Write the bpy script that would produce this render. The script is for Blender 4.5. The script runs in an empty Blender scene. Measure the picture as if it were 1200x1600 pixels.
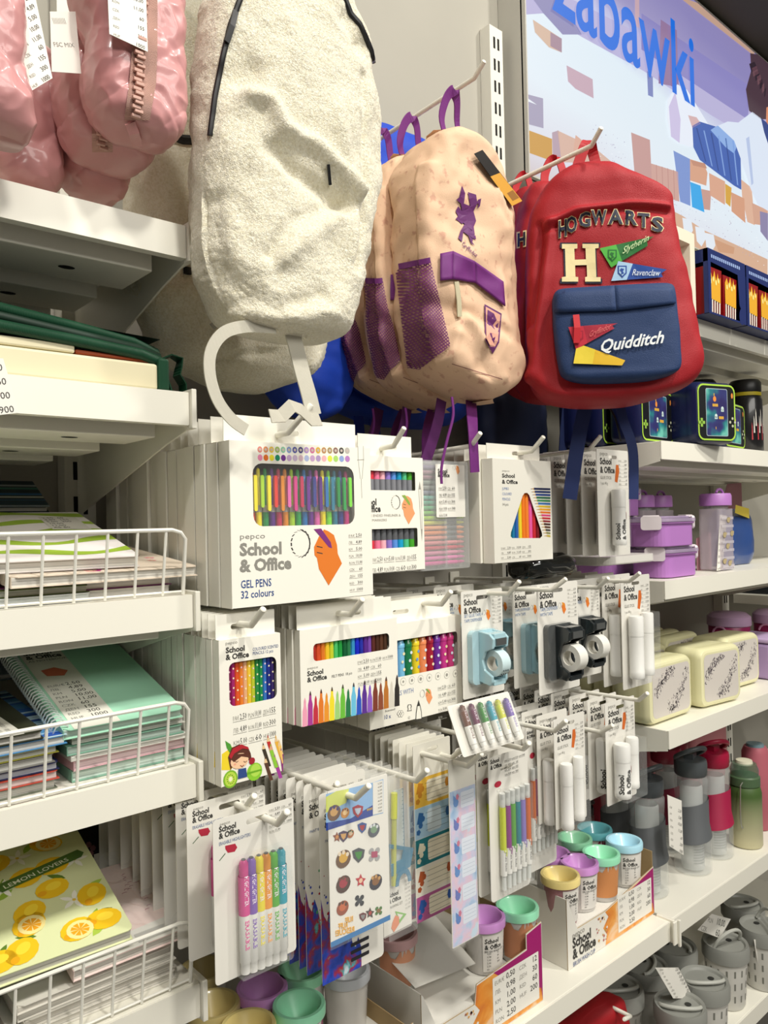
import bpy, bmesh, math, random
from mathutils import Vector, Matrix, noise
from mathutils.geometry import tessellate_polygon
random.seed(7)
SC = bpy.context.scene
COL = SC.collection
# ------------------------------------------------------------------ camera
CAM = Vector((0, 0, 1.5)); YAW = math.radians(49); PITCH = 15/1202; ROLL = 0.022; FPX = 1202.0
_F = Vector((math.cos(YAW)*math.cos(PITCH), math.sin(YAW)*math.cos(PITCH), math.sin(PITCH)))
_R0 = _F.cross(Vector((0, 0, 1))).normalized(); _U0 = _R0.cross(_F)
_R = _R0*math.cos(ROLL) - _U0*math.sin(ROLL); _U = _U0*math.cos(ROLL) + _R0*math.sin(ROLL)
cd = bpy.data.cameras.new('camera'); cam = bpy.data.objects.new('camera', cd); COL.objects.link(cam)
cd.sensor_fit = 'VERTICAL'; cd.sensor_height = 36; cd.sensor_width = 27; cd.lens = FPX/1600*36
cd.clip_start = 0.02; cd.clip_end = 60
M3 = Matrix((_R, _U, -_F)).transposed()
cam.matrix_world = Matrix.Translation(CAM) @ M3.to_4x4()
SC.camera = cam
# ------------------------------------------------------------------ world, lights, exposure
w = bpy.data.worlds.new('shop_ambient'); SC.world = w; w.use_nodes = True
w.node_tree.nodes['Background'].inputs[0].default_value = (1.0, 0.95, 0.86, 1)
w.node_tree.nodes['Background'].inputs[1].default_value = 0.14
def area(name, loc, target, sx, sy, power, col):
    l = bpy.data.lights.new(name, 'AREA'); l.shape = 'RECTANGLE'; l.size = sx; l.size_y = sy
    l.energy = power; l.color = col
    o = bpy.data.objects.new(name, l); COL.objects.link(o); o.location = loc
    o.rotation_euler = (Vector(target)-Vector(loc)).to_track_quat('-Z', 'Y').to_euler()
    return o
area('ceiling_spot', (0.55, -1.05, 3.95), (0.7, 0.9, 1.3), 0.20, 0.20, 54, (1.0, 0.965, 0.89))
area('ceiling_spot_far', (2.2, -0.90, 3.95), (1.9, 0.9, 1.2), 0.20, 0.20, 50, (1.0, 0.965, 0.89))
area('ceiling_spot_near', (-0.6, -0.75, 3.95), (0.2, 0.9, 1.4), 0.20, 0.20, 34, (1.0, 0.965, 0.89))
area('aisle_fill_light', (0.7, -2.3, 3.1), (0.9, 0.9, 1.3), 3.0, 0.8, 62, (1.0, 0.97, 0.90))  # soft fill, added to light the upright faces from the front
vs = SC.view_settings; vs.view_transform = 'Standard'; vs.look = 'None'; vs.gamma = 1; vs.use_curve_mapping = False
vs.exposure = -0.08
# ------------------------------------------------------------------ pixel -> plane helpers (measure real places from the photo)
def ray(u, v):
    return (_F + _R*((u-600)/FPX) + _U*((800-v)/FPX))
def PY(u, v, y):
    r = ray(u, v); t = (y-CAM.y)/r.y; return CAM + r*t
def PX(u, v, x):
    r = ray(u, v); t = (x-CAM.x)/r.x; return CAM + r*t
def PZ(u, v, z):
    r = ray(u, v); t = (z-CAM.z)/r.z; return CAM + r*t
# ------------------------------------------------------------------ materials
def lin(c):
    return c/12.92 if c <= 0.04045 else ((c+0.055)/1.055)**2.4
def rgb(h):
    h = h.lstrip('#'); return tuple(lin(int(h[i:i+2], 16)/255) for i in (0, 2, 4)) + (1,)
MC = {}
def mat(col, rough=0.55, metal=0, spec=0.4, bump=0, bscale=200, trans=0, alpha=1, emit=0, var=0, vscale=8, coat=0, sheen=0, wave=None, key=None):
    k = (col, rough, metal, spec, bump, bscale, trans, alpha, emit, var, vscale, coat, sheen, wave)
    if k in MC: return MC[k]
    m = bpy.data.materials.new('m_'+col.lstrip('#')); m.use_nodes = True
    nt = m.node_tree; b = nt.nodes['Principled BSDF']
    c = rgb(col); I = b.inputs
    I['Base Color'].default_value = c; I['Roughness'].default_value = rough; I['Metallic'].default_value = metal
    I['Specular IOR Level'].default_value = spec
    if trans: I['Transmission Weight'].default_value = trans; I['IOR'].default_value = 1.1
    if alpha < 1: I['Alpha'].default_value = alpha
    if coat: I['Coat Weight'].default_value = coat; I['Coat Roughness'].default_value = 0.08
    if sheen: I['Sheen Weight'].default_value = sheen
    if emit: I['Emission Color'].default_value = c; I['Emission Strength'].default_value = emit
    if bump or var or wave:
        tc = nt.nodes.new('ShaderNodeTexCoord')
        if bump:
            n = nt.nodes.new('ShaderNodeTexNoise'); n.inputs['Scale'].default_value = bscale; n.inputs['Detail'].default_value = 4
            bp = nt.nodes.new('ShaderNodeBump'); bp.inputs['Strength'].default_value = bump; bp.inputs['Distance'].default_value = 0.002
            nt.links.new(tc.outputs['Object'], n.inputs['Vector']); nt.links.new(n.outputs['Fac'], bp.inputs['Height'])
            nt.links.new(bp.outputs['Normal'], I['Normal'])
        if var:
            n = nt.nodes.new('ShaderNodeTexNoise'); n.inputs['Scale'].default_value = vscale; n.inputs['Detail'].default_value = 5
            r = nt.nodes.new('ShaderNodeMix'); r.data_type = 'RGBA'
            r.inputs['A'].default_value = tuple(x*(1-var) for x in c[:3])+(1,)
            r.inputs['B'].default_value = tuple(min(1, x*(1+var)) for x in c[:3])+(1,)
            nt.links.new(tc.outputs['Object'], n.inputs['Vector']); nt.links.new(n.outputs['Fac'], r.inputs['Factor'])
            nt.links.new(r.outputs['Result'], I['Base Color'])
        if wave:   # (scale, direction, strength) ribbed weave
            wv = nt.nodes.new('ShaderNodeTexWave'); wv.inputs['Scale'].default_value = wave[0]; wv.bands_direction = wave[1]
            bp = nt.nodes.new('ShaderNodeBump'); bp.inputs['Strength'].default_value = wave[2]; bp.inputs['Distance'].default_value = 0.001
            nt.links.new(tc.outputs['Object'], wv.inputs['Vector']); nt.links.new(wv.outputs['Fac'], bp.inputs['Height'])
            nt.links.new(bp.outputs['Normal'], I['Normal'])
    MC[k] = m; return m
METAL = mat('#ece9dc', 0.38, spec=0.5)           # white powder coated shelving
CARD = mat('#f1eee2', 0.6)                       # white packaging board
BCARD = mat('#e4e1d8', 0.45)                     # blister backing card
PAPER = mat('#ece9e0', 0.7)
INK = mat('#3a3936', 0.7); GREY = mat('#8a8880', 0.7); LGREY = mat('#9a988f', 0.7); BLUEINK = mat('#2b4a86', 0.7)
BLACK = mat('#141414', 0.5); DARK = mat('#2a2722', 0.9)
CLEAR = mat('#f4f6f4', 0.08, spec=0.6, alpha=0.08, coat=1)
CLEAR2 = mat('#eef0ee', 0.12, spec=0.6, alpha=0.15, coat=1)
# ------------------------------------------------------------------ text
TX = {}
def text_geo(s, bold=0.0, res=2, shear=0.0):
    k = (s, bold, res, shear)
    if k in TX: return TX[k]
    c = bpy.data.curves.new('t', 'FONT'); c.body = s; c.size = 1; c.offset = bold; c.resolution_u = res; c.fill_mode = 'FRONT' if hasattr(c, 'fill_mode') else c.fill_mode
    c.shear = shear
    o = bpy.data.objects.new('t', c); me = o.to_mesh()
    vs_ = [(v.co.x, v.co.y) for v in me.vertices]; fs = [tuple(p.vertices) for p in me.polygons]
    o.to_mesh_clear(); bpy.data.objects.remove(o); bpy.data.curves.remove(c)
    TX[k] = (vs_, fs, max([v[0] for v in vs_] or [1])); return TX[k]
# ------------------------------------------------------------------ mesh builder
def rrect(x0, z0, x1, z1, r, n=4):
    r = min(r, (x1-x0)/2-1e-6, (z1-z0)/2-1e-6); o = []
    for cx, cz, a0 in ((x1-r, z0+r, -90), (x1-r, z1-r, 0), (x0+r, z1-r, 90), (x0+r, z0+r, 180)):
        for i in range(n+1):
            a = math.radians(a0+90*i/n); o.append((cx+r*math.cos(a), cz+r*math.sin(a)))
    return o
def circ(cx, cz, rx, rz=None, n=16, a0=0, a1=360):
    rz = rz or rx; k = n if a1-a0 >= 360 else n+1
    return [(cx+rx*math.cos(math.radians(a0+(a1-a0)*i/n)), cz+rz*math.sin(math.radians(a0+(a1-a0)*i/n))) for i in range(k)]
class MB:
    def __init__(s): s.v = []; s.f = []; s.m = []; s.ms = []; s.T = None; s.L = 0
    def mi(s, m):
        if m not in s.ms: s.ms.append(m)
        return s.ms.index(m)
    def add(s, vs_, fs, m):
        b = len(s.v)
        if s.T is not None: vs_ = [s.T @ Vector(p) for p in vs_]
        s.v += [tuple(p) for p in vs_]; i = s.mi(m)
        for f in fs: s.f.append(tuple(b+q for q in f)); s.m.append(i)
        return s
    def box(s, x0, x1, y0, y1, z0, z1, m):
        v = [(x, y, z) for z in (z0, z1) for y in (y0, y1) for x in (x0, x1)]
        return s.add(v, [(0, 2, 3, 1), (4, 5, 7, 6), (0, 1, 5, 4), (2, 6, 7, 3), (0, 4, 6, 2), (1, 3, 7, 5)], m)
    def hexa(s, v8, m):    # 4 bottom (ccw) + 4 top
        return s.add(v8, [(3, 2, 1, 0), (4, 5, 6, 7), (0, 1, 5, 4), (1, 2, 6, 5), (2, 3, 7, 6), (3, 0, 4, 7)], m)
    def poly(s, pts, m): return s.add(pts, [tuple(range(len(pts)))], m)
    def flat(s, o, y, m, holes=()):   # xz outline facing -Y at y
        loops = [o]+list(holes); allp = [p for l in loops for p in l]
        tr = tessellate_polygon([[Vector((p[0], p[1], 0)) for p in l] for l in loops])
        fs = []
        for t in tr:
            a, b, c = (allp[i] for i in t)
            cr = (b[0]-a[0])*(c[1]-a[1])-(b[1]-a[1])*(c[0]-a[0])
            fs.append(tuple(t) if cr > 0 else tuple(reversed(t)))
        return s.add([(p[0], y, p[1]) for p in allp], fs, m)
    def prism(s, o, y0, y1, m, holes=(), back=True, m2=None):
        s.flat(o, y0, m, holes)
        if back: s.flat(o, y1, m2 or m, holes)
        for l in [o]+list(holes):
            n = len(l); s.add([(p[0], y0, p[1]) for p in l]+[(p[0], y1, p[1]) for p in l], [(i, i+n, (i+1) % n+n, (i+1) % n) for i in range(n)], m2 or m)
        return s
    def zprism(s, o, z0, z1, m, mt=None):  # xy outline extruded in z
        n = len(o); s.add([(p[0], p[1], z0) for p in o]+[(p[0], p[1], z1) for p in o], [(i, (i+1) % n, (i+1) % n+n, i+n) for i in range(n)]+[tuple(reversed(range(n)))], m)
        s.add([(p[0], p[1], z1) for p in o], [tuple(range(n))], mt or m); return s
    def xprism(s, o, x0, x1, m):  # yz outline extruded in x
        n = len(o); return s.add([(x0, p[0], p[1]) for p in o]+[(x1, p[0], p[1]) for p in o], [(i, i+n, (i+1) % n+n, (i+1) % n) for i in range(n)]+[tuple(range(n)), tuple(reversed(range(n, 2*n)))], m)
    def tube(s, pts, r, m, seg=8, flatten=None):
        pts = [Vector(p) for p in pts]; n = len(pts); vs_ = []; rr = r if isinstance(r, (list, tuple)) else [r]*n
        up = None
        for i, p in enumerate(pts):
            d = (pts[min(i+1, n-1)]-pts[max(i-1, 0)]).normalized()
            if up is None:
                up = Vector((0, 0, 1)) if abs(d.z) < .9 else Vector((1, 0, 0))
            a = d.cross(up).normalized(); b = a.cross(d).normalized(); up = b
            for k in range(seg):
                t = 2*math.pi*k/seg; vs_.append(p+a*(rr[i]*math.cos(t))+b*(rr[i]*math.sin(t)))
        fs = [(i*seg+k, i*seg+(k+1) % seg, (i+1)*seg+(k+1) % seg, (i+1)*seg+k) for i in range(n-1) for k in range(seg)]
        fs += [tuple(reversed(range(seg))), tuple(range((n-1)*seg, n*seg))]
        return s.add(vs_, fs, m)
    def ribbon(s, pts, w, t, m, wdir=None):   # strap: centre line, width, thickness, optional width directions
        pts = [Vector(p) for p in pts]; n = len(pts); vs_ = []
        for i, p in enumerate(pts):
            d = (pts[min(i+1, n-1)]-pts[max(i-1, 0)]).normalized()
            wd = Vector(wdir[i] if isinstance(wdir, list) else (wdir or (1, 0, 0)))
            wd = (wd-d*wd.dot(d)).normalized(); nn = d.cross(wd)
            ww = w[i] if isinstance(w, (list, tuple)) else w
            for a, b in ((-1, -1), (1, -1), (1, 1), (-1, 1)): vs_.append(p+wd*(a*ww/2)+nn*(b*t/2))
        fs = [(i*4+k, i*4+(k+1) % 4, (i+1)*4+(k+1) % 4, (i+1)*4+k) for i in range(n-1) for k in range(4)]
        fs += [(3, 2, 1, 0), (n*4-4, n*4-3, n*4-2, n*4-1)]
        return s.add(vs_, fs, m)
    def lathe(s, prof, m, c=(0, 0, 0), seg=24, sx=1, sy=1, a0=0, a1=360):
        full = a1-a0 >= 360; k = seg if full else seg+1; vs_ = []
        for r, z in prof:
            for i in range(k):
                a = math.radians(a0+(a1-a0)*i/seg); vs_.append((c[0]+r*sx*math.cos(a), c[1]+r*sy*math.sin(a), c[2]+z))
        fs = []
        for j in range(len(prof)-1):
            for i in range(seg if full else seg):
                q = (i+1) % k; fs.append((j*k+i, j*k+q, (j+1)*k+q, (j+1)*k+i))
        if full and prof[0][0] > 1e-5 and prof[0][0] < 0 : pass
        return s.add(vs_, fs, m)
    def cyl(s, p0, p1, r, m, seg=12): return s.tube([p0, p1], r, m, seg)
    def text(s, t, x, z, size, m, y=0, bold=0, align='L', sx=1.0, ang=0, shear=0, res=2, maxw=None):
        vs_, fs, w_ = text_geo(t, bold, res, shear)
        k = size*sx
        if maxw: k = min(k, maxw/w_)
        off = 0 if align == 'L' else (-w_*k/2 if align == 'C' else -w_*k)
        ca, sa = math.cos(ang), math.sin(ang); out = []
        for a, b in vs_:
            px = a*k+off; pz = b*size; out.append((x+px*ca-pz*sa, y, z+px*sa+pz*ca))
        return s.add(out, fs, m)
    def build(s, name, parent=None, smooth=False, bevel=0, loc=None, auto=None):
        me = bpy.data.meshes.new(name); me.from_pydata(s.v, [], s.f)
        for m in s.ms: me.materials.append(m)
        me.polygons.foreach_set('material_index', s.m)
        if smooth: me.polygons.foreach_set('use_smooth', [True]*len(s.f))
        me.update()
        if smooth:
            try: me.set_sharp_from_angle(angle=math.radians(auto or 40))
            except Exception: pass
        o = bpy.data.objects.new(name, me); COL.objects.link(o)
        if parent: o.parent = parent
        if loc: o.location = loc
        if bevel:
            b = o.modifiers.new('bevel', 'BEVEL'); b.width = bevel; b.segments = 2; b.limit_method = 'ANGLE'
        return o
def tag(o, label, cat, group=None, kind=None):
    o['label'] = label; o['category'] = cat
    if group: o['group'] = group
    if kind: o['kind'] = kind
    return o
def thing(name, label, cat, loc=(0, 0, 0), rz=0, group=None, rot=None):
    o = bpy.data.objects.new(name, None); COL.objects.link(o); o.location = loc; o.rotation_euler = rot or (0, 0, rz)
    o.empty_display_size = 0.02
    return tag(o, label, cat, group)
def dup(r, loc=None, rz=None, label=None, rot=None, skip=()):
    def cp(o, par):
        c = o.copy(); COL.objects.link(c); c.parent = par
        for ch in o.children:
            if ch.name.split('.')[0] in skip: continue
            cp(ch, c)
        return c
    c = cp(r, None)
    if loc is not None: c.location = loc
    if rz is not None: c.rotation_euler = (0, 0, rz)
    if rot is not None: c.rotation_euler = rot
    if label: c['label'] = label
    return c
def struct(o): o['kind'] = 'structure'; return o
ORD = ['', 'first', 'second', 'third', 'fourth', 'fifth', 'sixth', 'seventh', 'eighth', 'ninth', 'tenth', 'eleventh', 'twelfth', 'thirteenth', 'fourteenth', 'fifteenth', 'sixteenth', 'seventeenth', 'eighteenth']
def clamp01(x): return max(0, min(1, x))
def smooth(a, b, x):
    t = clamp01((x-a)/(b-a)); return t*t*(3-2*t)
def loft(mb, rows, m, nx=48, nexp=3.0, disp=None, sub=6, mfun=None):
    """rows: (z, xl, xr, yf, yb) ; rings are superellipses, densified in z by smooth interpolation; closed ends."""
    R = []
    for i in range(len(rows)-1):
        a = rows[i]; b = rows[i+1]; p = rows[max(i-1, 0)]; q = rows[min(i+2, len(rows)-1)]
        for k in range(sub):
            t = k/sub
            R.append([0.5*((2*a[j])+(-p[j]+b[j])*t+(2*p[j]-5*a[j]+4*b[j]-q[j])*t*t+(-p[j]+3*a[j]-3*b[j]+q[j])*t**3) for j in range(5)])
    R.append(list(rows[-1])); vs_ = []
    for (z, xl, xr, yf, yb) in R:
        cx = (xl+xr)/2; cy = (yf+yb)/2; hx = (xr-xl)/2; hy = (yb-yf)/2
        for k in range(nx):
            a = 2*math.pi*k/nx; c, s_ = math.cos(a), math.sin(a)
            e = 2/nexp
            x = cx+hx*math.copysign(abs(c)**e, c); y = cy+hy*math.copysign(abs(s_)**e, s_)
            p = Vector((x, y, z))
            if disp:
                nrm = Vector((c*abs(hy)+1e-4*c, s_*abs(hx)+1e-4*s_, 0)).normalized()
                p = disp(p, nrm)
            vs_.append(p)
    n = len(R); fs = [(i*nx+k, i*nx+(k+1) % nx, (i+1)*nx+(k+1) % nx, (i+1)*nx+k) for i in range(n-1) for k in range(nx)]
    fs += [tuple(reversed(range(nx))), tuple(range((n-1)*nx, n*nx))]
    mb.add(vs_, fs, m); return mb
# ------------------------------------------------------------------ setting
PANEL = 1.16
wallm = mat('#a29e93', 0.7, var=0.04)
struct(MB().box(-1.2, 5.0, PANEL, PANEL+0.05, 0.0, 4.2, wallm).build('wall_back'))
struct(MB().box(-1.5, 5.2, -2.8, 1.3, -0.06, 0.0, mat('#8d8a84', 0.5, var=.1)).build('floor'))
struct(MB().box(-1.5, 5.2, -2.8, 1.3, 4.2, 4.26, mat('#6a665c', 0.9)).build('ceiling'))
struct(MB().box(1.36, 5.0, 0.72, PANEL, 3.045, 3.40, mat('#57534a', .9)).build('trim_1'))
# slotted uprights
up_m = mat('#d9d6ca', 0.45); slot_m = mat('#0c0c0b', .9)
def upright(x, z0, z1, label):
    t = thing('slotted_upright', label, 'shelf upright', (x, PANEL, z0), group='slotted uprights on the back wall')
    m = MB(); h = z1-z0
    m.box(-0.022, 0.022, -0.03, -0.001, 0, h, up_m)
    s = m; z = 0.02
    while z < h-0.03:
        for sx in (-0.007, 0.007): s.box(sx-0.003, sx+0.003, -0.0308, -0.0301, z, z+0.026, slot_m)
        z += 0.05
    s.build('post', t)
upright(0.40, 0.05, 2.42, 'white slotted upright at the right ends of the notebook shelves')
upright(1.352, 0.05, 2.62, 'white slotted upright beside the left edge of the lit picture')
upright(2.40, 0.05, 2.20, 'white slotted upright behind the cream lunch boxes, at the far right')
# white shelves
hole_m = mat('#1c1b18', 0.9)
def shelf(x0, x1, z, label, rib=True, Yf=0.78, Yb=1.115, lab_strip=None):
    t = thing('metal_shelf', label, 'shelf', (x0, Yf, z)); L = x1-x0; D = Yb-Yf
    m = MB(); m.box(0.001, L-0.001, 0.004, D, -0.004, 0, METAL)
    m.box(0.004, L-0.03, 0.03, D*0.34, -0.048, -0.0045, METAL)       # folded ribs under the deck
    m.box(0.004, L-0.05, D*0.42, D*0.66, -0.055, -0.0045, METAL)
    m.box(0.004, L-0.07, D*0.74, D-0.01, -0.060, -0.0045, METAL)
    for px, py, pz in ((L-0.11, 0.07, -0.0484), (L-0.14, 0.18, -0.0554)):
        m.add([(px+0.009*math.cos(a*math.pi/6), py+0.006*math.sin(a*math.pi/6), pz) for a in range(12)], [tuple(range(12))], hole_m)
    m.build('deck', t, bevel=0.0015)
    m = MB(); m.prism(rrect(0, -0.036, L-0.004, 0.0005, 0.0012, 2), 0.0, 0.0035, METAL)
    m.box(0, L-0.004, 0.0035, 0.012, -0.036, -0.033, METAL); m.build('front_rail', t)
    for xx in (L-0.003, 0.001):
        m = MB(); m.xprism([(0.004, -0.001), (D+0.03, -0.001), (D+0.03, -0.125), (D, -0.125), (0.06, -0.052), (0.004, -0.04)], xx-0.0012, xx+0.0012, METAL)
        m.build('end_bracket', t)
    m = MB(); m.box(L-0.0035, L+0.0025, -0.006, 0.03, -0.040, 0.004, METAL); m.build('end_cap', t, bevel=0.001)
    return t
shelf(-0.6, 0.4, 1.832, 'topmost white shelf on the left, under the pink pencil cases')
shelf(-0.6, 0.4, 1.647, 'white shelf on the left carrying the green and cream case')
shelf(-0.6, 0.4, 1.424, 'white shelf on the left carrying the wavy green notebook')
shelf(-0.6, 0.4, 1.238, 'white shelf on the left carrying the mint spiral notebook')
shelf(-0.6, 0.4, 0.999, 'lowest white shelf on the left, under the lemon notebook')
shelf(1.403, 2.376, 1.913, 'topmost white shelf on the right, under the popcorn boxes')
shelf(1.403, 2.376, 1.647, 'white shelf on the right carrying the navy game console lunch boxes')
shelf(1.403, 2.376, 1.371, 'white shelf on the right carrying the lilac lunch boxes')
shelf(1.403, 2.376, 1.078, 'white shelf on the right carrying the cream floral lunch boxes')
shelf(1.403, 2.376, 0.712, 'white shelf on the right carrying the water bottles')
shelf(1.403, 2.376, 0.395, 'lowest white shelf on the right, under the grey lidded cups')
shelf(0.406, 1.394, 0.712, 'white shelf in the middle under the wash cup cartons')
# plastic joint clip on the middle shelf rail
t = MB(); t.box(-0.008, 0.010, -0.004, 0.0, -0.040, 0.004, METAL); t.box(0.004, 0.010, -0.009, -0.004, -0.045, 0.006, METAL)
tag(t.build('rail_clip', loc=(1.392, 0.773, 0.712), bevel=.001), 'small white clip where the two lower shelf rails meet', 'clip')
# wire fences
wire_m = mat('#e8e6dc', 0.3, spec=.6)
def fence(z, label, h=0.072, lean=-0.012):
    t = thing('wire_fence', label, 'wire shelf fence', (-0.6, 0.789, z), group='wire fences on the notebook shelves')
    m = MB(); L = 0.99
    m.tube([(0, lean, h), (L-0.018, lean, h), (L-0.008, lean, h-0.003), (L-0.003, lean, h-0.01), (L-0.001, 0, 0.001)], 0.0022, wire_m, 8)
    m.build('rim_wire', t, smooth=True)
    x = 0.02
    while x < L-0.02:
        b = MB(); b.tube([(x, lean, h), (x, 0, 0.001)], 0.0016, wire_m, 6); b.build('upright_wire', t, smooth=True); x += 0.0315
    b = MB(); b.tube([(0, 0, 0.004), (L-0.002, 0, 0.004)], 0.0016, wire_m, 6); b.build('foot_wire', t, smooth=True)
fence(1.424, 'white wire fence in front of the wavy green notebook')
fence(1.238, 'white wire fence in front of the mint spiral notebook')
fence(0.999, 'white wire fence in front of the lemon notebook', 0.075)
# lit picture box high on the wall
LBX0, LBX1, LBZ0, LBZ1, LBY = 1.396, 3.7, 2.277, 3.03, 1.08
t = thing('light_box', 'large lit picture of a person lying on a rug among blocks, with a blue word', 'illuminated sign', (LBX0, LBY, LBZ0))
W_, H_ = LBX1-LBX0, LBZ1-LBZ0
m = MB(); fm = mat('#b3b0a6', 0.5)
m.prism(rrect(0, 0, W_, H_, 0.002, 1), 0.0, PANEL-LBY-0.001, fm, holes=[list(reversed(rrect(0.004, 0.004, W_-0.004, H_-0.004, 0.001, 1)))], back=False)
m.box(0, W_, 0.01, 0.014, 0, H_, fm)
m.build('frame', t)
m = MB(); E = 1.0
def em(c):
    if ('E', c) in MC: return MC[('E', c)]
    mm = bpy.data.materials.new('lit_print'); mm.use_nodes = True; b = mm.node_tree.nodes['Principled BSDF']
    b.inputs['Base Color'].default_value = (0.01, 0.01, 0.01, 1); b.inputs['Roughness'].default_value = 0.6
    b.inputs['Emission Color'].default_value = rgb(c); b.inputs['Emission Strength'].default_value = E
    MC[('E', c)] = mm; return mm
# background: soft colour fields on a lit fabric
def lbbg():
    mm = bpy.data.materials.new('lit_picture_ground'); mm.use_nodes = True; nt = mm.node_tree; b = nt.nodes['Principled BSDF']
    tc = nt.nodes.new('ShaderNodeTexCoord'); sp = nt.nodes.new('ShaderNodeSeparateXYZ'); nt.links.new(tc.outputs['Object'], sp.inputs[0])
    nz = nt.nodes.new('ShaderNodeTexNoise'); nz.inputs['Scale'].default_value = 2.2; nt.links.new(tc.outputs['Object'], nz.inputs['Vector'])
    a = nt.nodes.new('ShaderNodeMath'); a.operation = 'MULTIPLY_ADD'; nt.links.new(sp.outputs['X'], a.inputs[0]); a.inputs[1].default_value = 0.10; nt.links.new(sp.outputs['Z'], a.inputs[2])
    c2 = nt.nodes.new('ShaderNodeMath'); c2.operation = 'MULTIPLY_ADD'; nt.links.new(nz.outputs['Fac'], c2.inputs[0]); c2.inputs[1].default_value = 0.12; nt.links.new(a.outputs[0], c2.inputs[2])
    r = nt.nodes.new('ShaderNodeValToRGB'); nt.links.new(c2.outputs[0], r.inputs[0]); cr = r.color_ramp
    for i, (p, c) in enumerate(((0.0, '#cdb6ac'), (0.13, '#e0dfea'), (0.30, '#e6f0f8'), (0.50, '#e2eff8'), (0.60, '#c4c4e4'), (0.68, '#a39cc8'), (0.8, '#8f88bd'), (1, '#8d83b4'))):
        e = cr.elements[i] if i < 2 else cr.elements.new(p)
        e.position = p; e.color = rgb(c)
    b.inputs['Base Color'].default_value = (.01, .01, .01, 1); nt.links.new(r.outputs[0], b.inputs['Emission Color']); b.inputs['Emission Strength'].default_value = E
    return mm
m.box(0.004, W_-0.004, 0.003, 0.006, 0.004, H_-0.004, lbbg())
def lb(pts, col, lay=1):    # polygon on the picture, corners measured in a 3x crop of the sign
    o = []
    for (cx, cy) in pts:
        p = PY(800+cx/3, cy/3, LBY); o.append((min(max(p.x-LBX0, 0.005), W_-0.005), min(max(p.z-LBZ0, 0.005), H_-0.005)))
    m.flat(o, 0.003-0.0004*lay, em(col) if isinstance(col, str) else col)
lb([(60, 60), (150, 60), (330, 170), (620, 330), (940, 540), (1110, 640), (1200, 700), (1200, 560), (1000, 420), (760, 260), (610, 160), (300, 0), (60, -60)], '#b9b3da', 1)
lb([(580, -40), (600, -40), (600, 130), (580, 118)], '#c9a9b4', 2)
lb([(610, 60), (1115, 400), (1110, 560), (870, 400), (610, 230)], '#8e88c4', 2)
lb([(700, 90), (775, 140), (785, 420), (745, 400), (690, 390)], '#96789e', 3)
lb([(780, -20), (870, -20), (1140, 215), (1130, 255)], '#c3a08c', 3)
lb([(60, -60), (200, -60), (330, 160), (240, 160), (150, 60)], '#8f8bb8', 3)
lb([(100, 90), (235, 180), (235, 245), (175, 220), (110, 150)], '#d7b8a2', 4); lb([(182, 150), (235, 180), (235, 245), (182, 215)], '#a88a9a', 5)
lb([(258, 305), (380, 370), (385, 460), (300, 415), (265, 380)], '#c7a9b8', 4)
lb([(75, 440), (148, 460), (150, 600), (78, 580)], '#a9a2bb', 4); lb([(75, 460), (118, 490), (78, 475)], '#eef4fb', 5)
lb([(82, 610), (190, 650), (192, 755), (82, 715)], '#cf9d4c', 4)
lb([(190, 620), (220, 610), (235, 770), (195, 760)], '#b9a1ae', 4)
lb([(215, 610), (300, 650), (400, 700), (520, 800), (520, 840), (400, 800), (280, 760), (235, 760)], '#d9b5a4', 4)
lb([(300, 632), (340, 665), (320, 800), (290, 700)], '#dcae9a', 5)
lb([(635, 330), (662, 360), (664, 455), (640, 445)], '#7d88c0', 4)
# blocks on the rug
lb([(560, 620), (648, 655), (660, 900), (620, 890), (575, 800)], '#c79c97', 5)
lb([(652, 765), (780, 805), (786, 945), (660, 900)], '#d0a59a', 5)
for k in range(4): lb([(676+k*27, 772+k*8), (679+k*27, 773+k*8), (683+k*27, 910+k*9), (680+k*27, 909+k*9)], '#bd8d86', 6)
lb([(758, 705), (836, 745), (838, 965), (790, 945)], '#7e97d2', 5)
lb([(835, 745), (900, 765), (918, 810), (912, 870), (836, 845)], '#d9a487', 5); lb([(838, 750), (905, 765), (915, 790), (850, 775)], '#c58f77', 6)
lb([(836, 852), (885, 870), (903, 995), (845, 970)], '#35a9ea', 6)
lb([(888, 885), (935, 895), (930, 985), (900, 980)], '#c99c90', 5)
lb([(925, 810), (1000, 850), (1000, 960), (930, 915)], '#dba78c', 5)
lb([(1000, 860), (1030, 880), (1025, 970), (1002, 950)], '#d8a63f', 6)
lb([(1028, 900), (1090, 930), (1095, 1045), (1030, 990)], '#d79f80', 6)
lb([(1075, 840), (1125, 880), (1140, 1055), (1105, 1040), (1080, 920)], '#e0b49a', 5)
lb([(1125, 950), (1200, 985), (1200, 1060), (1135, 1050)], '#d6a68e', 6); lb([(1162, 990), (1200, 1000), (1200, 1130), (1165, 1085)], '#8f86ab', 7)
# lower torn shapes
lb([(750, 985), (800, 1010), (905, 1080), (950, 1100), (1200, 1215), (1200, 1330), (1060, 1270), (780, 1140), (760, 1080)], '#d9b093', 4)
for x, y in ((800, 1020), (860, 1060), (905, 1090)): lb([(x, y), (x+42, y+10), (x+50, y+60), (x+30, y+95), (x+8, y+70)], '#e6edf5', 5)
lb([(950, 1120), (1045, 1160), (1040, 1190), (970, 1180)], '#cf9d7b', 5)
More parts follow.
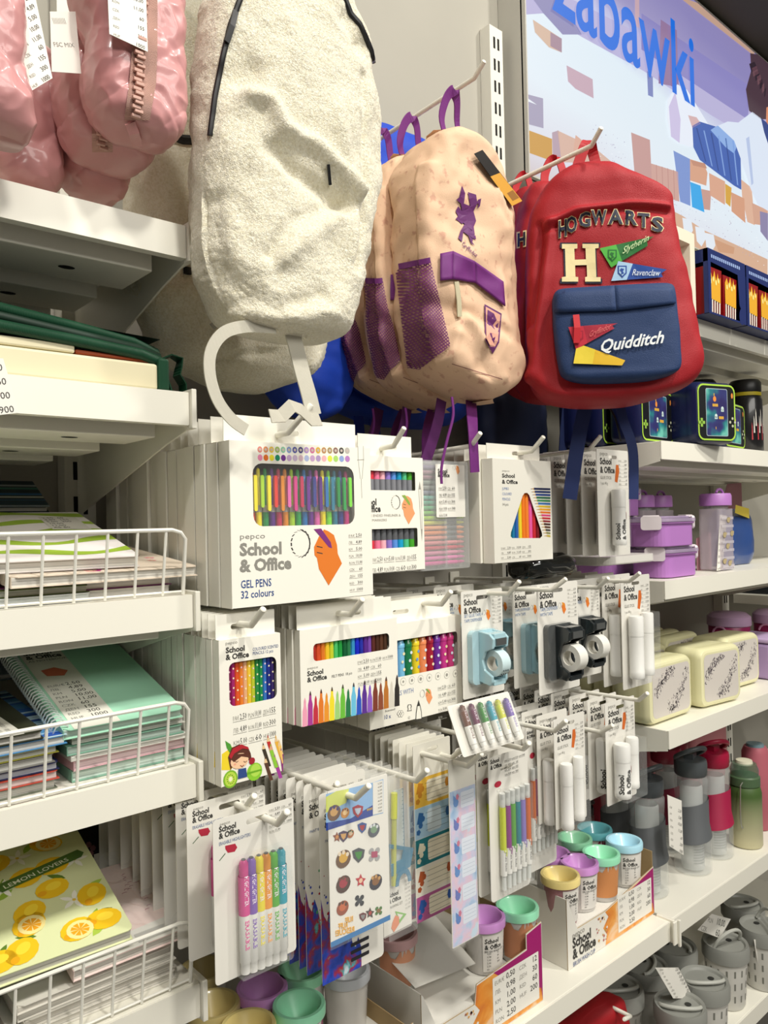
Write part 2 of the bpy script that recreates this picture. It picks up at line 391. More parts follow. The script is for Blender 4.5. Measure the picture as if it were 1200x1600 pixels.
# person lying on the rug
lb([(730, 470), (775, 395), (820, 420), (870, 500), (925, 590), (930, 640), (870, 660), (840, 690), (790, 675), (745, 640), (728, 560)], '#eaf0fb', 7)
lb([(735, 500), (765, 430), (790, 560), (785, 670), (745, 640)], '#cfc5e6', 8)
lb([(825, 540), (865, 550), (885, 580), (845, 600)], '#d7b3b3', 8)
lb([(845, 590), (880, 570), (960, 595), (1040, 620), (1070, 680), (1075, 890), (1040, 870), (880, 750), (850, 690)], '#3f62b2', 8)
for k in range(6): lb([(862+k*34, 600+k*12), (868+k*34, 600+k*12), (910+k*30, 760+k*22), (904+k*30, 756+k*22)], '#7fa0dc' if k % 2 else '#2c4a92', 9)
lb([(930, 610), (960, 590), (1040, 600), (1070, 640), (1040, 720), (1000, 690)], '#8db0e6', 9)
lb([(965, 590), (1010, 570), (1060, 575), (1125, 525), (1165, 555), (1200, 640), (1200, 990), (1150, 960), (1115, 880), (1080, 770), (1040, 660)], '#dfe9f8', 10)
lb([(1095, 650), (1110, 640), (1130, 860), (1120, 870)], '#b9c8e8', 11)
lb([(1165, 555), (1200, 580), (1200, 680), (1180, 620)], '#2d4486', 11)
lb([(1115, 250), (1150, 215), (1200, 240), (1200, 560), (1165, 560), (1110, 520), (1095, 420), (1120, 330)], '#4a3440', 10)
for k in range(7): lb([(1110+k*12, 300+k*20), (1135+k*9, 290+k*20), (1150+k*6, 325+k*20), (1120+k*10, 340+k*20)], '#6d4b54' if k % 2 else '#2d1f2c', 11)
lb([(1190, 505), (1200, 500), (1200, 590), (1188, 570)], '#d98f6a', 12)
# rug speckles
rr = random.Random(3)
for i in range(260):
    x = rr.uniform(380, 1200); y = 640+(x-400)*0.62+rr.uniform(-60, 120)
    s_ = rr.uniform(2, 5); lb([(x, y), (x+s_, y+1), (x+s_*.8, y+s_), (x, y+s_*.7)], rr.choice(['#a9a3c2', '#f4f8fd', '#bdb4c4']), 4)
# the blue word
zp = [PY(865, 22, LBY), PY(1092, 128, LBY)]
def word():
    h = 0.26; vs_, fs, w_ = text_geo('zabawki', 0.004, 6)
    a = PY(862, 12, LBY); b = PY(1084, 157, LBY); x0 = a.x-LBX0; x1 = b.x-LBX0; z0 = (PY(1084, 157, LBY).z+PY(940, 78, LBY).z)/2-LBZ0
    m.text('zabawki', x0, z0, 0.30, em('#0f6ee0'), y=0.003-0.006, bold=0.012, sx=(x1-x0)/w_/0.30, res=6)
word()
m.build('picture', t)
# ------------------------------------------------------------------ hooks and packs
def hook(ub, vb, Y, label, ut=None, vt=None, name='display_hook'):
    B = PY(ub, vb, Y); L = PANEL-Y
    t = thing(name, label, 'display hook', (B.x, PANEL, B.z-0.012))
    tip = Vector((0, -L-0.022, 0.012+0.026))
    if ut: T = PY(ut, vt, Y-0.024); tip = T-Vector((B.x, PANEL, B.z-0.012))
    m = MB(); b = Vector((0, -L, 0.012)); d = (tip-b)
    m.tube([(0, -0.001, 0), (0, -L+0.012, 0.0117), tuple(b), tuple(b+d*0.25), tuple(tip-d*0.03), tuple(tip)], [0.0036]*4+[0.0036, 0.0026], METAL, 12)
    m.build('rod', t, smooth=True)
    m = MB(); m.box(-0.014, 0.014, -0.004, -0.0005, -0.03, 0.014, METAL); m.build('mounting_plate', t, bevel=.001)
    return t
class Face(MB):
    """A printed face on a plane parallel to the wall; positions are measured from the photo crop."""
    def __init__(s, Y, org, u0, v0):
        super().__init__(); s.Y = Y; s.o = PY(u0, v0, Y); s.c = org
    def q(s, cx, cy):
        p = PY(s.c[0]+cx/s.c[2], s.c[1]+cy/s.c[2], s.Y); return (p.x-s.o.x, p.z-s.o.z)
    def pl(s, pts, m, lay=1): s.flat([s.q(*p) for p in pts], -0.00012*lay, m if not isinstance(m, str) else mat(m, .6)); return s
    def tx(s, t, a, b, cap, m=INK, bold=0, lay=2, shear=0, res=2):
        A = s.q(*a); B = s.q(*b); h = s.q(a[0], a[1]-cap)[1]-A[1]; size = h/0.72
        vs_, fs, w_ = text_geo(t, bold, res, shear); k = max(B[0]-A[0], .002)/w_
        s.text(t, A[0], (A[1]+B[1])/2, size, m, y=-0.00012*lay, bold=bold, sx=k/size, shear=shear, res=res, ang=0); return s
    def ell(s, c, rx, ry, m, lay=1, n=16):
        A = s.q(*c); B = s.q(c[0]+rx, c[1]); D = s.q(c[0], c[1]-ry)
        s.flat(circ(A[0], A[1], B[0]-A[0], D[1]-A[1], n), -0.00012*lay, m if not isinstance(m, str) else mat(m, .6)); return s
    def brand(s, x, z, k, m=INK, top='pepco', lay=2, two=True):   # local metres, k = cap height of the big words
        if top: s.text(top, x, z+k*1.35, k*0.85, GREY, y=-0.00024)
        s.text('School', x, z, k*1.35, m, y=-0.00024, bold=0.035, sx=0.86)
        s.text('& Office', x, z-k*1.32, k*1.35, m, y=-0.00024, bold=0.035, sx=0.86)
        return s
    def prices(s, x, z, w, h, cols=2, rows=5, m=LGREY, dens=1):
        cur = ['EUR/€', 'ЛВ.', 'KM', 'PLN', 'RON', 'CZK', 'ДЕН', 'RSD', 'HUF']; val = ['2,50', '4,89', '5,00', '10,00', '11,00', '60', '155', '300', '1000']
        k = 0; cw = w/cols; rh = h/rows
        for c in range(cols):
            for r in range(rows):
                if k >= 9: return s
                zz = z-(r+1)*rh; s.text(cur[k], x+c*cw, zz, rh*0.5, m, y=-0.00024, res=1, maxw=cw*.4); s.text(val[k], x+(c+1)*cw*0.985-cw*0.08, zz, rh*0.68, INK if m is LGREY else m, y=-0.00024, align='R', res=1, maxw=cw*.45)
                s.flat([(x+c*cw, zz-rh*.14), (x+(c+.9)*cw, zz-rh*.14), (x+(c+.9)*cw, zz-rh*.10), (x+c*cw, zz-rh*.10)], -0.0002, m); k += 1
        return s
    def hand(s, x, z, k, c='#e58433', pen='#7b2f7a', flip=False):   # drawn hand holding a pen, k = size
        f = -1 if flip else 1
        def t(pts): return [(x+f*a*k*.72, z+b*k) for a, b in (pts if f > 0 else reversed(pts))]
        s.flat(t([(0.52, 0), (1.0, 0.42), (0.86, 0.62), (0.84, 0.80), (0.74, 1.0), (0.55, 1.08), (0.40, 1.12), (0.22, 0.98), (0.05, 0.78), (0.06, 0.62), (0.14, 0.56), (0.20, 0.34)][::-1]), -0.00024, mat(c, .6))
        s.flat(t([(0.18, 1.04), (0.05, 1.13), (0.30, 1.14), (0.62, 0.86), (0.66, 0.74), (0.55, 0.76)][::-1]), -0.00036, mat(pen, .6))
        for a in range(18):
            a1 = a*.36; a2 = a1+.36; p = lambda q: (-0.28+0.22*math.cos(q+1.2), 0.86+0.26*math.sin(q+1.2)*1.0)
            A, B = p(a1), p(a2); d = .015; s.flat(t([(A[0], A[1]-d), (B[0], B[1]-d), (B[0], B[1]+d), (A[0], A[1]+d)]) if False else [(x+f*k*(A[0]-d), z+k*(A[1]-d)), (x+f*k*(A[0]+d), z+k*(A[1]-d)), (x+f*k*(B[0]+d), z+k*(B[1]+d)), (x+f*k*(B[0]-d), z+k*(B[1]+d))], -0.00024, INK)
        for b in (0.66, 0.78): s.flat([(x+f*k*0.10, z+k*b), (x+f*k*0.24, z+k*(b-.03)), (x+f*k*0.24, z+k*(b-.01)), (x+f*k*.10, z+k*(b+.02))][::f], -0.0003, INK)
        return s
def hang_hole(cx, cz, w=0.030, h=0.006): return list(reversed(rrect(cx-w/2, cz-h/2, cx+w/2, cz+h/2, h/2-0.0002, 3)))
def carton(f, w, h, d, holes=(), tab=0.028, tabx=(0, 1), m=CARD, hole_x=None, name='carton', parent=None, inner=None):
    """Printed hanging box: front sheet with windows, four sides, back, glued hanging tab with a slot."""
    ws = [list(reversed(o)) for o in holes]
    f.flat(rrect(0, 0, w, h, 0.0008, 1), 0, m, ws)
    f.box(0, w, d-0.0006, d, 0, h, m)
    f.hexa([(0, 0, 0), (w, 0, 0), (w, d, 0), (0, d, 0), (0, 0, .0005), (w, 0, .0005), (w, d, .0005), (0, d, .0005)], m)
    f.box(0, w, 0.0001, d, h-0.0005, h, m); f.box(0, 0.0005, 0.0001, d, 0, h, m); f.box(w-0.0005, w, 0.0001, d, 0, h, m)
    if ws:
        for o in holes:
            xs = [p[0] for p in o]; zs = [p[1] for p in o]
            f.box(max(min(xs)-.004, .001), min(max(xs)+.004, w-.001), d*0.8, d*0.82, max(min(zs)-.004, .001), min(max(zs)+.004, h-.001), inner or mat('#bdb9ad', .8))
    a, b = tabx; hx = hole_x if hole_x is not None else (a+b)/2*w
    if tab: f.prism([(a*w, h), (b*w, h), (b*w, h+tab), (a*w, h+tab)], d*0.5, d*0.5+0.0008, m, holes=[hang_hole(hx, h+tab*0.45)])
    return f.build(name, parent)
def series(root, n, gap, lab, group, jx=0.0, jr=0.0, skip=(), name=None, jz=0.0):
    """Copies of a pack one behind the other along its hook."""
    root['group'] = group; out = [root]
    for i in range(1, n):
        l = root.location; c = dup(root, (l.x+random.uniform(-jx, jx), l.y+i*gap, l.z+random.uniform(-jz, jz)), random.uniform(-jr, jr), (lab % ORD[min(i, 18)]) if '%s' in lab else lab, skip=skip)
        out.append(c)
    return out
def window(f, pts, r=0.006):
    P = [f.q(*p) for p in pts]; x0 = (P[0][0]+P[3][0])/2; x1 = (P[1][0]+P[2][0])/2; z1 = (P[0][1]+P[1][1])/2; z0 = (P[2][1]+P[3][1])/2
    return rrect(x0, z0, x1, z1, r), (x0, x1, z0, z1)

# ---- 32 gel pens (large white box) --------------------------------------------------------
A = (300, 500, 3)
Y = 0.74; f = Face(Y, A, 363, 952); W, H = 0.200, 0.184; hd = 'gel pen box'
t = thing('gel_pen_box', 'large white box of 32 gel pens with a window, front of the top left hook', 'pen box', tuple(f.o))
win, (x0, x1, z0, z1) = window(f, [(286, 680), (760, 680), (760, 955), (286, 970)], 0.012)
pc = ['#e0382c', '#f2e21e', '#1c8f45', '#5b2083', '#c22a56', '#e08a22', '#a9d42a', '#26a04a', '#2173b4', '#6c2590', '#e468b0', '#f0e022', '#7fe03c', '#2b7c98', '#3a3f8f', '#d43a8a']
for i, (cx, cy) in enumerate([(318+27.3*k, 607+0.4*k) for k in range(16)]):
    f.ell((cx, cy), 11.5, 15, ['#d8867a', '#dc8f5e', '#e5c24a', '#9dbb62', '#8cc4a4', '#8199cc', '#555aa5', '#4b4685', '#b08cc6', '#d3709c', '#e0b23e', '#b88a5a', '#a88f5a', '#8a6a62', '#4a4a4a', '#b9b6ae'][i])
    f.ell((cx+1, cy+38), 11.5, 15, ['#e98ab0', '#e2701e', '#f0e230', '#128a62', '#6b2a8a', '#c3a4cc', '#c7b2cf', '#d8b9c4', '#a9b5d8', '#c9a2cc', '#b49ac9', '#eeb0b4', '#dbe14a', '#a8d66a', '#8ea4d6', '#b87fc0'][i])
    f.ell((cx, cy), 6, 7, '#c8b9ae', 2, 8)
f.tx('pepco', (222, 1028), (342, 1022), 26, GREY)
f.tx('School', (224, 1104), (420, 1094), 58, GREY, .04); f.tx('& Office', (224, 1180), (466, 1164), 58, GREY, .04)
f.tx('GEL PENS', (228, 1258), (372, 1246), 38, BLUEINK, .012); f.tx('32 colours', (228, 1306), (384, 1292), 36, BLUEINK, .012)
hx, hz = f.q(575, 1250); f.hand(hx-.002, hz, 0.060, '#e07a28')
px, pz = f.q(733, 985); f.prices(px, pz, 0.023, 0.075, 1, 9)
for a, b in (((776, 590), (778, 655)), ((802, 590), (803, 655)), ((778, 655), (788, 745)), ((803, 655), (796, 745)), ((792, 745), (795, 835))): f.pl([a, (a[0]+2, a[1]), (b[0]+2, b[1]), b], LGREY)
f.pl([(774, 655), (806, 653), (806, 656), (774, 658)], LGREY)
c_ = carton(f, W, H, 0.024, [win], 0.03, (0.0, 0.93), parent=t, hole_x=0.085, inner=mat('#4a443c', .8))
n = 16; pw = (x1-x0)/n
for i in range(n):
    p = MB(); cx = x0+pw*(i+.5); col = mat(pc[i], .3, coat=.5)
    p.lathe([(0.0005, z0-.002), (pw*.42, z0-.002), (pw*.42, z1-0.024), (pw*.34, z1-0.022), (0.0022, z1-0.006), (0.0005, z1-0.004)], mat(pc[i], .25, alpha=.9, coat=.6), (cx, 0.011, 0), 10)
    p.lathe([(pw*.43, z0+.016), (pw*.43, z0+0.024)], mat('#c9c6bd', .3, metal=.6), (cx, 0.011, 0), 10)
    if i % 1 == 0: p.prism(rrect(cx-pw*.24, z0+.017+0.004*(i % 2), cx+pw*.24, z1-0.013, .002, 3), 0.0012, 0.0045, mat(pc[(i*5+1) % 16], .3, coat=.6))
    p.build('gel_pen', t, smooth=True)
wn = MB(); wn.flat(win, 0.0008, CLEAR); wn.build('window_film', t)
# white webbing tab on top of the box
series(t, 14, 0.0255, 'large white gel pen box, %s behind the front box of its hook', 'gel pen boxes on the top left hook', 0.004, 0.012, skip=('gel_pen', 'window_film'))
hook(450, 676, 0.73, 'white hook through the front gel pen box', 487, 632)

# ---- double ended markers -----------------------------------------------------------------
B_ = (560, 600, 3.53)
Y = 0.792; f = Face(Y, B_, 570, 897); W = PY(664, 882, Y).x-f.o.x; H = PY(664, 716, Y).z-f.o.z
t = thing('marker_box', 'white box of double ended markers with two slim windows, beside the gel pens', 'marker box', tuple(f.o))
w1, q1 = window(f, [(40, 486), (312, 476), (314, 578), (40, 596)], .002); w2, q2 = window(f, [(40, 812), (325, 784), (327, 888), (40, 922)], .002)
mk = ['#e37e28', '#d93a4a', '#e8799b', '#efb3bf', '#8f79c9', '#5c93dd', '#1a9fcb', '#52c088', '#47a42c']
f.text('School', *f.q(8, 668), 0.0125, INK, y=-.0003, bold=.035, sx=.86); f.text('& Office', *f.q(8, 706), 0.0125, INK, y=-.0003, bold=.035, sx=.86)
f.tx('DOUBLE ENDED FINELINER &', (8, 742), (232, 722), 14, GREY); f.tx('BRUSH MARKERS', (8, 764), (156, 752), 14, GREY)
hx, hz = f.q(238, 775); f.hand(hx, hz, .036, '#eba06c', '#8cab4a')
px, pz = f.q(60, 925); f.prices(px+.004, pz, .085, .028, 4, 2)
f.pl([(331, 580), (338, 535), (345, 580), (354, 800), (350, 870), (344, 800)], LGREY); f.pl([(333, 582), (343, 582), (351, 800), (347, 800)], CARD, 2)
carton(f, W, H, 0.018, [w1, w2], .03, (0, .88), parent=t, hole_x=.055, inner=mat('#55514a', .8))
for (a, b, c, d), up in ((q1, 1), (q2, 0)):
    n = 9; pw = (b-a)/n
    for i in range(n):
        p = MB(); cx = a+pw*(i+.5); zs = d-(d-c)*.42 if up else c+(d-c)*.42
        p.lathe([(pw*.45, c-.002), (pw*.45, zs)], mat('#83848a' if up else mk[i], .35), (cx, .008, 0), 10); p.lathe([(pw*.46, zs), (pw*.46, d+.002)], mat(mk[i] if up else '#5d5f63', .35), (cx, .008, 0), 10)
        p.build('marker', t, smooth=True)
series(t, 5, 0.02, 'white double ended marker box, %s behind the front one', 'double ended marker boxes', .002, .01, skip=('marker',))
hook(615, 697, 0.775, 'white hook through the double ended marker boxes', 632, 668)

# ---- clear case of gel pens lying across --------------------------------------------------
Y = 0.80; x0 = PY(656, 893, Y).x; o = PY(656, 893, Y); W = PY(735, 885, Y).x-o.x; H = PY(733, 722, Y).z-o.z
t = thing('clear_pen_case', 'clear plastic case of pastel gel pens lying across, with a price sticker', 'pen case', tuple(o))
m = MB(); m.prism(rrect(0, 0, W, H, .006), 0, .001, CLEAR2); m.prism(rrect(0, 0, W, H, .006), .016, .018, CLEAR2)
for a, b, c, d in ((0, W, 0, .002), (0, W, H-.002, H), (0, .002, 0, H), (W-.002, W, 0, H)): m.box(a, b, .001, .016, c, d, CLEAR2)
m.box(W*.52, W*.56, .001, .003, .002, H-.002, CLEAR2); m.build('case_shell', t)
cols = ['#d9579c', '#e27ab4', '#d98aa8', '#c9485c', '#dd8a90', '#e69a8a', '#e88f5c', '#efab7c', '#d8d85a', '#b6dc4e', '#8fd069', '#76c78f', '#69ba9c', '#7fc5b4', '#8e93a4', '#a3a8a0', '#94a396', '#a77b8b', '#b4909d', '#9d96ad']
for i, c in enumerate(cols):
    z = .006+(H-.012)*(i+.5)/len(cols); r = (H-.012)/len(cols)*.45; p = MB()
    p.tube([(.004, .009, z), (W*.5, .009, z), (W*.5+.001, .009, z), (W-.012, .009, z), (W-.004, .009, z)], [r, r, r*.8, r*.8, r*.3], mat(c, .2, alpha=.8, coat=.6), 8); p.tube([(W*.6, .009, z), (W*.8, .009, z)], r*.86, mat('#6d6f72' if 4 < i < 14 else c, .3), 8)
    p.build('gel_pen', t, smooth=True)
f = Face(Y, B_, 656, 893); f.o = o; a = f.q(430, 736); b = f.q(582, 448)
f.prism(rrect(a[0], a[1], b[0], b[1], .001, 1), -.0006, 0, PAPER)
f2 = Face(Y, B_, 656, 893); 
for g in (f,):
    g.T = Matrix.Translation((0, -.0007, 0)); g.text('School', *g.q(436, 490), .0085, INK, y=-.0003, bold=.03, sx=.86); g.text('& Office', *g.q(436, 512), .0085, INK, y=-.0003, bold=.03, sx=.86)
    p_ = g.q(440, 545); g.prices(p_[0], p_[1], .036, .05, 2, 5); hx, hz = g.q(535, 500); g.hand(hx, hz, .012, '#eba06c', '#d07a34')
f.build('price_sticker', t)
series(t, 2, .021, 'clear pen case directly behind the front pastel one', 'clear gel pen cases', skip=('gel_pen', 'price_sticker'))
hook(736, 697, 0.775, 'white hook above the clear pen case, with the purple strap beside it', 751, 676)

# ---- jumbo coloured pencils ---------------------------------------------------------------
Y = 0.765; f = Face(Y, B_, 773, 881); W = PY(864, 874, Y).x-f.o.x; H = PY(773, 716, Y).z-f.o.z
t = thing('pencil_box', 'white jumbo coloured pencil box with a rounded triangular window', 'pencil box', tuple(f.o))
tri = [f.q(*p) for p in [(848, 850), (1002, 850), (1014, 838), (1012, 820), (942, 612), (930, 600), (916, 602), (906, 616), (842, 818), (840, 840)]]
f.tx('pepco', (792, 484), (832, 482), 9, GREY); f.tx('School', (792, 518), (862, 515), 22, INK, .035); f.tx('& Office', (792, 552), (878, 548), 22, INK, .035)
for i, s_ in enumerate(('JUMBO', 'COLOURED', 'PENCILS', '14 pcs')): f.tx(s_, (793, 584+29*i), (793+(36, 52, 44, 34)[i], 584+29*i), 15, mat('#6a84b8', .6) if i < 3 else INK)
px, pz = f.q(786, 885); f.prices(px, pz, .10, .022, 4, 3)
cols = ['#20284e', '#26376d', '#27448b', '#2a6a4a', '#3a8a55', '#3a6fb0', '#d9b52c', '#e7a22a', '#e0762c', '#d8467c', '#c2323c', '#8b2a30', '#4a2a22', '#5b3a2a', '#4e4a45', '#8a8a5a', '#c2b04a']
for i, c in enumerate(cols):
    y = 572+i*16.2; xs = 968+i*4.6; f.pl([(xs, y), (1059, y+3), (1059, y+14), (xs, y+12)], c); f.pl([(xs-20, y+7), (xs, y+1), (xs, y+11)], '#c9a878', 1); f.pl([(xs-20, y+7), (xs-13, y+5), (xs-13, y+9)], c, 2)
carton(f, W, H, .022, [tri], .024, (0, .9), parent=t, hole_x=W*.52, inner=mat('#5a1a14', .8))
xs = [p[0] for p in tri]; zs = [p[1] for p in tri]; a, b = min(xs), max(xs); n = 9
for i, c in enumerate(['#0f6b48', '#1c7ba8', '#2a62b0', '#f0d92e', '#ef7d22', '#f0862c', '#e85fa8', '#c92a34', '#7c1620']):
    p = MB(); pw = (b-a)/n; p.lathe([(pw*.5, min(zs)-.003), (pw*.5, max(zs)+.004)], mat(c, .35, coat=.3), (a+pw*(i+.5), .0075, 0), 8); p.build('pencil', t, smooth=True)
series(t, 10, .024, 'white jumbo pencil box, %s behind the front one', 'jumbo coloured pencil boxes', .006, .02, skip=('pencil',))
hook(831, 705, 0.75, 'white hook through the jumbo pencil boxes', 850, 682)

# ---- scented pencils ----------------------------------------------------------------------
C_ = (250, 920, 3)
Y = 0.745; f = Face(Y, C_, 346, 1231); W = PY(442, 1205, Y).x-f.o.x; H = PY(343, 1001, Y).z-f.o.z
t = thing('scented_pencil_box', 'tall white coloured scented pencil box with a fruit drawing, front of its hook', 'pencil box', tuple(f.o))
win, (x0, x1, z0, z1) = window(f, [(322, 348), (545, 316), (548, 512), (326, 553)], .007)
f.tx('pepco', (306, 262), (362, 256), 15, GREY); f.tx('School', (308, 300), (397, 290), 26, INK, .035); f.tx('& Office', (308, 332), (417, 320), 26, INK, .035)
f.tx('COLOURED SCENTED', (434, 290), (554, 275), 15, BLUEINK); f.tx('PENCILS 12 pcs', (434, 310), (530, 297), 15, BLUEINK)
px, pz = f.q(340, 562); f.prices(px, pz, W-px-.006, .04, 3, 3)
G = '#8fca2e'
f.pl([(290, 775), (340, 740), (380, 790), (330, 850), (288, 850)], '#efd42e')
f.ell((443, 857), 36, 42, '#8ac832', 2); f.ell((447, 850), 24, 30, '#b2dc52', 3); f.pl([(404, 872), (478, 850), (470, 845), (404, 862)], '#6dab22', 4)
f.ell((330, 892), 34, 42, '#7db52a', 2); f.ell((330, 892), 27, 34, '#b9d94a', 3); f.ell((330, 892), 9, 12, '#f0efc0', 4)
for a in range(12): 
    aa = a*math.pi/6; f.ell((330+16*math.cos(aa), 892+21*math.sin(aa)), 2, 2.6, '#3b4a1c', 5, 6)
f.pl([(305, 712), (330, 728), (340, 752), (325, 768), (312, 745)], '#4e9a34', 2)
# small smiling girl drawing
f.pl([(318, 790), (335, 745), (370, 728), (410, 740), (424, 770), (430, 805), (400, 800), (345, 820), (330, 850)], '#5a2f22', 4)
f.ell((372, 806), 42, 36, '#f3c9a2', 5); f.pl([(332, 800), (350, 775), (410, 770), (414, 790), (380, 785), (345, 812)], '#5a2f22', 6)
f.pl([(322, 785), (340, 748), (380, 728), (412, 742), (416, 752), (384, 748), (346, 772), (332, 798)], '#b3222e', 7)
for cx in (358, 398): f.pl([(cx-8, 806), (cx, 811), (cx+8, 804), (cx+8, 807), (cx, 814), (cx-8, 809)], '#5a2f22', 7)
f.pl([(374, 826), (384, 830), (392, 823), (392, 827), (384, 834), (374, 829)], '#8a3020', 7); f.ell((350, 822), 6, 5, '#eda58a', 6, 8)
f.pl([(366, 846), (402, 838), (408, 880), (364, 892)], '#2d4a86', 5); f.ell((430, 806), 14, 16, '#a32230', 6)
# pencils drawing
for i, (x, y, c) in enumerate([(486, 735, '#3a3226'), (508, 700, '#c22a2a'), (520, 740, '#8cc63a'), (545, 700, '#e9b13a'), (496, 800, '#5a3a2a'), (560, 720, '#f0c46a'), (540, 790, '#a33a9a'), (570, 760, '#8a2a7a')]):
    f.pl([(x-8, y+18), (x+8, y+14), (min(x+34, 576), y+95), (min(x+18, 572), y+100)], c, 2+i % 3); f.pl([(x-8, y+18), (x-4, y-16), (x+8, y+14)], '#e6c594', 3); f.pl([(x-6, y-2), (x-4, y-16), (x, y-4)], c, 5)
carton(f, W, H, .013, [win], .027, (0, .96), parent=t, hole_x=W*.43, inner=mat('#3a2030', .8))
sc = ['#7c1d4e', '#a4266a', '#e2562a', '#e9822e', '#e7b183', '#eec83c', '#bcc832', '#2c8a44', '#1e8c4c', '#3b78c4', '#24328a', '#3a2a66']; pw = (x1-x0)/12
for i, c in enumerate(sc):
    p = MB(); cx = x0+pw*(i+.5); p.lathe([(pw*.5, z0-.003), (pw*.5, z1+.003)], mat(c, .35, coat=.3), (cx, .0062, 0), 8)
    for k in range(4): p.flat(circ(cx, z0+(z1-z0)*(k+.5+.3*(i % 2))/4.5, pw*.2, pw*.22, 8), .0062-pw*.51, mat('#f2e6b8' if i % 3 else '#e8c0d0', .5))
    p.build('pencil', t)
series(t, 20, .0142, 'tall white scented pencil box, %s behind the front one', 'scented pencil boxes', .0015, .006, skip=('pencil',))
hook(393, 977, .725, 'white hook through the scented pencil boxes', 412, 951)

# ---- felt pens ----------------------------------------------------------------------------
Y = .755; f = Face(Y, C_, 471, 1136); W = PY(623, 1109, Y).x-f.o.x; H = PY(470, 985, Y).z-f.o.z
t = thing('felt_pen_box', 'wide white felt pen box with a slim rainbow window and a row of drawn pens', 'pen box', tuple(f.o))
win, (x0, x1, z0, z1) = window(f, [(718, 258), (1074, 208), (1074, 285), (720, 338)], .005)
f.tx('pepco', (690, 378), (740, 372), 12, GREY); f.tx('School', (690, 408), (765, 398), 23, INK, .035); f.tx('& Office', (690, 436), (782, 424), 23, INK, .035)
f.tx('FELT PENS  18 pcs', (804, 415), (900, 402), 13, INK); px, pz = f.q(925, 318); f.prices(px, pz, .062, .036, 3, 4)
fc = ['#eda0b8', '#a83a94', '#c23040', '#e07a26', '#e8962c', '#f0dc2e', '#9fd07a', '#6cbc3c', '#257848', '#6cc0e0', '#2a52c0', '#5a2f92', '#8a5ac0', '#7c3a2a', '#8c4a30', '#b8722c', '#d8d2c4', '#2e2a28']
th = [510, 478, 500, 468, 486, 458, 478, 446, 468, 438, 458, 428, 448, 418, 438, 410, 432, 402]
for i in range(18):
    cx = 679+25.4*i; b = 648-i*5.6; tp = th[i]; f.pl([(cx-12, b), (cx+12, b-5), (cx+11, tp+62), (cx+6, tp+40), (cx+5, tp+16), (cx, tp), (cx-5, tp+16), (cx-6, tp+41), (cx-11, tp+66)], fc[i]); f.pl([(cx-4, tp+22), (cx+4, tp+21), (cx+3, tp+8), (cx, tp), (cx-3, tp+8)], '#4a3a36' if i % 2 else fc[i], 2)
carton(f, W, H, .011, [win], .028, (0, .97), parent=t, hole_x=W*.54, inner=mat('#3a2a20', .8))
wc = ['#b8322a', '#d9502a', '#e07a28', '#f0c62c', '#c8d030', '#4cc06a', '#26b04a', '#0f5c34', '#2a7a4a', '#3a9ad0', '#1a2ad0', '#2430a8', '#5a2a8c', '#7a4ab0', '#5a2a24', '#4a2a1e', '#5a3826', '#4a3020']; pw = (x1-x0)/18
for i, c in enumerate(wc):
    p = MB(); p.lathe([(pw*.49, z0-.003), (pw*.49, z1+.003)], mat(c, .35, coat=.3), (x0+pw*(i+.5), .0055, 0), 8); p.build('felt_pen', t, smooth=True)
series(t, 14, .0135, 'wide white felt pen box, %s behind the front one', 'felt pen boxes', .004, .012, skip=('felt_pen',))
hook(548, 960, .735, 'white hook through the felt pen boxes', 567, 936)
# box of a different print seen between the scented pencils and the felt pens
t = thing('crayon_box', 'narrow white box with a dark red window, squeezed between scented pencils and felt pens', 'pencil box', tuple(PY(441, 1128, .80)))
m = MB(); w_ = .052; h_ = .16; m.box(0, w_, 0, .012, 0, h_, CARD); m.flat(rrect(.004, .112, w_-.004, .138, .004), -.0002, mat('#a8202c', .4)); m.flat(rrect(.004, .012, w_-.003, .062, .002), -.0002, mat('#7c1a20', .4)); m.text('School', .003, .094, .011, INK, y=-.0004, bold=.035, sx=.86); m.text('& Office', .003, .080, .011, INK, y=-.0004, bold=.035, sx=.86); m.build('carton', t)

# ---- stamp markers ------------------------------------------------------------------------
D_ = (560, 880, 3.75)
Y = .79; f = Face(Y, D_, 578, 1142); W = PY(723, 1113, Y).x-f.o.x; H = PY(723, 960, Y).z-f.o.z
t = thing('stamp_marker_box', 'white box of ten scented stamp markers with a wide window of patterned pens', 'marker box', tuple(f.o))
win, (x0, x1, z0, z1) = window(f, [(160, 462), (580, 400), (582, 608), (160, 672)], .005)
f.tx('MARKERS WITH', (150, 790), (322, 762), 30, mat('#6a7fae', .6)); f.tx('10 x', (148, 915), (190, 908), 26, BLUEINK, .01); f.tx('Scented', (155, 872), (214, 860), 12, INK)
hx, hz = f.q(392, 832); f.hand(hx, hz, .020, '#ec9a66', '#7ca24a'); px, pz = f.q(464, 700); f.prices(px, pz, .038, .052, 2, 5)
for i in range(7): 
    a = f.q(262+51*i, 694-8*i); n = 12; o1 = circ(a[0], a[1], .0055, n=n); f.flat(o1, -.00015, LGREY); f.flat(circ(a[0], a[1], .0050, n=n), -.0003, CARD); f.flat(circ(a[0], a[1], .002+.0004*(i % 3), n=5), -.0004, LGREY)
def petal(cx, cy, r):
    for k in range(6): 
        a = k*math.pi/3; f.ell((cx+r*math.cos(a), cy+r*math.sin(a)), r*.6, r*.7, INK, 2, 10); f.ell((cx+r*math.cos(a), cy+r*math.sin(a)), r*.45, r*.55, CARD, 3, 10)
    f.ell((cx, cy), r*.5, r*.6, INK, 4); f.ell((cx, cy), r*.35, r*.45, CARD, 5)
petal(246, 882, 13)
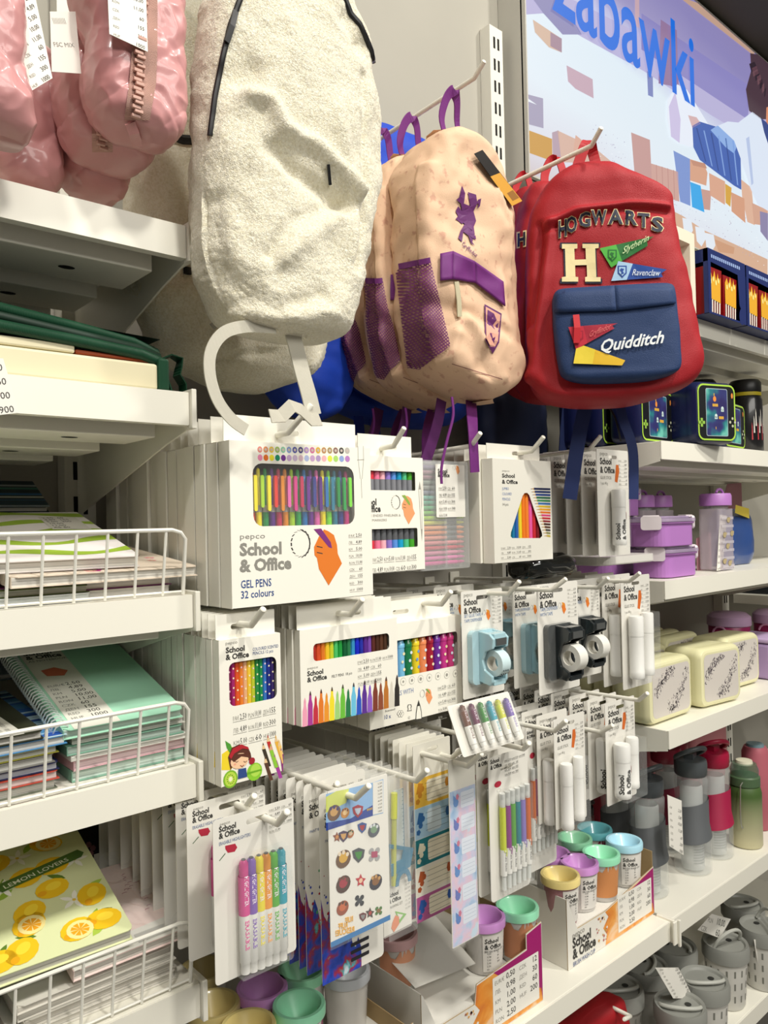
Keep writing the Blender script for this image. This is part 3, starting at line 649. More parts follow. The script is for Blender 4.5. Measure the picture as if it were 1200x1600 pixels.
for pts in ([(284, 868), (312, 864), (308, 850), (312, 838), (308, 826), (290, 828), (286, 842), (290, 855)], [(334, 918), (372, 912), (370, 870), (362, 832), (352, 800), (342, 836), (336, 874)]): f.pl(pts, INK, 2); 
f.pl([(288, 864), (308, 861), (304, 848), (307, 838), (304, 830), (293, 831), (290, 843), (294, 856)], CARD, 3); f.pl([(338, 914), (368, 909), (366, 872), (358, 836), (346, 838), (340, 876)], CARD, 3)
petal(297, 905, 5)
carton(f, W, H, .026, [win], .03, (0, .95), parent=t, hole_x=W*.40, inner=mat('#4a2a2a', .8))
cs = ['#2a8fd0', '#2456b8', '#79bce0', '#187848', '#e9cf2c', '#e88a5a', '#a01c34', '#6c2a96', '#c8388a', '#c23a78']; pw = (x1-x0)/10
for i, c in enumerate(cs):
    p = MB(); cx = x0+pw*(i+.5); p.lathe([(pw*.46, z0-.002), (pw*.46, z1-.012), (pw*.5, z1-.012), (pw*.5, z1-.007), (pw*.38, z1-.005), (pw*.38, z1+.002), (.0005, z1+.002)], mat(c, .3, coat=.4), (cx, .010, 0), 12)
    for k in range(3): p.flat(circ(cx+pw*.1*(-1)**k, z0+.008+(z1-z0-.024)*k/2.4, pw*.17, n=5+(i+k) % 3), .010-pw*.485, mat('#d8e4f0' if i % 2 else '#f2e4b8' if i != 4 else '#6a9ad0', .5))
    p.build('stamp_marker', t, smooth=True)
series(t, 9, .0275, 'white stamp marker box, %s behind the front one', 'stamp marker boxes', .004, .01, skip=('stamp_marker',))
hook(690, 944, .765, 'white hook through the stamp marker boxes', 705, 924)
# ------------------------------------------------------------------ blister cards
def card(f, w, h, parent, r=.005, hole=True, m=BCARD, name='backing_card', hx=.5, hz=.93):
    hs = [hang_hole(w*hx, h*hz, .026, .006)] if hole else []
    f.prism(rrect(0, 0, w, h, r), 0, .0008, m, holes=hs); return f.build(name, parent)
def dims(Y, bl, br, tl):
    o = PY(*bl, Y); return o, PY(*br, Y).x-o.x, PY(*tl, Y).z-o.z
def glue_tube(t, x, z0, z1, r, y=None, text=None, m='#ecebe6', dark=False):
    p = MB(); y = y if y is not None else -r-.001; M = mat(m, .35, spec=.5); h = z1-z0
    p.lathe([(.0005, z0), (r*.9, z0), (r, z0+.002), (r, z0+h*.12), (r*.97, z0+h*.125), (r*.97, z1-h*.32)], M, (x, y, 0), 18)
    cp = MB(); cp.lathe([(r, z1-h*.318), (r, z1-.003), (r*.9, z1), (.0005, z1)], M, (x, y, 0), 18)
    if text:
        sz = r*.95; zb = z0+h*.10
        for k, (s_, q) in enumerate((('School', .25), ('& Office', -.75))):
            vs_, fs, w_ = text_geo(s_, .035, 2, 0)
            out = []
            for a, b in vs_:      # runs up the tube, wrapped round it
                ang = math.radians(-90) + (-(b*sz)+sz*(-q)*1.1+sz*.25)/r*.9-.85
                out.append((x+(r+.0002)*math.cos(ang), y+(r+.0002)*math.sin(ang), zb+a*sz*.9))
            p.add(out, [tuple(f_) for f_ in fs], INK)
        col = mat('#c8442c', .5)
        for k in range(1):
            A = [(-.2+.5*i/4) for i in range(5)]
            pts = [(x+(r+.0003)*math.cos(a-.9), y+(r+.0003)*math.sin(a-.9)) for a in A]
            for i in range(4): p.poly([(pts[i][0], pts[i][1], z0+h*(.50-.02*i)), (pts[i+1][0], pts[i+1][1], z0+h*(.50-.02*i)), (pts[i+1][0], pts[i+1][1], z0+h*(.58+.01*i)), (pts[i][0], pts[i][1], z0+h*(.57+.01*i))], col)
    g = p.build('glue_stick', t, smooth=True, auto=50); cp.build('cap', g, smooth=True, auto=50); return g
def blister(t, x0, x1, z0, z1, d, r=.004):
    m = MB(); m.prism(rrect(x0, z0, x1, z1, r), -d, -.0003, CLEAR, back=False); return m.build('blister', t)
def glue_card(Y, bl, br, tl, label, tubes, grp, n, gap, lab, rot=0, orange='#cf6a2c', textv=True, back_tubes=False):
    o, w, h = dims(Y, bl, br, tl); t = thing('glue_stick_card', label, 'glue stick pack', tuple(o), group=grp, rot=(0, rot, 0))
    f = Face(Y, (0, 0, 1), *bl); k = w*.115
    f.brand(w*.10, h*.86, k); f.text('GLUE STICK', w*.10, h*.72, k*.7, GREY, y=-.0003, sx=.8); f.text('1 pcs 40 g', w*.10, h*.67, k*.6, GREY, y=-.0003, sx=.8)
    f.flat([(w*.55, h*.70), (w*.63, h*.69), (w*.70, h*.80), (w*.68, h*.86), (w*.60, h*.86)], -.0003, mat(orange, .5))
    f.prices(w*.68, h*.93, w*.3, h*.26, 1, 7); card(f, w, h, t, .003)
    tubes = [(a-.06, b*.62, c, d_) for a, b, c, d_ in tubes]
    for i, (a, b, c, d_) in enumerate(tubes): glue_tube(t, w*a, h*c, h*d_, w*b, text=textv and i == 0)
    xa = min(q[0]-q[1] for q in tubes)*w-.002; xb = max(q[0]+q[1] for q in tubes)*w+.002; rr_ = max(q[1] for q in tubes)*w*2+.003
    blister(t, xa, xb, h*min(q[2] for q in tubes)-.003, h*max(q[3] for q in tubes)+.003, rr_)
    series(t, n, gap, lab, grp, .003, .02, skip=() if back_tubes else ('blister',)); return t
glue_card(.76, (936, 870), (985, 866), (945, 702), 'white glue stick card beside the navy straps, front of the upper right hook', [(.50, .20, .10, .62)], 'glue stick cards on the upper right hook', 6, .033, 'upper glue stick card, %s behind the front one beside the navy straps')
hook(921, 702, .73, 'white hook carrying the upper glue stick cards', 939, 681)
glue_card(.765, (974, 1079), (1019, 1071), (966, 902), 'pair of white glue sticks on a card level with the tape dispensers', [(.30, .22, .10, .65), (.74, .18, .10, .66)], 'glue stick cards right of the tape dispensers', 6, .038, 'glue stick card right of the tape dispensers, %s behind the front one', textv=False)
hook(984, 908, .735, 'white hook carrying glue sticks right of the tape dispensers', 1000, 895)
glue_card(.73, (949, 1261), (995, 1250), (952, 1098), 'lower card with two white glue sticks and dark upright lettering', [(.33, .25, .08, .60), (.74, .19, .12, .62)], 'glue stick cards on the lower right hook', 10, .036, 'lower right glue stick card, %s behind the front one')
hook(998, 1094, .70, 'short white hook at the lower right glue stick cards', 1012, 1083)
glue_card(.70, (869, 1298), (917, 1288), (866, 1125), 'white glue stick pair above the wash cup carton, left of the lettered pair', [(.24, .20, .01, .60), (.66, .17, .04, .62)], 'glue stick cards above the wash cups', 5, .03, 'glue stick card above the wash cups, %s behind the front one', textv=False)
hook(939, 1144, .70, 'white hook running behind the lower right glue sticks', 958, 1133)
hook(867, 1142, .68, 'white hook of the glue sticks above the wash cups', 885, 1126)

# ---- tape dispensers ----------------------------------------------------------------------
def dispenser_card(Y, bl, br, tl, label, col, rollcol, grp, lines, bxl=.12):
    o, w, h = dims(Y, bl, br, tl); t = thing('tape_dispenser_card', label, 'tape dispenser pack', tuple(o), group=grp)
    f = Face(Y, (0, 0, 1), *bl); k = w*.085
    f.brand(w*.06, h*.87, k*1.2)
    for i, s_ in enumerate(lines): f.text(s_, w*.06, h*(.755-.045*i), k*.85, mat('#6a86b0', .6), y=-.0003, sx=.8)
    f.hand(w*.58, h*.70, w*.16, '#e07a2c', '#e0a02c'); f.prices(w*.74, h*.95, w*.24, h*.28, 1, 8)
    card(f, w, h, t, .003)
    M = mat(col, .22, spec=.6, coat=.5); xa, xb = w*bxl, w*(bxl+.50); W = xb-xa; zb = h*.13; hh = h*.50; D = .034
    m = MB()      # rounded tray against the card
    m.prism(rrect(xa, zb, xb+W*.2, zb+hh, .008), -.010, -.0003, M, back=False)
    prof = [(-.010, zb+.004), (-D+.004, zb), (-D, zb+.006), (-D, zb+.014), (-.020, zb+.022), (-.016, zb+.036), (-.022, zb+hh-.030), (-D-.002, zb+hh-.024), (-D-.004, zb+hh-.010), (-D+.004, zb+hh-.003), (-.010, zb+hh-.001)]
    m.xprism(prof, xa+W*.30, xa+W*.42, M); m.xprism(prof, xb-W*.02, xb+W*.08, M)
    m.box(xa+W*.42, xb-W*.02, -D-.002, -.010, zb+hh-.022, zb+hh-.003, M); m.box(xa+W*.42, xb-W*.02, -D, -.010, zb, zb+.008, M)
    m.build('dispenser_body', t, bevel=.0012)
    m = MB(); cx = (xa+W*.42+xb-W*.02)/2; hw = (xb-xa)*.20; cy, cz, R = -.028, zb+hh*.40, hh*.245
    n = 26; ring = []
    for r in (R, R*.55):
        ring.append([(cy+r*math.cos(2*math.pi*i/n), cz+r*math.sin(2*math.pi*i/n)) for i in range(n)])
    T = mat(rollcol, .35); C = mat('#dedbd0', .5)
    for side, x in ((0, cx-hw), (1, cx+hw)):
        v = [(x, a, b) for a, b in ring[0]]+[(x, a, b) for a, b in ring[1]]; fs = [(i, (i+1) % n, (i+1) % n+n, i+n) for i in range(n)]
        m.add(v, fs, T)
    for q, M_ in ((0, T), (1, C)):
        m.add([(cx-hw, a, b) for a, b in ring[q]]+[(cx+hw, a, b) for a, b in ring[q]], [(i, (i+1) % n, (i+1) % n+n, i+n) for i in range(n)], M_)
    if rollcol != '#e4e2da':
        for i in range(6):
            a = math.pi*(1.15+.12*i); y, z = cy+(R+.0002)*math.cos(a), cz+(R+.0002)*math.sin(a); 
            for q in (-1, 0, 1): m.box(cx+q*hw*.5-.001, cx+q*hw*.5+.001, y-.0002, y+.0006, z-.001, z+.001, mat('#3c4a4c', .5))
    m.build('tape_roll', t, smooth=True)
    m = MB(); m.box(xa+W*.46, xb-W*.06, -D-.0045, -D-.002, zb+hh-.020, zb+hh-.010, mat('#8a8d8c', .3, metal=.8)); m.build('cutter_blade', t)
    m = MB(); m.prism(rrect(xa-.003, zb-.003, xb+W*.25, zb+hh+.003, .008), -.0115, -.0002, CLEAR, back=False); m.build('blister', t)
    return t
LT = ('SET GLUE TAPE +', 'TAPE DISPENSER')
a = dispenser_card(.775, (724, 1094), (788, 1078), (729, 924), 'light blue tape dispenser with spotted tape on a card beside the stamp markers', '#a9cdd6', '#c9dfe2', 'blue dispenser cards', LT)
b = dup(a, (a.location.x+.004, .835, a.location.z+.003), .02, 'second light blue dispenser card, just behind the spotted tape one'); dup(a, (a.location.x-.002, .89, a.location.z), -.01, 'third light blue dispenser card, behind two others by the stamp markers')
hook(795, 928, .735, 'white hook of the light blue dispenser with spotted tape', 812, 908)
a = dispenser_card(.795, (804, 1077), (858, 1066), (809, 917), 'light blue tape dispenser card directly left of the black dispenser', '#9cc3cf', '#e4e2da', 'blue dispenser cards', ('TAPE DISPENSER', 'WITH TAPE'), .2)
dup(a, (a.location.x+.003, .86, a.location.z), .02, 'light blue dispenser card behind the one left of the black dispenser')
a = dispenser_card(.745, (843, 1088), (906, 1074), (838, 914), 'black tape dispenser with white tape on a card, nearest of the dark ones', '#1c2224', '#e4e2da', 'black dispenser cards', ('TAPE DISPENSER', 'WITH TAPE'))
hook(862, 922, .715, 'white hook of the black tape dispenser', 885, 904)
a = dup(a, (PY(895, 1062, .80).x-.018, .80, PY(895, 1062, .80).z), 0, 'second black tape dispenser half hidden behind the nearest dark one')
dup(a, (a.location.x, .87, a.location.z), 0, 'third black tape dispenser furthest back behind the dark ones')
hook(934, 918, .75, 'white hook between the black dispensers and the glue sticks', 951, 903)

# ---- highlighters -------------------------------------------------------------------------
H_ = (250, 1180, 3)
def pens_blister(t, w, h, xs, r, zb, zt, cols, style):
    for i, c in enumerate(cols):
        x = xs[i]; p = MB(); W_ = mat('#e9e8e2', .35); a = zb[i] if isinstance(zb, list) else zb; b = zt[i] if isinstance(zt, list) else zt; L = b-a; y = -r-.0006
        C = mat(c, .3, alpha=.95)
        if style == 'hi':
            p.lathe([(.0005, a), (r*.8, a), (r*.85, a+L*.09), (r, a+L*.10), (r, a+L*.52)], W_, (x, y, 0), 14)
            p.lathe([(r*1.02, a+L*.52), (r*1.02, a+L*.86)], C, (x, y, 0), 14); cp = MB(); cp.lathe([(r*.85, a+L*.86), (r*.85, a+L*.97), (r*.5, b), (.0005, b)], mat(c, .25, alpha=.7), (x, y, 0), 14)
            p.lathe([(r*.4, a+L*.94), (r*.4, b+.001), (.0005, b+.001)], mat('#55565a', .4), (x, y, 0), 8)
            for s_, q, m_ in (('HIGHLIGHTER', .60, '#f0e6f0'), ('ERASABLE', .18, c)):
                vs_, fs, w_ = text_geo(s_, .02, 1, 0); k = L*.26/w_
                p.add([(x+r*1.03*math.sin((vb-.35)*1.1), y-r*1.03*math.cos((vb-.35)*1.1), a+L*(.87 if q > .5 else .48)-va*k) for va, vb in vs_], fs, mat(m_, .5))
        else:
            p.lathe([(.0005, a), (r*.7, a), (r*.75, a+L*.15)], mat('#e9ece8', .3, alpha=.7), (x, y, 0), 12)
            p.lathe([(r, a+L*.15), (r, a+L*.42)], W_, (x, y, 0), 12); p.lathe([(r*1.01, a+L*.42), (r*1.01, a+L*.86)], C, (x, y, 0), 12)
            cp = MB(); cp.lathe([(r*.9, a+L*.86), (r*.9, b), (.0005, b)], mat('#e9ece8', .3, alpha=.6), (x, y, 0), 12); p.lathe([(r*.45, b-L*.07), (r*.45, b-L*.02), (.0005, b-L*.02)], mat('#4a4a48', .4), (x, y, 0), 8)
            # slanted lower edge of the colour field
            p.flat([(x-r*.8, a+L*.42), (x+r*.5, a+L*.34), (x+r*.8, a+L*.42)], y-r*.95, C)
            vs_, fs, w_ = text_geo('Double Shades', .01, 1, .2); k = L*.2/w_
            p.add([(x+(vb-.35)*r*.9, y-r*1.02, a+L*.40-va*k) for va, vb in vs_], fs, INK)
        g = p.build('marker_pen' if style != 'hi' else 'highlighter', t, smooth=True); cp.build('cap', g, smooth=True)
Y = .70; f = Face(Y, H_, 337, 1542); W = PY(463, 1482, Y).x-f.o.x; H = PY(337, 1282, Y).z-f.o.z
t = thing('highlighter_card', 'card of six erasable highlighters from pink to turquoise, front of its hook', 'highlighter pack', tuple(f.o), group='highlighter cards')
f.tx('pepco', (280, 330), (328, 318), 14, GREY); f.tx('School', (276, 362), (356, 338), 27, INK, .035); f.tx('& Office', (276, 392), (374, 364), 27, INK, .035); f.tx('ERASABLE HIGHLIGHTERS', (276, 425), (424, 378), 17, mat('#5a6f9a', .6))
f.pl([(305, 425), (352, 414), (362, 432), (350, 452), (318, 458), (306, 440)], '#b02a40')
for i in range(10): f.pl([(305-2.8*i, 458+3.6*i), (307-2.8*i, 460+3.6*i), (305-2.8*i, 466+3.4*i), (302-2.8*i, 463+3.4*i)], '#4a6a4a')
px, pz = f.q(510, 240); f.prices(px, pz, .030, .028, 2, 5)
card(f, W, H, t, .004, hx=.53, hz=.93)
xs = [f.q(c, 700)[0] for c in (380, 416, 452, 486, 520, 556)]; r = .0058
pens_blister(t, W, H, xs, r, [f.q(c, d)[1] for c, d in ((380, 1010), (416, 1000), (452, 985), (486, 970), (520, 960), (556, 945))], [f.q(c, d)[1] for c, d in ((380, 480), (416, 470), (452, 460), (486, 450), (520, 440), (556, 428))], ['#dd4f97', '#8562b8', '#efdf3c', '#f2a13a', '#5fb33e', '#2aa3b8'], 'hi')
blister(t, xs[0]-.009, xs[5]+.009, f.q(380, 1015)[1]-.002, f.q(556, 420)[1]+.003, .014)
series(t, 2, .057, 'highlighter card directly behind the front one', 'highlighter cards', skip=('blister',))
c = [o for o in COL.objects if o.name.startswith('highlighter_card')][-1]; series(c, 9, .03, 'highlighter card, %s behind the second card of its hook', 'highlighter cards', .004, .015, skip=('highlighter', 'blister'))
c['label'] = 'highlighter card directly behind the front one, pink pen showing at its edge'
hook(434, 1287, .675, 'white hook through the front highlighter card', 449, 1268); hook(383, 1263, .745, 'white hook ending behind the front highlighter card', 398, 1243)

# ---- paint sheets and sticker sheet -------------------------------------------------------
def galaxy():
    mm = bpy.data.materials.new('splashed_paint_print'); mm.use_nodes = True; nt = mm.node_tree; b = nt.nodes['Principled BSDF']; b.inputs['Roughness'].default_value = .35
    tc = nt.nodes.new('ShaderNodeTexCoord'); n = nt.nodes.new('ShaderNodeTexNoise'); n.inputs['Scale'].default_value = 48; n.inputs['Detail'].default_value = 9; n.inputs['Distortion'].default_value = .3
    r = nt.nodes.new('ShaderNodeValToRGB'); cr = r.color_ramp
    for i, (p, c) in enumerate(((.28, '#10184a'), (.40, '#1f3fa8'), (.48, '#2c4ab8'), (.53, '#7a2f74'), (.58, '#a52a34'), (.63, '#3aa0a8'), (.72, '#c8d4dc'))):
        e = cr.elements[i] if i < 2 else cr.elements.new(p); e.position = p; e.color = rgb(c)
    nt.links.new(tc.outputs['Object'], n.inputs['Vector']); nt.links.new(n.outputs['Fac'], r.inputs[0]); nt.links.new(r.outputs[0], b.inputs['Base Color']); return mm
GAL = galaxy()
def paint_card(Y, bl, br, tl, label, grp):
    o, w, h = dims(Y, bl, br, tl); t = thing('paint_set_card', label, 'paint set', tuple(o), group=grp); f = Face(Y, (0, 0, 1), *bl)
    f.brand(w*.08, h*.86, w*.075); f.text('PAINT BY NUMBERS', w*.08, h*.74, w*.05, BLUEINK, y=-.0003, sx=.8); f.prices(w*.72, h*.96, w*.26, h*.24, 1, 9)
    rn = random.Random(4); pts = [(0, 0), (w*.62, 0)]
    pts += [(w*(.62-.62*i/14), h*(.10+.30*i/14+.05*math.sin(i*1.9)+.02*rn.random())) for i in range(15)]; f.flat(pts, -.0002, GAL)
    for i in range(40):
        x = w*rn.uniform(.03, .6); z = h*(rn.uniform(.25, .62)-.25*x/w); rr_ = rn.uniform(.0004, .0018); f.flat(circ(x, z, rr_, rr_*rn.uniform(.8, 1.6), 7), -.00025, mat(rn.choice(['#a5222e', '#2c4ab8', '#3a7fa8', '#20285a', '#4a9a6a']), .5))
    for i in range(3): f.flat(rrect(w*.45, h*(.05+.04*i), w*.75, h*(.07+.04*i), .001, 2), -.0004, mat('#2a2a30', .4))
    card(f, w, h, t, .005, hx=.55); return t
t = paint_card(.715, (504, 1541), (600, 1506), (496, 1243), 'card with red and blue splashed paint print, directly behind the sticker sheet', 'splashed paint cards')
hook(556, 1247, .675, 'white hook through the sticker sheet', 577, 1227)
t = paint_card(.755, (480, 1525), (576, 1490), (474, 1228), 'splashed paint card on the hook left of the sticker sheet, foremost of its stack', 'splashed paint cards')
series(t, 9, .017, 'splashed paint card, %s behind the foremost left of the sticker sheet', 'splashed paint cards', .003, .02)
hook(520, 1234, .735, 'white hook hidden behind the sticker sheet', 527, 1224)
Y = .69; f = Face(Y, (480, 1180, 4.445), 517, 1481); W = PY(610, 1443, Y).x-f.o.x; H = PY(509, 1238, Y).z-f.o.z
t = thing('sticker_sheet', 'clear wrapped sheet of small brown, green and red stickers with a blue header', 'sticker sheet', tuple(f.o))
f.flat([(0, 0), (W, 0), (W, .006), (0, .006)], -.0001, mat('#2a7ab8', .4)); f.pl([(130, 525), (130, 270), (455, 190), (528, 165), (528, 402), (455, 420)], '#8fb7e0', 1)
f.pl([(130, 525), (130, 470), (300, 440), (455, 345), (455, 420)], '#1f3f98', 2); f.pl([(130, 290), (200, 250), (290, 232), (270, 330), (130, 400)], '#cfd86a', 2)
f.pl([(455, 190), (524, 172), (526, 396), (455, 414)], PAPER, 3)
for i in range(9): f.tx(['2,50', '4,89', '5,00', '10,00', '11,00', '60', '155', '300', '1000'][i], (488, 204+i*24), (518, 197+i*24), 12, INK, lay=4)
f.tx('TEMPORARY', (412, 388), (452, 376), 16, mat('#f0c030', .5), .02, 4)
def badge(cx, cy, r, c1, c2, c3, k):     # plain made-up sticker motifs
    if k % 4 == 0: 
        f.ell((cx, cy), r, r*1.2, c1, 4); f.ell((cx, cy-r*.2), r*.6, r*.7, c2, 5); [f.ell((cx+r*.55*math.cos(a), cy-r*.9+r*.25*abs(math.cos(a))), r*.22, r*.3, c3, 6, 10) for a in (0.3, 1.57, 2.8)]
    elif k % 4 == 1:
        p = []; [p.append((cx+(r if i % 2 == 0 else r*.5)*math.cos(i*math.pi/5-1.57), cy+1.25*(r if i % 2 == 0 else r*.5)*math.sin(i*math.pi/5-1.57))) for i in range(10)]; f.pl(p, c1, 4); f.ell((cx, cy), r*.35, r*.45, c2, 5)
    elif k % 4 == 2:
        f.pl([(cx-r, cy-r*.6), (cx, cy-r*1.1), (cx+r, cy-r*.8), (cx+r*.8, cy+r*.4), (cx, cy+r*1.3), (cx-r*.8, cy+r*.5)], c1, 4); f.pl([(cx-r*.6, cy-r*.4), (cx+r*.6, cy-r*.55), (cx+r*.4, cy+r*.3), (cx, cy+r*.8), (cx-r*.4, cy+r*.3)], c2, 5)
    else:
        for dx, dy in ((-.5, -.6), (.5, -.7), (-.5, .6), (.5, .5)): f.ell((cx+dx*r, cy+dy*r), r*.42, r*.5, c1, 4)
        f.pl([(cx-r*.5, cy-r*.5), (cx+r*.5, cy-r*.6), (cx+r*.5, cy+r*.4), (cx-r*.5, cy+r*.5)], c2, 5)
bd = [(185, 400, 46, '#6b4a32', '#c79a5a', '#3b2f6a', 0), (262, 400, 30, '#c98a3a', '#e8c48a', '#8a4a2a', 0), (350, 385, 38, '#a3283a', '#b9c4d4', '#2f4a8a', 2),
      (205, 568, 30, '#8a4a34', '#c98a4a', '#3a2a5a', 1), (250, 560, 34, '#4a3a5a', '#d0a060', '#7a2a30', 2), (300, 545, 24, '#b06a3a', '#d8c0a0', '#3a5a3a', 0), (380, 500, 32, '#3a5a9a', '#b03a44', '#d8d8e0', 2), (462, 520, 40, '#5a5f6a', '#7a9a7a', '#d8dce0', 0),
      (250, 720, 52, '#6a4a30', '#d8a83a', '#e8d8c0', 0), (355, 690, 44, '#4a4e54', '#3f8a3a', '#2c5a28', 2), (465, 690, 42, '#a8a8a8', '#b04a6a', '#5a8a4a', 3),
      (250, 895, 50, '#4a2c22', '#a3283a', '#6a3a2a', 0), (370, 870, 38, '#c02a3a', '#f0c8a8', '#2a1c1a', 1), (362, 1010, 34, '#2a2c34', '#3c4048', '#1a1a1a', 3), (475, 880, 44, '#2a2638', '#8a5a2c', '#c89858', 0),
      (245, 1060, 42, '#9a4a2c', '#c8663a', '#5a3424', 0), (385, 1120, 26, '#6a2c34', '#8a8a8a', '#c89858', 2), (435, 1095, 32, '#4a3a3a', '#b03a3a', '#d8a858', 1), (495, 1080, 26, '#4a7a3a', '#8a6a3a', '#c89858', 3)]
for i, b_ in enumerate(bd): badge(*b_)
for i, s_ in enumerate(('RUFF', 'RUFF', 'RESCUE!')):     # reads mirrored, as on the sheet
    vs_, fs, w_ = text_geo(s_, .03, 2, 0); A = f.q((318, 280, 328)[i], (1150, 1192, 1222)[i]); B = f.q((262, 215, 195)[i], (1165, 1207, 1255)[i]); k = (A[0]-B[0])/w_
    f.add([(A[0]-a*k, -.0006, A[1]-(A[1]-B[1])*a/w_+b*.0085) for a, b in vs_], [tuple(reversed(q)) for q in fs], mat('#eeb02c', .5))
f.prism(rrect(0, 0, W, H, .001, 1), 0, .0008, PAPER, holes=[hang_hole(W*.52, H*.9)]); f.build('printed_sheet', t)
m = MB(); m.flat(rrect(-.002, -.002, W+.002, H+.002, .001, 1), -.002, mat('#f4f6f4', .1, alpha=.10, coat=1)); m.build('clear_sleeve', t)

# ---- drawing set --------------------------------------------------------------------------
Y = .735; f = Face(Y, (480, 1180, 4.445), 600, 1466); W = PY(643, 1447, Y).x-f.o.x; H = PY(600, 1215, Y).z-f.o.z
t = thing('drawing_set', 'clear bag with a yellow pen, teal rulers and a drawing set card', 'drawing set', tuple(f.o))
p0 = f.q(535, 930); f.flat([(0, .001), (W, .002), (W, f.q(720, 825)[1]), (0, f.q(560, 920)[1])], -.0002, PAPER)
f.tx('School', (566, 990), (632, 965), 30, INK, .035, 4); f.tx('& Office', (566, 1030), (650, 1000), 30, INK, .035, 4); f.tx('DRAWING SET', (566, 1070), (662, 1030), 20, GREY, 0, 4)
f.pl([(608, 1082), (688, 1100), (640, 1165)], '#8cc26a', 5); f.pl([(622, 1098), (664, 1106), (640, 1140)], PAPER, 6); f.pl([(590, 1160), (610, 1110), (636, 1120), (636, 1170), (600, 1228), (582, 1200)], '#e8906a', 6)
px, pz = f.q(676, 850); f.prices(px, pz, .010, .04, 1, 8); f.build('insert_card', t)
m = MB(); a = f.q(568, 900); b = f.q(600, 250); m.tube([(f.q(582, 900)[0], -.005, a[1]), (f.q(585, 430)[0], -.005, f.q(585, 430)[1])], .0034, mat('#d8dc6a', .2, alpha=.7), 10); m.tube([(f.q(584, 430)[0], -.005, f.q(585, 430)[1]), (f.q(586, 250)[0], -.005, b[1])], .0042, mat('#dbe026', .3, coat=.5), 10); m.build('yellow_pen', t, smooth=True)
m = MB(); TE = mat('#2a8ab0', .2, alpha=.6, coat=.5); TC = mat('#e6f0ee', .2, alpha=.5, coat=.5)
a = f.q(602, 850); b = f.q(655, 225); m.prism([(a[0], a[1]), (b[0], a[1]), (b[0], b[1]), (a[0], b[1])], -.0030, -.0015, TC)
for i in range(22): z = b[1]-(b[1]-a[1])*i/22; m.box(b[0]-(.004 if i % 5 == 0 else .0025), b[0]-.0003, -.0033, -.0031, z-.0004, z, TE)
m.box(b[0]-.0006, b[0], -.0033, -.0031, a[1], b[1], TE); m.build('ruler', t)
m = MB(); P = [f.q(*q) for q in ((542, 605), (712, 632), (690, 760), (560, 830))]; m.prism(P[::-1], -.0075, -.006, TE, holes=[[((p[0]-.008)*.55+.008, (p[1]-P[0][1])*.5+P[0][1]-.006) for p in P]]); m.build('set_square', t)
m = MB(); c = f.q(645, 840); m.prism(circ(c[0]-.002, c[1]-.006, .0135, .020, 16, 0, 180)+circ(c[0]-.002, c[1]-.006, .008, .013, 16, 0, 180)[::-1], -.009, -.008, TE); m.build('protractor', t)
m = MB(); m.flat(rrect(-.001, -.001, W+.001, H, .002, 1), -.011, mat('#f4f6f4', .1, alpha=.14, coat=1)); m.flat(rrect(-.001, -.001, W+.001, H, .002, 1), .0, mat('#eceae2', .3, alpha=.5)); m.build('clear_bag', t)
series(t, 8, .018, 'drawing set bag, %s behind the front one with the yellow pen', 'drawing set bags', .003, .03, skip=('ruler', 'set_square', 'protractor', 'yellow_pen'))
hook(651, 1220, .70, 'long white hook over the drawing sets', 668, 1203)

# ---- label sticker sheet (five framed labels) ---------------------------------------------
L_ = (560, 1120, 3.75)
Y = .765; f = Face(Y, L_, 651, 1442); W = PY(709, 1424, Y).x-f.o.x; H = PY(651, 1164, Y).z-f.o.z
t = thing('label_sticker_sheet', 'sheet of five lined name labels in yellow, blue, teal, white and magenta', 'sticker sheet', tuple(f.o))
f.prism(rrect(0, 0, W, H, .002, 2), 0, .0008, CARD, holes=[hang_hole(W*.52, H*.955, .02)])
rows = [((345, 355), (556, 310), (556, 470), (345, 530), '#efc04a', '#c8862a'), ((345, 535), (556, 470), (558, 655), (345, 705), '#a9cde6', '#2f6aa8'), ((345, 710), (558, 655), (560, 815), (345, 868), '#1f7a84', '#e8e2c8'), ((342, 872), (560, 818), (558, 978), (342, 1040), '#efe9da', '#b0562c'), ((340, 1045), (556, 985), (556, 1130), (340, 1195), '#b65a94', '#2a5aa8')]
for i, (a, b, c, d, c1, c2) in enumerate(rows):
    A, B, C_q, D = f.q(*a), f.q(*b), f.q(*c), f.q(*d); z1 = (A[1]+B[1])/2; z0 = (C_q[1]+D[1])/2; w_ = W-.001
    f.flat([(.0005, z0), (w_, z0), (w_, z1), (.0005, z1)], -.0001, mat(c1, .4)); hh = z1-z0
    f.flat(rrect(w_*.34, z0+hh*.12, w_*.97 if i != 1 else w_*.72, z1-hh*.12, .004), -.0002, mat('#f1e9d2' if i != 1 else '#d5e4ec', .5))
    for k in range(4): f.flat([(w_*.30, z0+hh*(.2+.19*k)), (w_*.92, z0+hh*(.2+.19*k)), (w_*.92, z0+hh*(.2+.19*k)+.0004), (w_*.30, z0+hh*(.2+.19*k)+.0004)], -.0003, INK)
    for k in range(3): f.flat(circ(w_*(.10+.06*k), z0+hh*(.22+.2*k), w_*.06, n=5+k), -.0003, mat(c2, .5))
    f.flat([(w_*.06, z0+hh*.5), (w_*.2, z0+hh*.45), (w_*.24, z0+hh*.8), (w_*.12, z0+hh*.86)], -.0004, mat(c2, .5)); f.flat(circ(w_*.90, z0+hh*.6, w_*.06, w_*.1, 6), -.0004, mat(c2, .5))
f.build('printed_sheet', t)
series(t, 8, .013, 'name label sheet, %s behind the front one', 'name label sheets', .002, .03)
hook(706, 1184, .745, 'white hook of the name label sheets', 722, 1170)
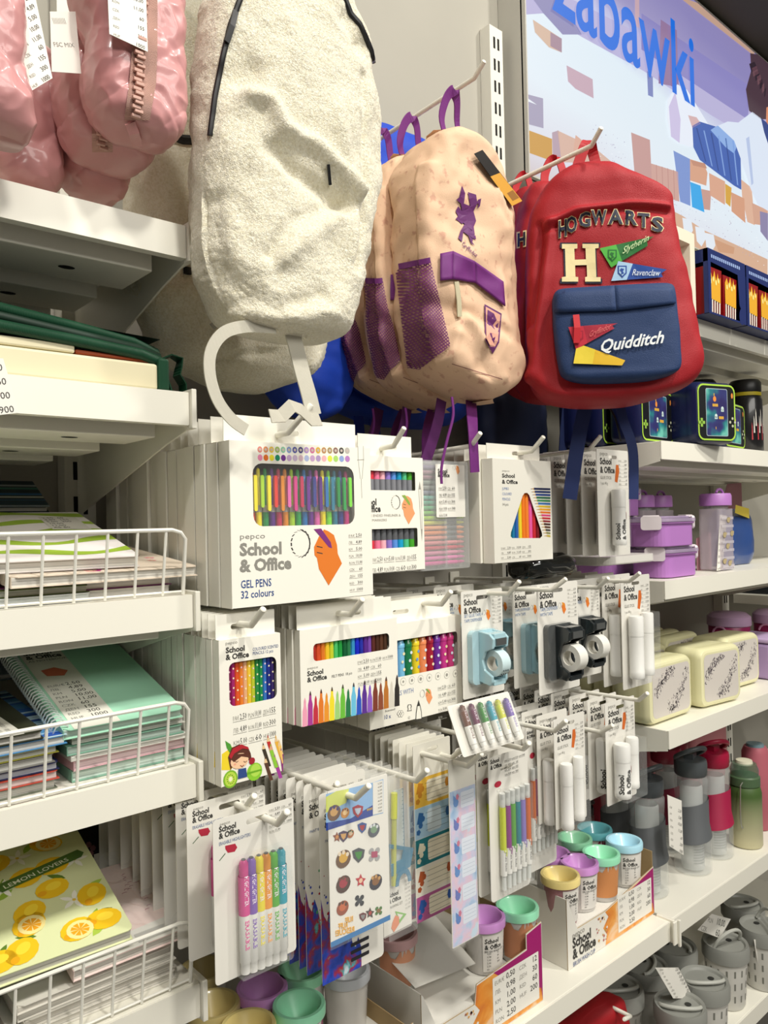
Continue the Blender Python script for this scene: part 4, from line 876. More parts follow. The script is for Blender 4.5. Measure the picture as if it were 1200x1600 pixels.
# ---- narrow pastel strip -------------------------------------------------------------------
Y = .705; f = Face(Y, L_, 707, 1483); W = PY(748, 1455, Y).x-f.o.x; H = PY(709, 1186, Y).z-f.o.z
t = thing('sticker_strip', 'narrow pastel blue and lilac sticker strip in a clear sleeve', 'sticker sheet', tuple(f.o))
f.prism(rrect(0, 0, W, H, .002, 2), 0, .0008, CARD, holes=[hang_hole(W*.5, H*.955, .012, .004)])
def pastel():
    mm = bpy.data.materials.new('pastel_print'); mm.use_nodes = True; nt = mm.node_tree; b = nt.nodes['Principled BSDF']; b.inputs['Roughness'].default_value = .3
    tc = nt.nodes.new('ShaderNodeTexCoord'); n = nt.nodes.new('ShaderNodeTexNoise'); n.inputs['Scale'].default_value = 38; n.inputs['Detail'].default_value = 3
    r = nt.nodes.new('ShaderNodeValToRGB'); cr = r.color_ramp
    for i, (p, c) in enumerate(((.30, '#8fb4dc'), (.42, '#b9cde8'), (.50, '#d9c8e2'), (.58, '#e4c4d4'), (.66, '#c8dcec'))):
        e = cr.elements[i] if i < 2 else cr.elements.new(p); e.position = p; e.color = rgb(c)
    nt.links.new(tc.outputs['Object'], n.inputs['Vector']); nt.links.new(n.outputs['Fac'], r.inputs[0]); nt.links.new(r.outputs[0], b.inputs['Base Color']); return mm
f.flat([(.001, .001), (W-.001, .001), (W-.001, H*.83), (.001, H*.83)], -.0002, pastel())
for i in range(6):
    z = H*(.10+.125*i); f.flat(rrect(W*.42, z, W*.94, z+H*.085, .002), -.0003, mat('#dfe6f2', .4))
    for k in range(3): f.flat([(W*.46, z+H*(.02+.02*k)), (W*.90, z+H*(.02+.02*k)), (W*.90, z+H*(.02+.02*k)+.0003), (W*.46, z+H*(.02+.02*k)+.0003)], -.0004, mat('#8a9ab8', .5))
    c = mat(['#4a7ac0', '#5a6ab8', '#4f86c8'][i % 3], .5); f.flat(circ(W*.24, z+H*.04, W*.10, H*.025, 8), -.0004, c); f.flat(circ(W*.18, z+H*.065, W*.06, H*.02, 3), -.0005, c); f.flat(circ(W*.30, z+H*.068, W*.06, H*.018, 5), -.0005, mat('#c86a8a', .5))
f.build('printed_sheet', t); m = MB(); m.flat(rrect(-.001, -.001, W+.001, H, .001, 1), -.0015, mat('#f4f6f4', .1, alpha=.10, coat=1)); m.build('clear_sleeve', t)
hook(731, 1197, .68, 'white hook through the narrow pastel strip', 753, 1177)
# ---- twin tip marker cards ----------------------------------------------------------------
def marker_card(Y, bl, br, tl, label, cols, xs, grp, zb=.10, zt=.72, r=.0045, style='tw'):
    o, w, h = dims(Y, bl, br, tl); t = thing('marker_card', label, 'marker pack', tuple(o), group=grp); f = Face(Y, (0, 0, 1), *bl)
    f.brand(w*.05, h*.955, w*.07, top=None); f.prices(w*.40, h*.97, w*.55, h*.13, 3, 4, INK); f.flat(circ(w*.22, h*.80, w*.09, h*.022, 9), -.0003, mat('#b02a40', .5))
    for i in range(8): a = i*.8; f.flat([(w*(.24+.05*math.cos(a)), h*(.755+.012*math.sin(a))), (w*(.24+.05*math.cos(a+.8)), h*(.755+.012*math.sin(a+.8))), (w*(.24+.045*math.cos(a+.8)), h*(.755+.011*math.sin(a+.8))), (w*(.24+.045*math.cos(a)), h*(.755+.011*math.sin(a)))], -.0003, GREY)
    card(f, w, h, t, .006, hx=.45, hz=.90)
    pens_blister(t, w, h, [w*x for x in xs], r, zb*h, zt*h, cols, style); blister(t, w*xs[0]-.006, w*xs[-1]+.006, zb*h-.003, zt*h+.003, .011); return t
t = marker_card(.69, (768, 1412), (829, 1382), (757, 1187), 'card of six twin tip markers, yellow at its left and orange at its right', ['#c9d428', '#8a2a84', '#5aa436', '#17808e', '#8a78c0', '#d06420'], [.25, .38, .50, .63, .76, .89], 'twin tip marker cards', .07, .74)
hook(818, 1170, .66, 'white hook behind the folded marker pack', 827, 1161)
series(t, 4, .02, 'twin tip marker card, %s behind the front card with yellow and orange ends', 'twin tip marker cards', .004, .03, skip=('blister',))
t = marker_card(.74, (826, 1366), (870, 1346), (822, 1138), 'card of markers with orange caps, right of the yellow to orange card', ['#c8662c', '#c04a94', '#4a9a4a', '#3a9ac0', '#c9cf3a', '#6a4a9a'], [.14, .30, .45, .60, .75, .90], 'orange capped marker cards', .14, .72, .004)
series(t, 8, .022, 'orange capped marker card, %s behind the front one', 'orange capped marker cards', .004, .03, skip=('blister', 'marker_pen'))
# pack folded up over its hook
o = PY(724, 1184, .655); w = PY(820, 1172, .655).x-o.x; h = .064
t = thing('folded_marker_pack', 'marker pack with brown, green and blue pens folded up on its hook', 'marker pack', tuple(o), rot=(math.radians(-24), 0, 0))
m = MB(); m.prism(rrect(0, 0, w, h, .003), 0, .0008, BCARD); m.build('backing_card', t)
pens_blister(t, w, h, [w*(.16+.14*i) for i in range(6)], .0047, [.006]*6, [.060-.001*i for i in range(6)], ['#6a3a22', '#6a2a4e', '#3a8a34', '#3aa0b4', '#cfd23a', '#7a62b0'], 'hi'); blister(t, w*.05, w*.95, .003, .062, .011)
# rows of further cards seen between the hooks
def backs(n, Y0, gap, u, v, w, h, lab, grp, col=BCARD, rot=.02, name='hanging_card'):
    o = PY(u, v, Y0); t = thing(name, lab % 'foremost', 'hanging pack', tuple(o), group=grp); f = Face(Y0, (0, 0, 1), u, v)
    f.brand(w*.08, h*.86, w*.11); f.prices(w*.70, h*.94, w*.26, h*.25, 1, 7); card(f, w, h, t, .003, m=col)
    for i in range(1, n): dup(t, (o.x+random.uniform(-.003, .003), Y0+i*gap, o.z+random.uniform(-.002, .002)), random.uniform(-rot, rot), lab % (ORD[i+1]+' from the front'))
    return t
backs(9, .83, .032, 905, 1255, .07, .14, 'dim hanging card in the gap below the tape dispensers, %s', 'cards below the tape dispensers')
backs(8, .86, .03, 640, 1240, .07, .10, 'dim hanging card in the gap below the stamp markers, %s', 'cards below the stamp markers')
backs(7, .85, .035, 880, 1060, .07, .135, 'hanging card deep behind the black dispensers, %s', 'cards behind the black dispensers')
hook(846, 1138, .76, 'white hook of the orange capped markers', 856, 1128)
# ------------------------------------------------------------------ things on the left shelves
def striped_pages(c='#dedbd2', n=60):
    k = ('pages', c, n)
    if k in MC: return MC[k]
    mm = bpy.data.materials.new('page_edges'); mm.use_nodes = True; nt = mm.node_tree; b = nt.nodes['Principled BSDF']; b.inputs['Roughness'].default_value = .8
    tc = nt.nodes.new('ShaderNodeTexCoord'); sp = nt.nodes.new('ShaderNodeMapping'); sp.inputs['Scale'].default_value = (3, 3, 900); nz = nt.nodes.new('ShaderNodeTexNoise'); nz.inputs['Scale'].default_value = 1
    r = nt.nodes.new('ShaderNodeValToRGB'); r.color_ramp.elements[0].position = .35; r.color_ramp.elements[1].position = .6
    x = rgb(c); r.color_ramp.elements[0].color = tuple(q*.55 for q in x[:3])+(1,); r.color_ramp.elements[1].color = x
    nt.links.new(tc.outputs['Object'], sp.inputs[0]); nt.links.new(sp.outputs[0], nz.inputs[0]); nt.links.new(nz.outputs['Fac'], r.inputs[0]); nt.links.new(r.outputs[0], b.inputs['Base Color']); MC[k] = mm; return mm
def book(label, x, y, z, w, d, th, col, rz=0, rx=0, pages='#dedbd2', cat='notebook', name='notebook', group=None, prints=None, soft=False):
    """front right top corner at (x,y,z); local x runs left (negative), local y to the back"""
    t = thing(name, label, cat, (x, y, z), group=group, rot=(rx, 0, rz)); cm = mat(col, .4, spec=.4) if isinstance(col, str) else col
    m = MB(); m.zprism([(-w, 0), (0, 0), (0, d), (-w, d)], -th, -th+.0008, cm)
    m.zprism([(-w+.006, 0)]+[(-.006, 0), (-.0018, .0018), (0, .006), (0, d), (-w, d), (-w, .006)], -.0009, 0, cm)
    m.box(-w-.0006, -w, 0, d, -th, 0, cm)
    if prints: prints(m, w, d)
    m.build('cover', t)
    m = MB(); m.box(-w+.001, -.0025, .0025, d-.002, -th+.0009, -.0010, striped_pages(pages)); m.build('page_block', t)
    return t
def top(m, pts, c, lay=1): m.add([(a, b, .00015*lay) for a, b in pts], [tuple(range(len(pts)))] if (lambda q: sum(q[i][0]*q[(i+1) % len(q)][1]-q[(i+1) % len(q)][0]*q[i][1] for i in range(len(q))) > 0)(pts) else [tuple(reversed(range(len(pts))))], mat(c, .45) if isinstance(c, str) else c)
def ttext(m, s, x, y, size, c, bold=0, sx=1, lay=3, ang=0):
    vs_, fs, w_ = text_geo(s, bold, 2, 0); ca, sa = math.cos(ang), math.sin(ang)
    m.add([(x+(a*sx*ca-b*sa)*size, y+(a*sx*sa+b*ca)*size, .00015*lay) for a, b in vs_], [tuple(f_) for f_ in fs], mat(c, .5))
def stack(x, y, z0, items, w, d, labs, grp=None, jitter=.006):
    z = z0
    for i, (th, col, pg) in enumerate(items):
        z += th; book(labs[i], x+random.uniform(-jitter, 0), y+random.uniform(0, jitter), z, w+random.uniform(-.01, 0), d, th-.0006, col, rz=random.uniform(-.03, .03), pages=pg, group=grp)
    return z
# shelf with the wavy green notebook
def floral(m, w, d):
    rn = random.Random(5)
    for i in range(26):
        cx = -rn.uniform(.01, w-.01); cy = rn.uniform(.01, d-.01); c = rn.choice(['#c22a8a', '#8e1f4e', '#e59aa0', '#e8b04a', '#c2409a', '#e8a8a0']); s = rn.uniform(.005, .008)
        for k in range(5): a = k*1.257; top(m, [(cx+s*.62*math.cos(a)+s*.42*math.cos(q*1.05), cy+s*.62*math.sin(a)+s*.42*math.sin(q*1.05)) for q in range(6)], c, 1)
        top(m, [(cx+s*.3*math.cos(q*1.05), cy+s*.3*math.sin(q*1.05)) for q in range(6)], '#f2d8a8', 2)
    for i in range(30):
        cx = -rn.uniform(.01, w-.01); cy = rn.uniform(.01, d-.01); top(m, [(cx-.0008, cy-.0008), (cx+.0008, cy-.0008), (cx+.0008, cy+.0008), (cx-.0008, cy+.0008)], '#8a4a4a', 1)
def waves(m, w, d):
    for k in range(5):
        y0 = d*(.10+.2*k); n = 24; lo = [(-w+w*i/n, y0+.008*math.sin(i*.55+k)) for i in range(n+1)]; hi = [(-w+w*i/n, y0+.015+.005*math.sin(i*.8+k*2)+.008*math.sin(i*.55+k)) for i in range(n+1)]
        for i in range(n): top(m, [lo[i], lo[i+1], hi[i+1], hi[i]], '#9ab83c', 1)
    for i, c_ in enumerate('NOTEBOOK'): ttext(m, c_, -w*.78+.0135*i, d*.60+.004*math.sin(i*.9), .014, '#a08a90', .005, 1)
    top(m, [(-.055, d*.58), (-.012, d*.56), (-.012, d*.86), (-.055, d*.88)], '#dcd8cf', 3)
    for k in range(6): ttext(m, ['2,50  60', '4,89  155', '5,00  300', '10,00', '11,00', 'A5 80'][k], -.052, d*(.83-.045*k), .0085, '#3a3a38', .0, .9, 4)
stack(.392, .812, 1.424, [(.010, '#d9d6cf', '#e6e4de'), (.009, '#7a2a6a', '#e6e4de')], .20, .24, ['white lined notebook at the very bottom under the floral one', 'purple notebook just under the floral flower notebook'])
stack(.30, .806, 1.424, [(.009, '#cfd4d4', '#dfe4e2'), (.008, '#54602a', '#cfd0c4')], .42, .24, ['grey ruled notebook at the bottom of the left pile on the wavy notebook shelf', 'olive green notebook lying under the wavy green notebook'])
book('pale notebook with pink, purple and orange flowers sticking out past the shelf end', .412, .797, 1.4545, .20, .20, .011, '#e9d9c6', rz=.05, rx=.12, prints=floral)
book('white notebook with wavy green bands and the word NOTEBOOK', .346, .800, 1.4690, .33, .21, .012, '#ece6e4', rz=-.02, rx=.25, prints=waves)
def stripes(m, w, d):
    for k in range(9): top(m, [(-w, d*(k/9)), (0, d*(k/9)), (0, d*(k/9)+d*.06), (-w, d*(k/9)+d*.06)], ['#8a94a0', '#20384a', '#31506a', '#b4b4ae', '#2f6aa0', '#16242c', '#3f7a6a', '#9aa0a0', '#1c2c3a'][k], 1)
book('dark blue striped notebook behind the wavy green notebook', .320, 1.012, 1.528, .26, .075, .008, '#1c2c3a', rz=.02, rx=.5, prints=stripes)
# shelf with the mint spiral notebook
zz = stack(.402, .806, 1.238, [(.012, '#7fae98', '#cfe0d6'), (.011, '#e0b4bc', '#ead2d4'), (.006, '#e8e6de', '#e8e6de'), (.010, '#7fae98', '#b4c4ba'), (.007, '#dcd9d0', '#e6e4de')], .13, .20,
   ['mint pad at the bottom of the pile under the spiral notebook', 'pink pad second from the bottom of the pile under the spiral notebook', 'white banded pad in the middle of the pile under the spiral notebook', 'mint pad above the middle of the pile under the spiral notebook', 'white pad directly under the mint spiral notebook'])
def mint(m, w, d):
    top(m, [(-w+.010, 0), (-w+.058, 0), (-w+.058, d), (-w+.010, d)], '#e2dfd4', 2)
    ttext(m, 'School', -w+.014, d*.92, .014, '#3a3936', .035, .86, 3); ttext(m, '& Office', -w+.014, d*.86, .014, '#3a3936', .035, .86, 3); ttext(m, 'A5 NOTEBOOK', -w+.014, d*.82, .007, '#5a5a55', 0, .9, 3)
    top(m, [(-w+.022, d*.62), (-w+.040, d*.60), (-w+.048, d*.66), (-w+.036, d*.72), (-w+.020, d*.70)], '#d0694a', 3)
    for k, (a, b) in enumerate((('EUR/€', '2,50'), ('ЛВ.', '4,89'), ('KM', '5,00'), ('PLN', '10,00'), ('RON', '11,00'), ('CZK', '60'), ('ДЕН', '155'), ('RSD', '300'), ('HUF', '1000'))):
        ttext(m, a, -w+.014, d*(.48-.048*k), .007, '#7a7a75', 0, 1, 3); ttext(m, b, -w+.034, d*(.48-.048*k), .0095, '#3a3936', 0, 1, 3)
t = book('mint green spiral notebook with a white price band, on top of its pile', .393, .800, 1.2960, .130, .205, .010, '#a8dcc0', rx=.28, prints=mint, pages='#c9d8cf')
m = MB()
for k in range(30):
    y = .006+.0067*k; m.tube([(-.130+.008*math.cos(a*.7854), y+.0006*a, -.005+.0095*math.sin(a*.7854)) for a in range(9)], .0009, mat('#dfe6e2', .3, metal=.3), 5)
m.build('spiral_binding', t, smooth=True)
stack(.262, .806, 1.238, [(.010, '#6a7060', '#c9c8c0'), (.009, '#c24a3a', '#d8c8c4'), (.008, '#2a2f5a', '#c4c4cc'), (.009, '#8a8884', '#c9c8c0'), (.008, '#c8c24a', '#e0dfd8')], .24, .22,
   ['grey green notebook at the very bottom of the left pile beside the mint pads', 'red notebook near the bottom of the pile beside the mint pads', 'navy notebook in the middle of the pile beside the mint pads', 'grey notebook in the pile beside the mint pads', 'yellow edged notebook under the blue patterned notebook'])
def camo(m, w, d):
    rn = random.Random(8)
    for k in range(30):
        y = d*k/30; top(m, [(-.10, y), (0, y), (0, y+d*.02+rn.random()*.004), (-.10, y+d*.028)], rn.choice(['#2f62b8', '#8fb8d8', '#1a3f8a', '#c2dcea', '#4a86b8']), 1)
    top(m, [(-.018, .004), (-.003, .004), (-.003, .016), (-.018, .016)], '#1e4fb0', 2)
book('blue and white patterned notebook showing right of the dark notebook', .266, .800, 1.2925, .22, .22, .009, '#4a86b8', rx=.05, prints=camo)
def sheet(m, w, d):
    top(m, [(-w, 0), (-.018, 0), (-.026, d*.95), (-w, d*.95)], '#d6d3c8', 2)
    rn = random.Random(2)
    for r in range(3):
        for k in range(16):
            for q in range(9): 
                y = d*(.08+.30*r)+q*d*.022; x = -.03-.0075*k; h = d*.012*rn.uniform(.4, 1.2); top(m, [(x, y), (x+.0045, y), (x+.0045, y+h*.6), (x, y+h*.6)], '#6a6862', 3)
book('dark notebook with a white printed sheet on its cover, at the left frame edge', .243, .798, 1.3015, .22, .22, .008, '#2e3020', rx=.05, prints=sheet)
book('grey blue notebook standing at the back behind the dark notebook', .30, 1.03, 1.322, .20, .07, .01, '#6a7880', rx=.5)
# shelf with the lemon notebook
def lemons(m, w, d):
    rn = random.Random(11)
    def oval(cx, cy, rx, ry, an, n=14): return [(cx+rx*math.cos(2*math.pi*i/n)*math.cos(an)-ry*math.sin(2*math.pi*i/n)*math.sin(an), cy+rx*math.cos(2*math.pi*i/n)*math.sin(an)+ry*math.sin(2*math.pi*i/n)*math.cos(an)) for i in range(n)]
    def leaf(cx, cy, l, an, c, lay): top(m, [(cx+math.cos(an)*l*q-math.sin(an)*l*p, cy+math.sin(an)*l*q+math.cos(an)*l*p) for q, p in ((-1, 0), (-.5, .3), (0, .36), (.5, .25), (1, 0), (.5, -.25), (0, -.36), (-.5, -.3))], c, lay)
    for i in range(34): leaf(-rn.uniform(.01, w-.01), rn.uniform(.01, d-.01), rn.uniform(.007, .013), rn.uniform(0, 3.1), rn.choice(['#5f7f2c', '#8fae3c', '#3f5f24', '#a9c44a']), 1)
    for (cx, cy) in ((-.04, .07), (-.10, .12), (-.15, .05), (-.075, .165), (-.17, .15), (-.02, .135), (-.12, .19)):
        for k in range(5): leaf(cx+.008*math.cos(k*1.257), cy+.008*math.sin(k*1.257), .008, k*1.257, '#f2f0e4', 2)
        top(m, oval(cx, cy, .002, .002, 0), '#e0c04a', 3)
    for i, (cx, cy, s) in enumerate(((-.022, .028, 0), (-.05, .026, 1), (-.105, .022, 0), (-.085, .072, 0), (-.128, .018, 0), (-.155, .055, 0), (-.09, .055, 1), (-.055, .098, 0), (-.075, .128, 0), (-.045, .135, 0), (-.145, .10, 1), (-.10, .165, 0), (-.04, .178, 1), (-.17, .09, 0), (-.021, .070, 0), (-.155, .17, 0), (-.12, .135, 0), (-.185, .03, 0))):
        an = rn.uniform(-.5, 1); top(m, oval(cx, cy, .0185, .0150, an), '#eec021', 4); top(m, oval(cx-.0125*math.cos(an), cy-.0125*math.sin(an), .005, .004, an), '#e8a61c', 5); top(m, oval(cx+.002, cy+.003, .009, .006, an), '#f6d53c', 5)
        if s:
            top(m, oval(cx+.002, cy-.002, .0140, .0130, an), '#f5e39a', 6)
            for k in range(8): a = k*.785; top(m, [(cx+.002, cy-.002), (cx+.002+.0095*math.cos(a), cy-.002+.009*math.sin(a)), (cx+.002+.0095*math.cos(a+.6), cy-.002+.009*math.sin(a+.6))], '#efa624', 7)
    o = [(-.106, .120), (-.102, .114), (-.012, .135), (-.007, .142), (-.012, .150), (-.101, .129)]; top(m, o, '#4f7030', 8)
    ttext(m, 'LEMON LOVERS', -.099, .1180, .0088, '#eceed4', .006, 1.20, 9, ang=.228)
    top(m, oval(-.178, .012, .014, .014, 0), '#7fb63a', 8)
stack(.385, .806, .999, [(.009, '#e0dcd2', '#dcd8ce'), (.009, '#d8d4ca', '#cfcabf'), (.009, '#e0dcd2', '#dcd8ce'), (.008, '#d8d4ca', '#cfcabf')], .17, .19,
   ['lowest printed pad under the bow patterned pad', 'second printed pad from the bottom under the bow patterned pad', 'third printed pad from the bottom under the bow patterned pad', 'uppermost printed pad under the bow patterned pad'])
stack(.205, .806, .999, [(.010, '#3a3a34', '#9a978c'), (.009, '#b04a5a', '#d8c8c8'), (.010, '#3f7a7c', '#c8d4d2')], .2, .2, ['dark notebook at the bottom under the lemon notebook', 'pink edged notebook under the lemon notebook', 'teal notebook directly under the lemon notebook'])
def bows(m, w, d):
    rn = random.Random(6)
    for i in range(26):
        cx = -rn.uniform(.008, w-.008); cy = rn.uniform(.03, d-.008); s = rn.uniform(.005, .009); a = rn.uniform(0, 3)
        for sg in (-1, 1):
            P = [(cx+s*(q-math.cos(q*2.2)*.1)*sg*math.cos(a)*.9-s*.5*math.sin(q*3)*math.sin(a), cy+s*q*sg*math.sin(a)*.9+s*.5*math.sin(q*3)*math.cos(a)) for q in [k/6 for k in range(7)]]
            for p, q in zip(P, P[1:]): top(m, [(p[0], p[1]-.0005), (q[0], q[1]-.0005), (q[0], q[1]+.0005), (p[0], p[1]+.0005)], '#a55f6c', 1)
    top(m, [(-w, 0), (0, 0), (0, .030), (-w, .022)], '#dcdad2', 3)
    for k in range(34): top(m, [(-.004-.0014*k, .004), (-.0034-.0014*k, .004), (-.0034-.0014*k, .019), (-.004-.0014*k, .019)], '#6a6862', 4)
    top(m, [(-.075, .006), (-.066, .006), (-.066, .018), (-.075, .018)], '#2a5ab0', 4)
t = book('pink pad with thin drawn bows wrapped in clear film', .390, .803, 1.052, .12, .15, .012, '#e4ccc6', rx=.20, prints=bows, name='wrapped_pad', cat='pad')
m = MB(); rn = random.Random(9); n = 18
P = [[(.002-.13*i/n*1.0+.012, .0+.165*j/n, .004+.006*rn.random()+(.018*rn.random() if i < 3 else 0)) for i in range(n+1)] for j in range(n+1)]
m.add([p for r in P for p in r], [(j*(n+1)+i, j*(n+1)+i+1, (j+1)*(n+1)+i+1, (j+1)*(n+1)+i) for j in range(n) for i in range(n)], mat('#ffffff', .05, alpha=.13, coat=1, spec=1)); m.build('film_wrap', t)
def darkfl(m, w, d):
    rn = random.Random(12)
    for i in range(22):
        cx = -rn.uniform(.005, w-.005); cy = rn.uniform(.005, d-.005); c = rn.choice(['#7a4a44', '#b07a5a', '#8a5a60', '#4a5a34', '#c2a090'])
        for k in range(5): a = k*1.257; top(m, [(cx+.006*math.cos(a)+.004*math.cos(q*1.05), cy+.006*math.sin(a)+.004*math.sin(q*1.05)) for q in range(6)], c, 1+i % 2)
book('black notebook with dusky flowers leaning at the back behind the lemon notebook', .388, 1.02, 1.075, .14, .10, .01, '#1a1616', rx=.95, prints=darkfl)
book('bright lemon patterned notebook titled LEMON LOVERS on a dark green band', .330, .797, 1.0760, .215, .225, .013, '#d9dfae', rz=-.03, rx=.27, prints=lemons)
# green and cream zipped case on its shelf
t = thing('zipped_case', 'cream case with dark green zip edging and a green side loop', 'case', (.378, .79, 1.6475))
GN = mat('#12442c', .5, wave=(400, 'X', .5)); GD = mat('#0b2a1b', .6)
m = MB(); m.box(-.5, -.012, .002, .19, .001, .030, mat('#dfd6b4', .55, var=.03)); m.build('cream_body', t, bevel=.003)
m = MB(); m.box(-.5, -.10, .004, .19, .031, .040, mat('#dfd6b4', .55)); m.box(-.099, -.014, .006, .18, .031, .036, mat('#a84a22', .5)); m.build('lid_panel', t, bevel=.002)
m = MB(); m.box(-.012, .001, .0, .19, .001, .037, GN); m.build('green_binding', t, bevel=.003)
m = MB()
m.tube([(-.5, .004, .052), (-.18, .004, .049), (-.10, .004, .044), (-.03, .005, .039), (-.006, .010, .034), (.002, .03, .031), (.003, .1, .031)], .006, GN, 10)
m.tube([(-.5, .010, .064), (-.18, .010, .060), (-.10, .012, .053), (-.03, .014, .047), (-.004, .02, .042), (.006, .04, .038), (.007, .1, .038)], .005, GD, 10)
m.tube([(-.5, .020, .078), (-.18, .020, .071), (-.10, .022, .063), (-.03, .026, .056), (0, .034, .049), (.009, .05, .045), (.010, .1, .045)], .006, GN, 10); m.build('zip_edging', t, smooth=True)
m = MB(); m.add([(x, y, .080-.01*(x+.5)/.5*1.8-.0*y) for x in (-.5, -.25, 0) for y in (.02, .19)], [(0, 2, 3, 1), (2, 4, 5, 3)], GD); m.build('lid', t)
m = MB(); m.ribbon([(.0, .03, .040), (.014, .024, .046), (.024, .022, .042), (.022, .022, .032), (.020, .022, .024), (.027, .022, .014), (.027, .022, .003), (.010, .022, .003), (.004, .022, .020)], .018, .0015, GN, (0, 1, 0)); m.build('side_loop', t)
# white price tag at the frame edge
def tag_card(name, label, corners, Y, parent_group=None, lines=None, red=False):
    o = PY(*corners[0], Y); t = thing(name, label, 'price tag', tuple(o), group=parent_group); f = Face(Y, (0, 0, 1), *corners[0]); P = [f.q(*c) for c in corners]
    f.flat(P, 0, PAPER); f.flat(P, .0006, PAPER)
    (x0, z0), (x1, z1), (x2, z2), (x3, z3) = P   # BL BR TR TL
    n = len(lines)
    for i, s_ in enumerate(lines):
        tt = 1-(i+.9)/n; sz = math.hypot(x3-x0, z3-z0)/n*.62; xa = x0+(x3-x0)*tt; za = z0+(z3-z0)*tt; xb = x1+(x2-x1)*tt; zb = z1+(z2-z1)*tt; ang = math.atan2(zb-za, xb-xa)
        if isinstance(s_, tuple):
            f.text(s_[0], xa+(xb-xa)*.1, za+(zb-za)*.1, sz*.7, GREY, y=-.0002, ang=ang, maxw=(xb-xa)*.35); f.text(s_[1], xb-(xb-xa)*.08, zb-(zb-za)*.08, sz, INK, y=-.0002, align='R', ang=ang, maxw=(xb-xa)*.5)
        else: f.text(s_, xa+(xb-xa)*.1, za+(zb-za)*.1, sz*.8, GREY, y=-.0002, ang=ang, maxw=(xb-xa)*.8)
    f.build('tag_sheet', t); return t
PR = [('EUR/€', '2,50'), ('ЛВ.', '4,89'), ('KM', '5,00'), ('PLN', '10,00'), ('RON', '11,00'), ('CZK', '60'), ('ДЕН', '155'), ('RSD', '300'), ('HUF', '1000')]
tag_card('price_tag', 'white price tag hanging at the left frame edge below the green case', [(-60, 655), (30, 645), (5, 560), (-80, 555)], .735, None, [('RON', '300'), ('CZK', '60'), ('RSD', '5000'), ('HUF', '900')])
# ------------------------------------------------------------------ soft bags
from mathutils.bvhtree import BVHTree
class Fr:
    def __init__(s, O, rz=0): s.O = Vector(O); s.rz = rz; s.R = Matrix.Rotation(rz, 3, 'Z'); s.I = s.R.inverted(); s.c = s.I @ (CAM-s.O)
    def q(s, u, v, y=0):
        r = s.I @ ray(u, v); t = (y-s.c.y)/r.y; p = s.c+r*t; return p
    def hit(s, b, u, v, off=.002, fall=0):
        r = (s.I @ ray(u, v)).normalized(); h = b.ray_cast(s.c, r)
        if h[0] is None: return s.q(u, v, fall)
        return h[0]-r*off
def fabric_disp(amp, sc, seed, fine=0, fsc=120, ridges=()):
    off = Vector((seed*3.1, seed*1.7, seed*.9))
    def d(p, n):
        a = amp*noise.noise(p*sc+off)+amp*.4*noise.noise(p*sc*2.7+off)
        if fine: a += fine*(abs(noise.noise(p*fsc+off))-.2)+fine*.6*noise.noise(p*fsc*.45+off)
        if n.y < -.2:
            for (P, am, wd) in ridges:
                best = 9
                for (x0, z0), (x1, z1) in zip(P, P[1:]):
                    L2 = (x1-x0)**2+(z1-z0)**2; t = clamp01(((p.x-x0)*(x1-x0)+(p.z-z0)*(z1-z0))/L2); best = min(best, math.hypot(p.x-x0-t*(x1-x0), p.z-z0-t*(z1-z0)))
                a += am*math.exp(-(best/wd)**2)
        return p+n*a
    return d
def bag_rows(fr, rows, yL, yR, yf, yb, pinch=.35):
    out = []; n = len(rows)
    for i, (v, uL, uR) in enumerate(rows):
        z = fr.q((uL+uR)/2, v, (yf+yb)/2).z; xl = fr.q(uL, v, yL).x; xr = fr.q(uR, v, yR).x
        k = 1.0
        if i in (0, n-1): k = .25
        elif i in (1, n-2): k = .75
        c = (yf+yb)/2; h = (yb-yf)/2*k
        out.append((z, xl, xr, c-h, c+h))
    if out[0][0] > out[-1][0]: out = out[::-1]
    return out
def body(rows, m, disp, nx=96, sub=14, nexp=3.2):
    mb = MB(); loft(mb, rows, m, nx, nexp, disp, sub); return mb, BVHTree.FromPolygons([Vector(v) for v in mb.v], mb.f)
def patch(fr, b, quad, n, k, off, m, mb=None, fall=0, th=0):
    """cloth patch lying on the bag between four measured corners TL TR BR BL"""
    mb = mb or MB(); TL, TR, BR, BL = quad; vs_ = []
    for j in range(k+1):
        for i in range(n+1):
            s, t = i/n, j/k; u = (TL[0]*(1-s)+TR[0]*s)*(1-t)+(BL[0]*(1-s)+BR[0]*s)*t; v = (TL[1]*(1-s)+TR[1]*s)*(1-t)+(BL[1]*(1-s)+BR[1]*s)*t
            vs_.append(fr.hit(b, u, v, off, fall))
    mb.add(vs_, [((j+1)*(n+1)+i, (j+1)*(n+1)+i+1, j*(n+1)+i+1, j*(n+1)+i) for j in range(k) for i in range(n)], m); return mb
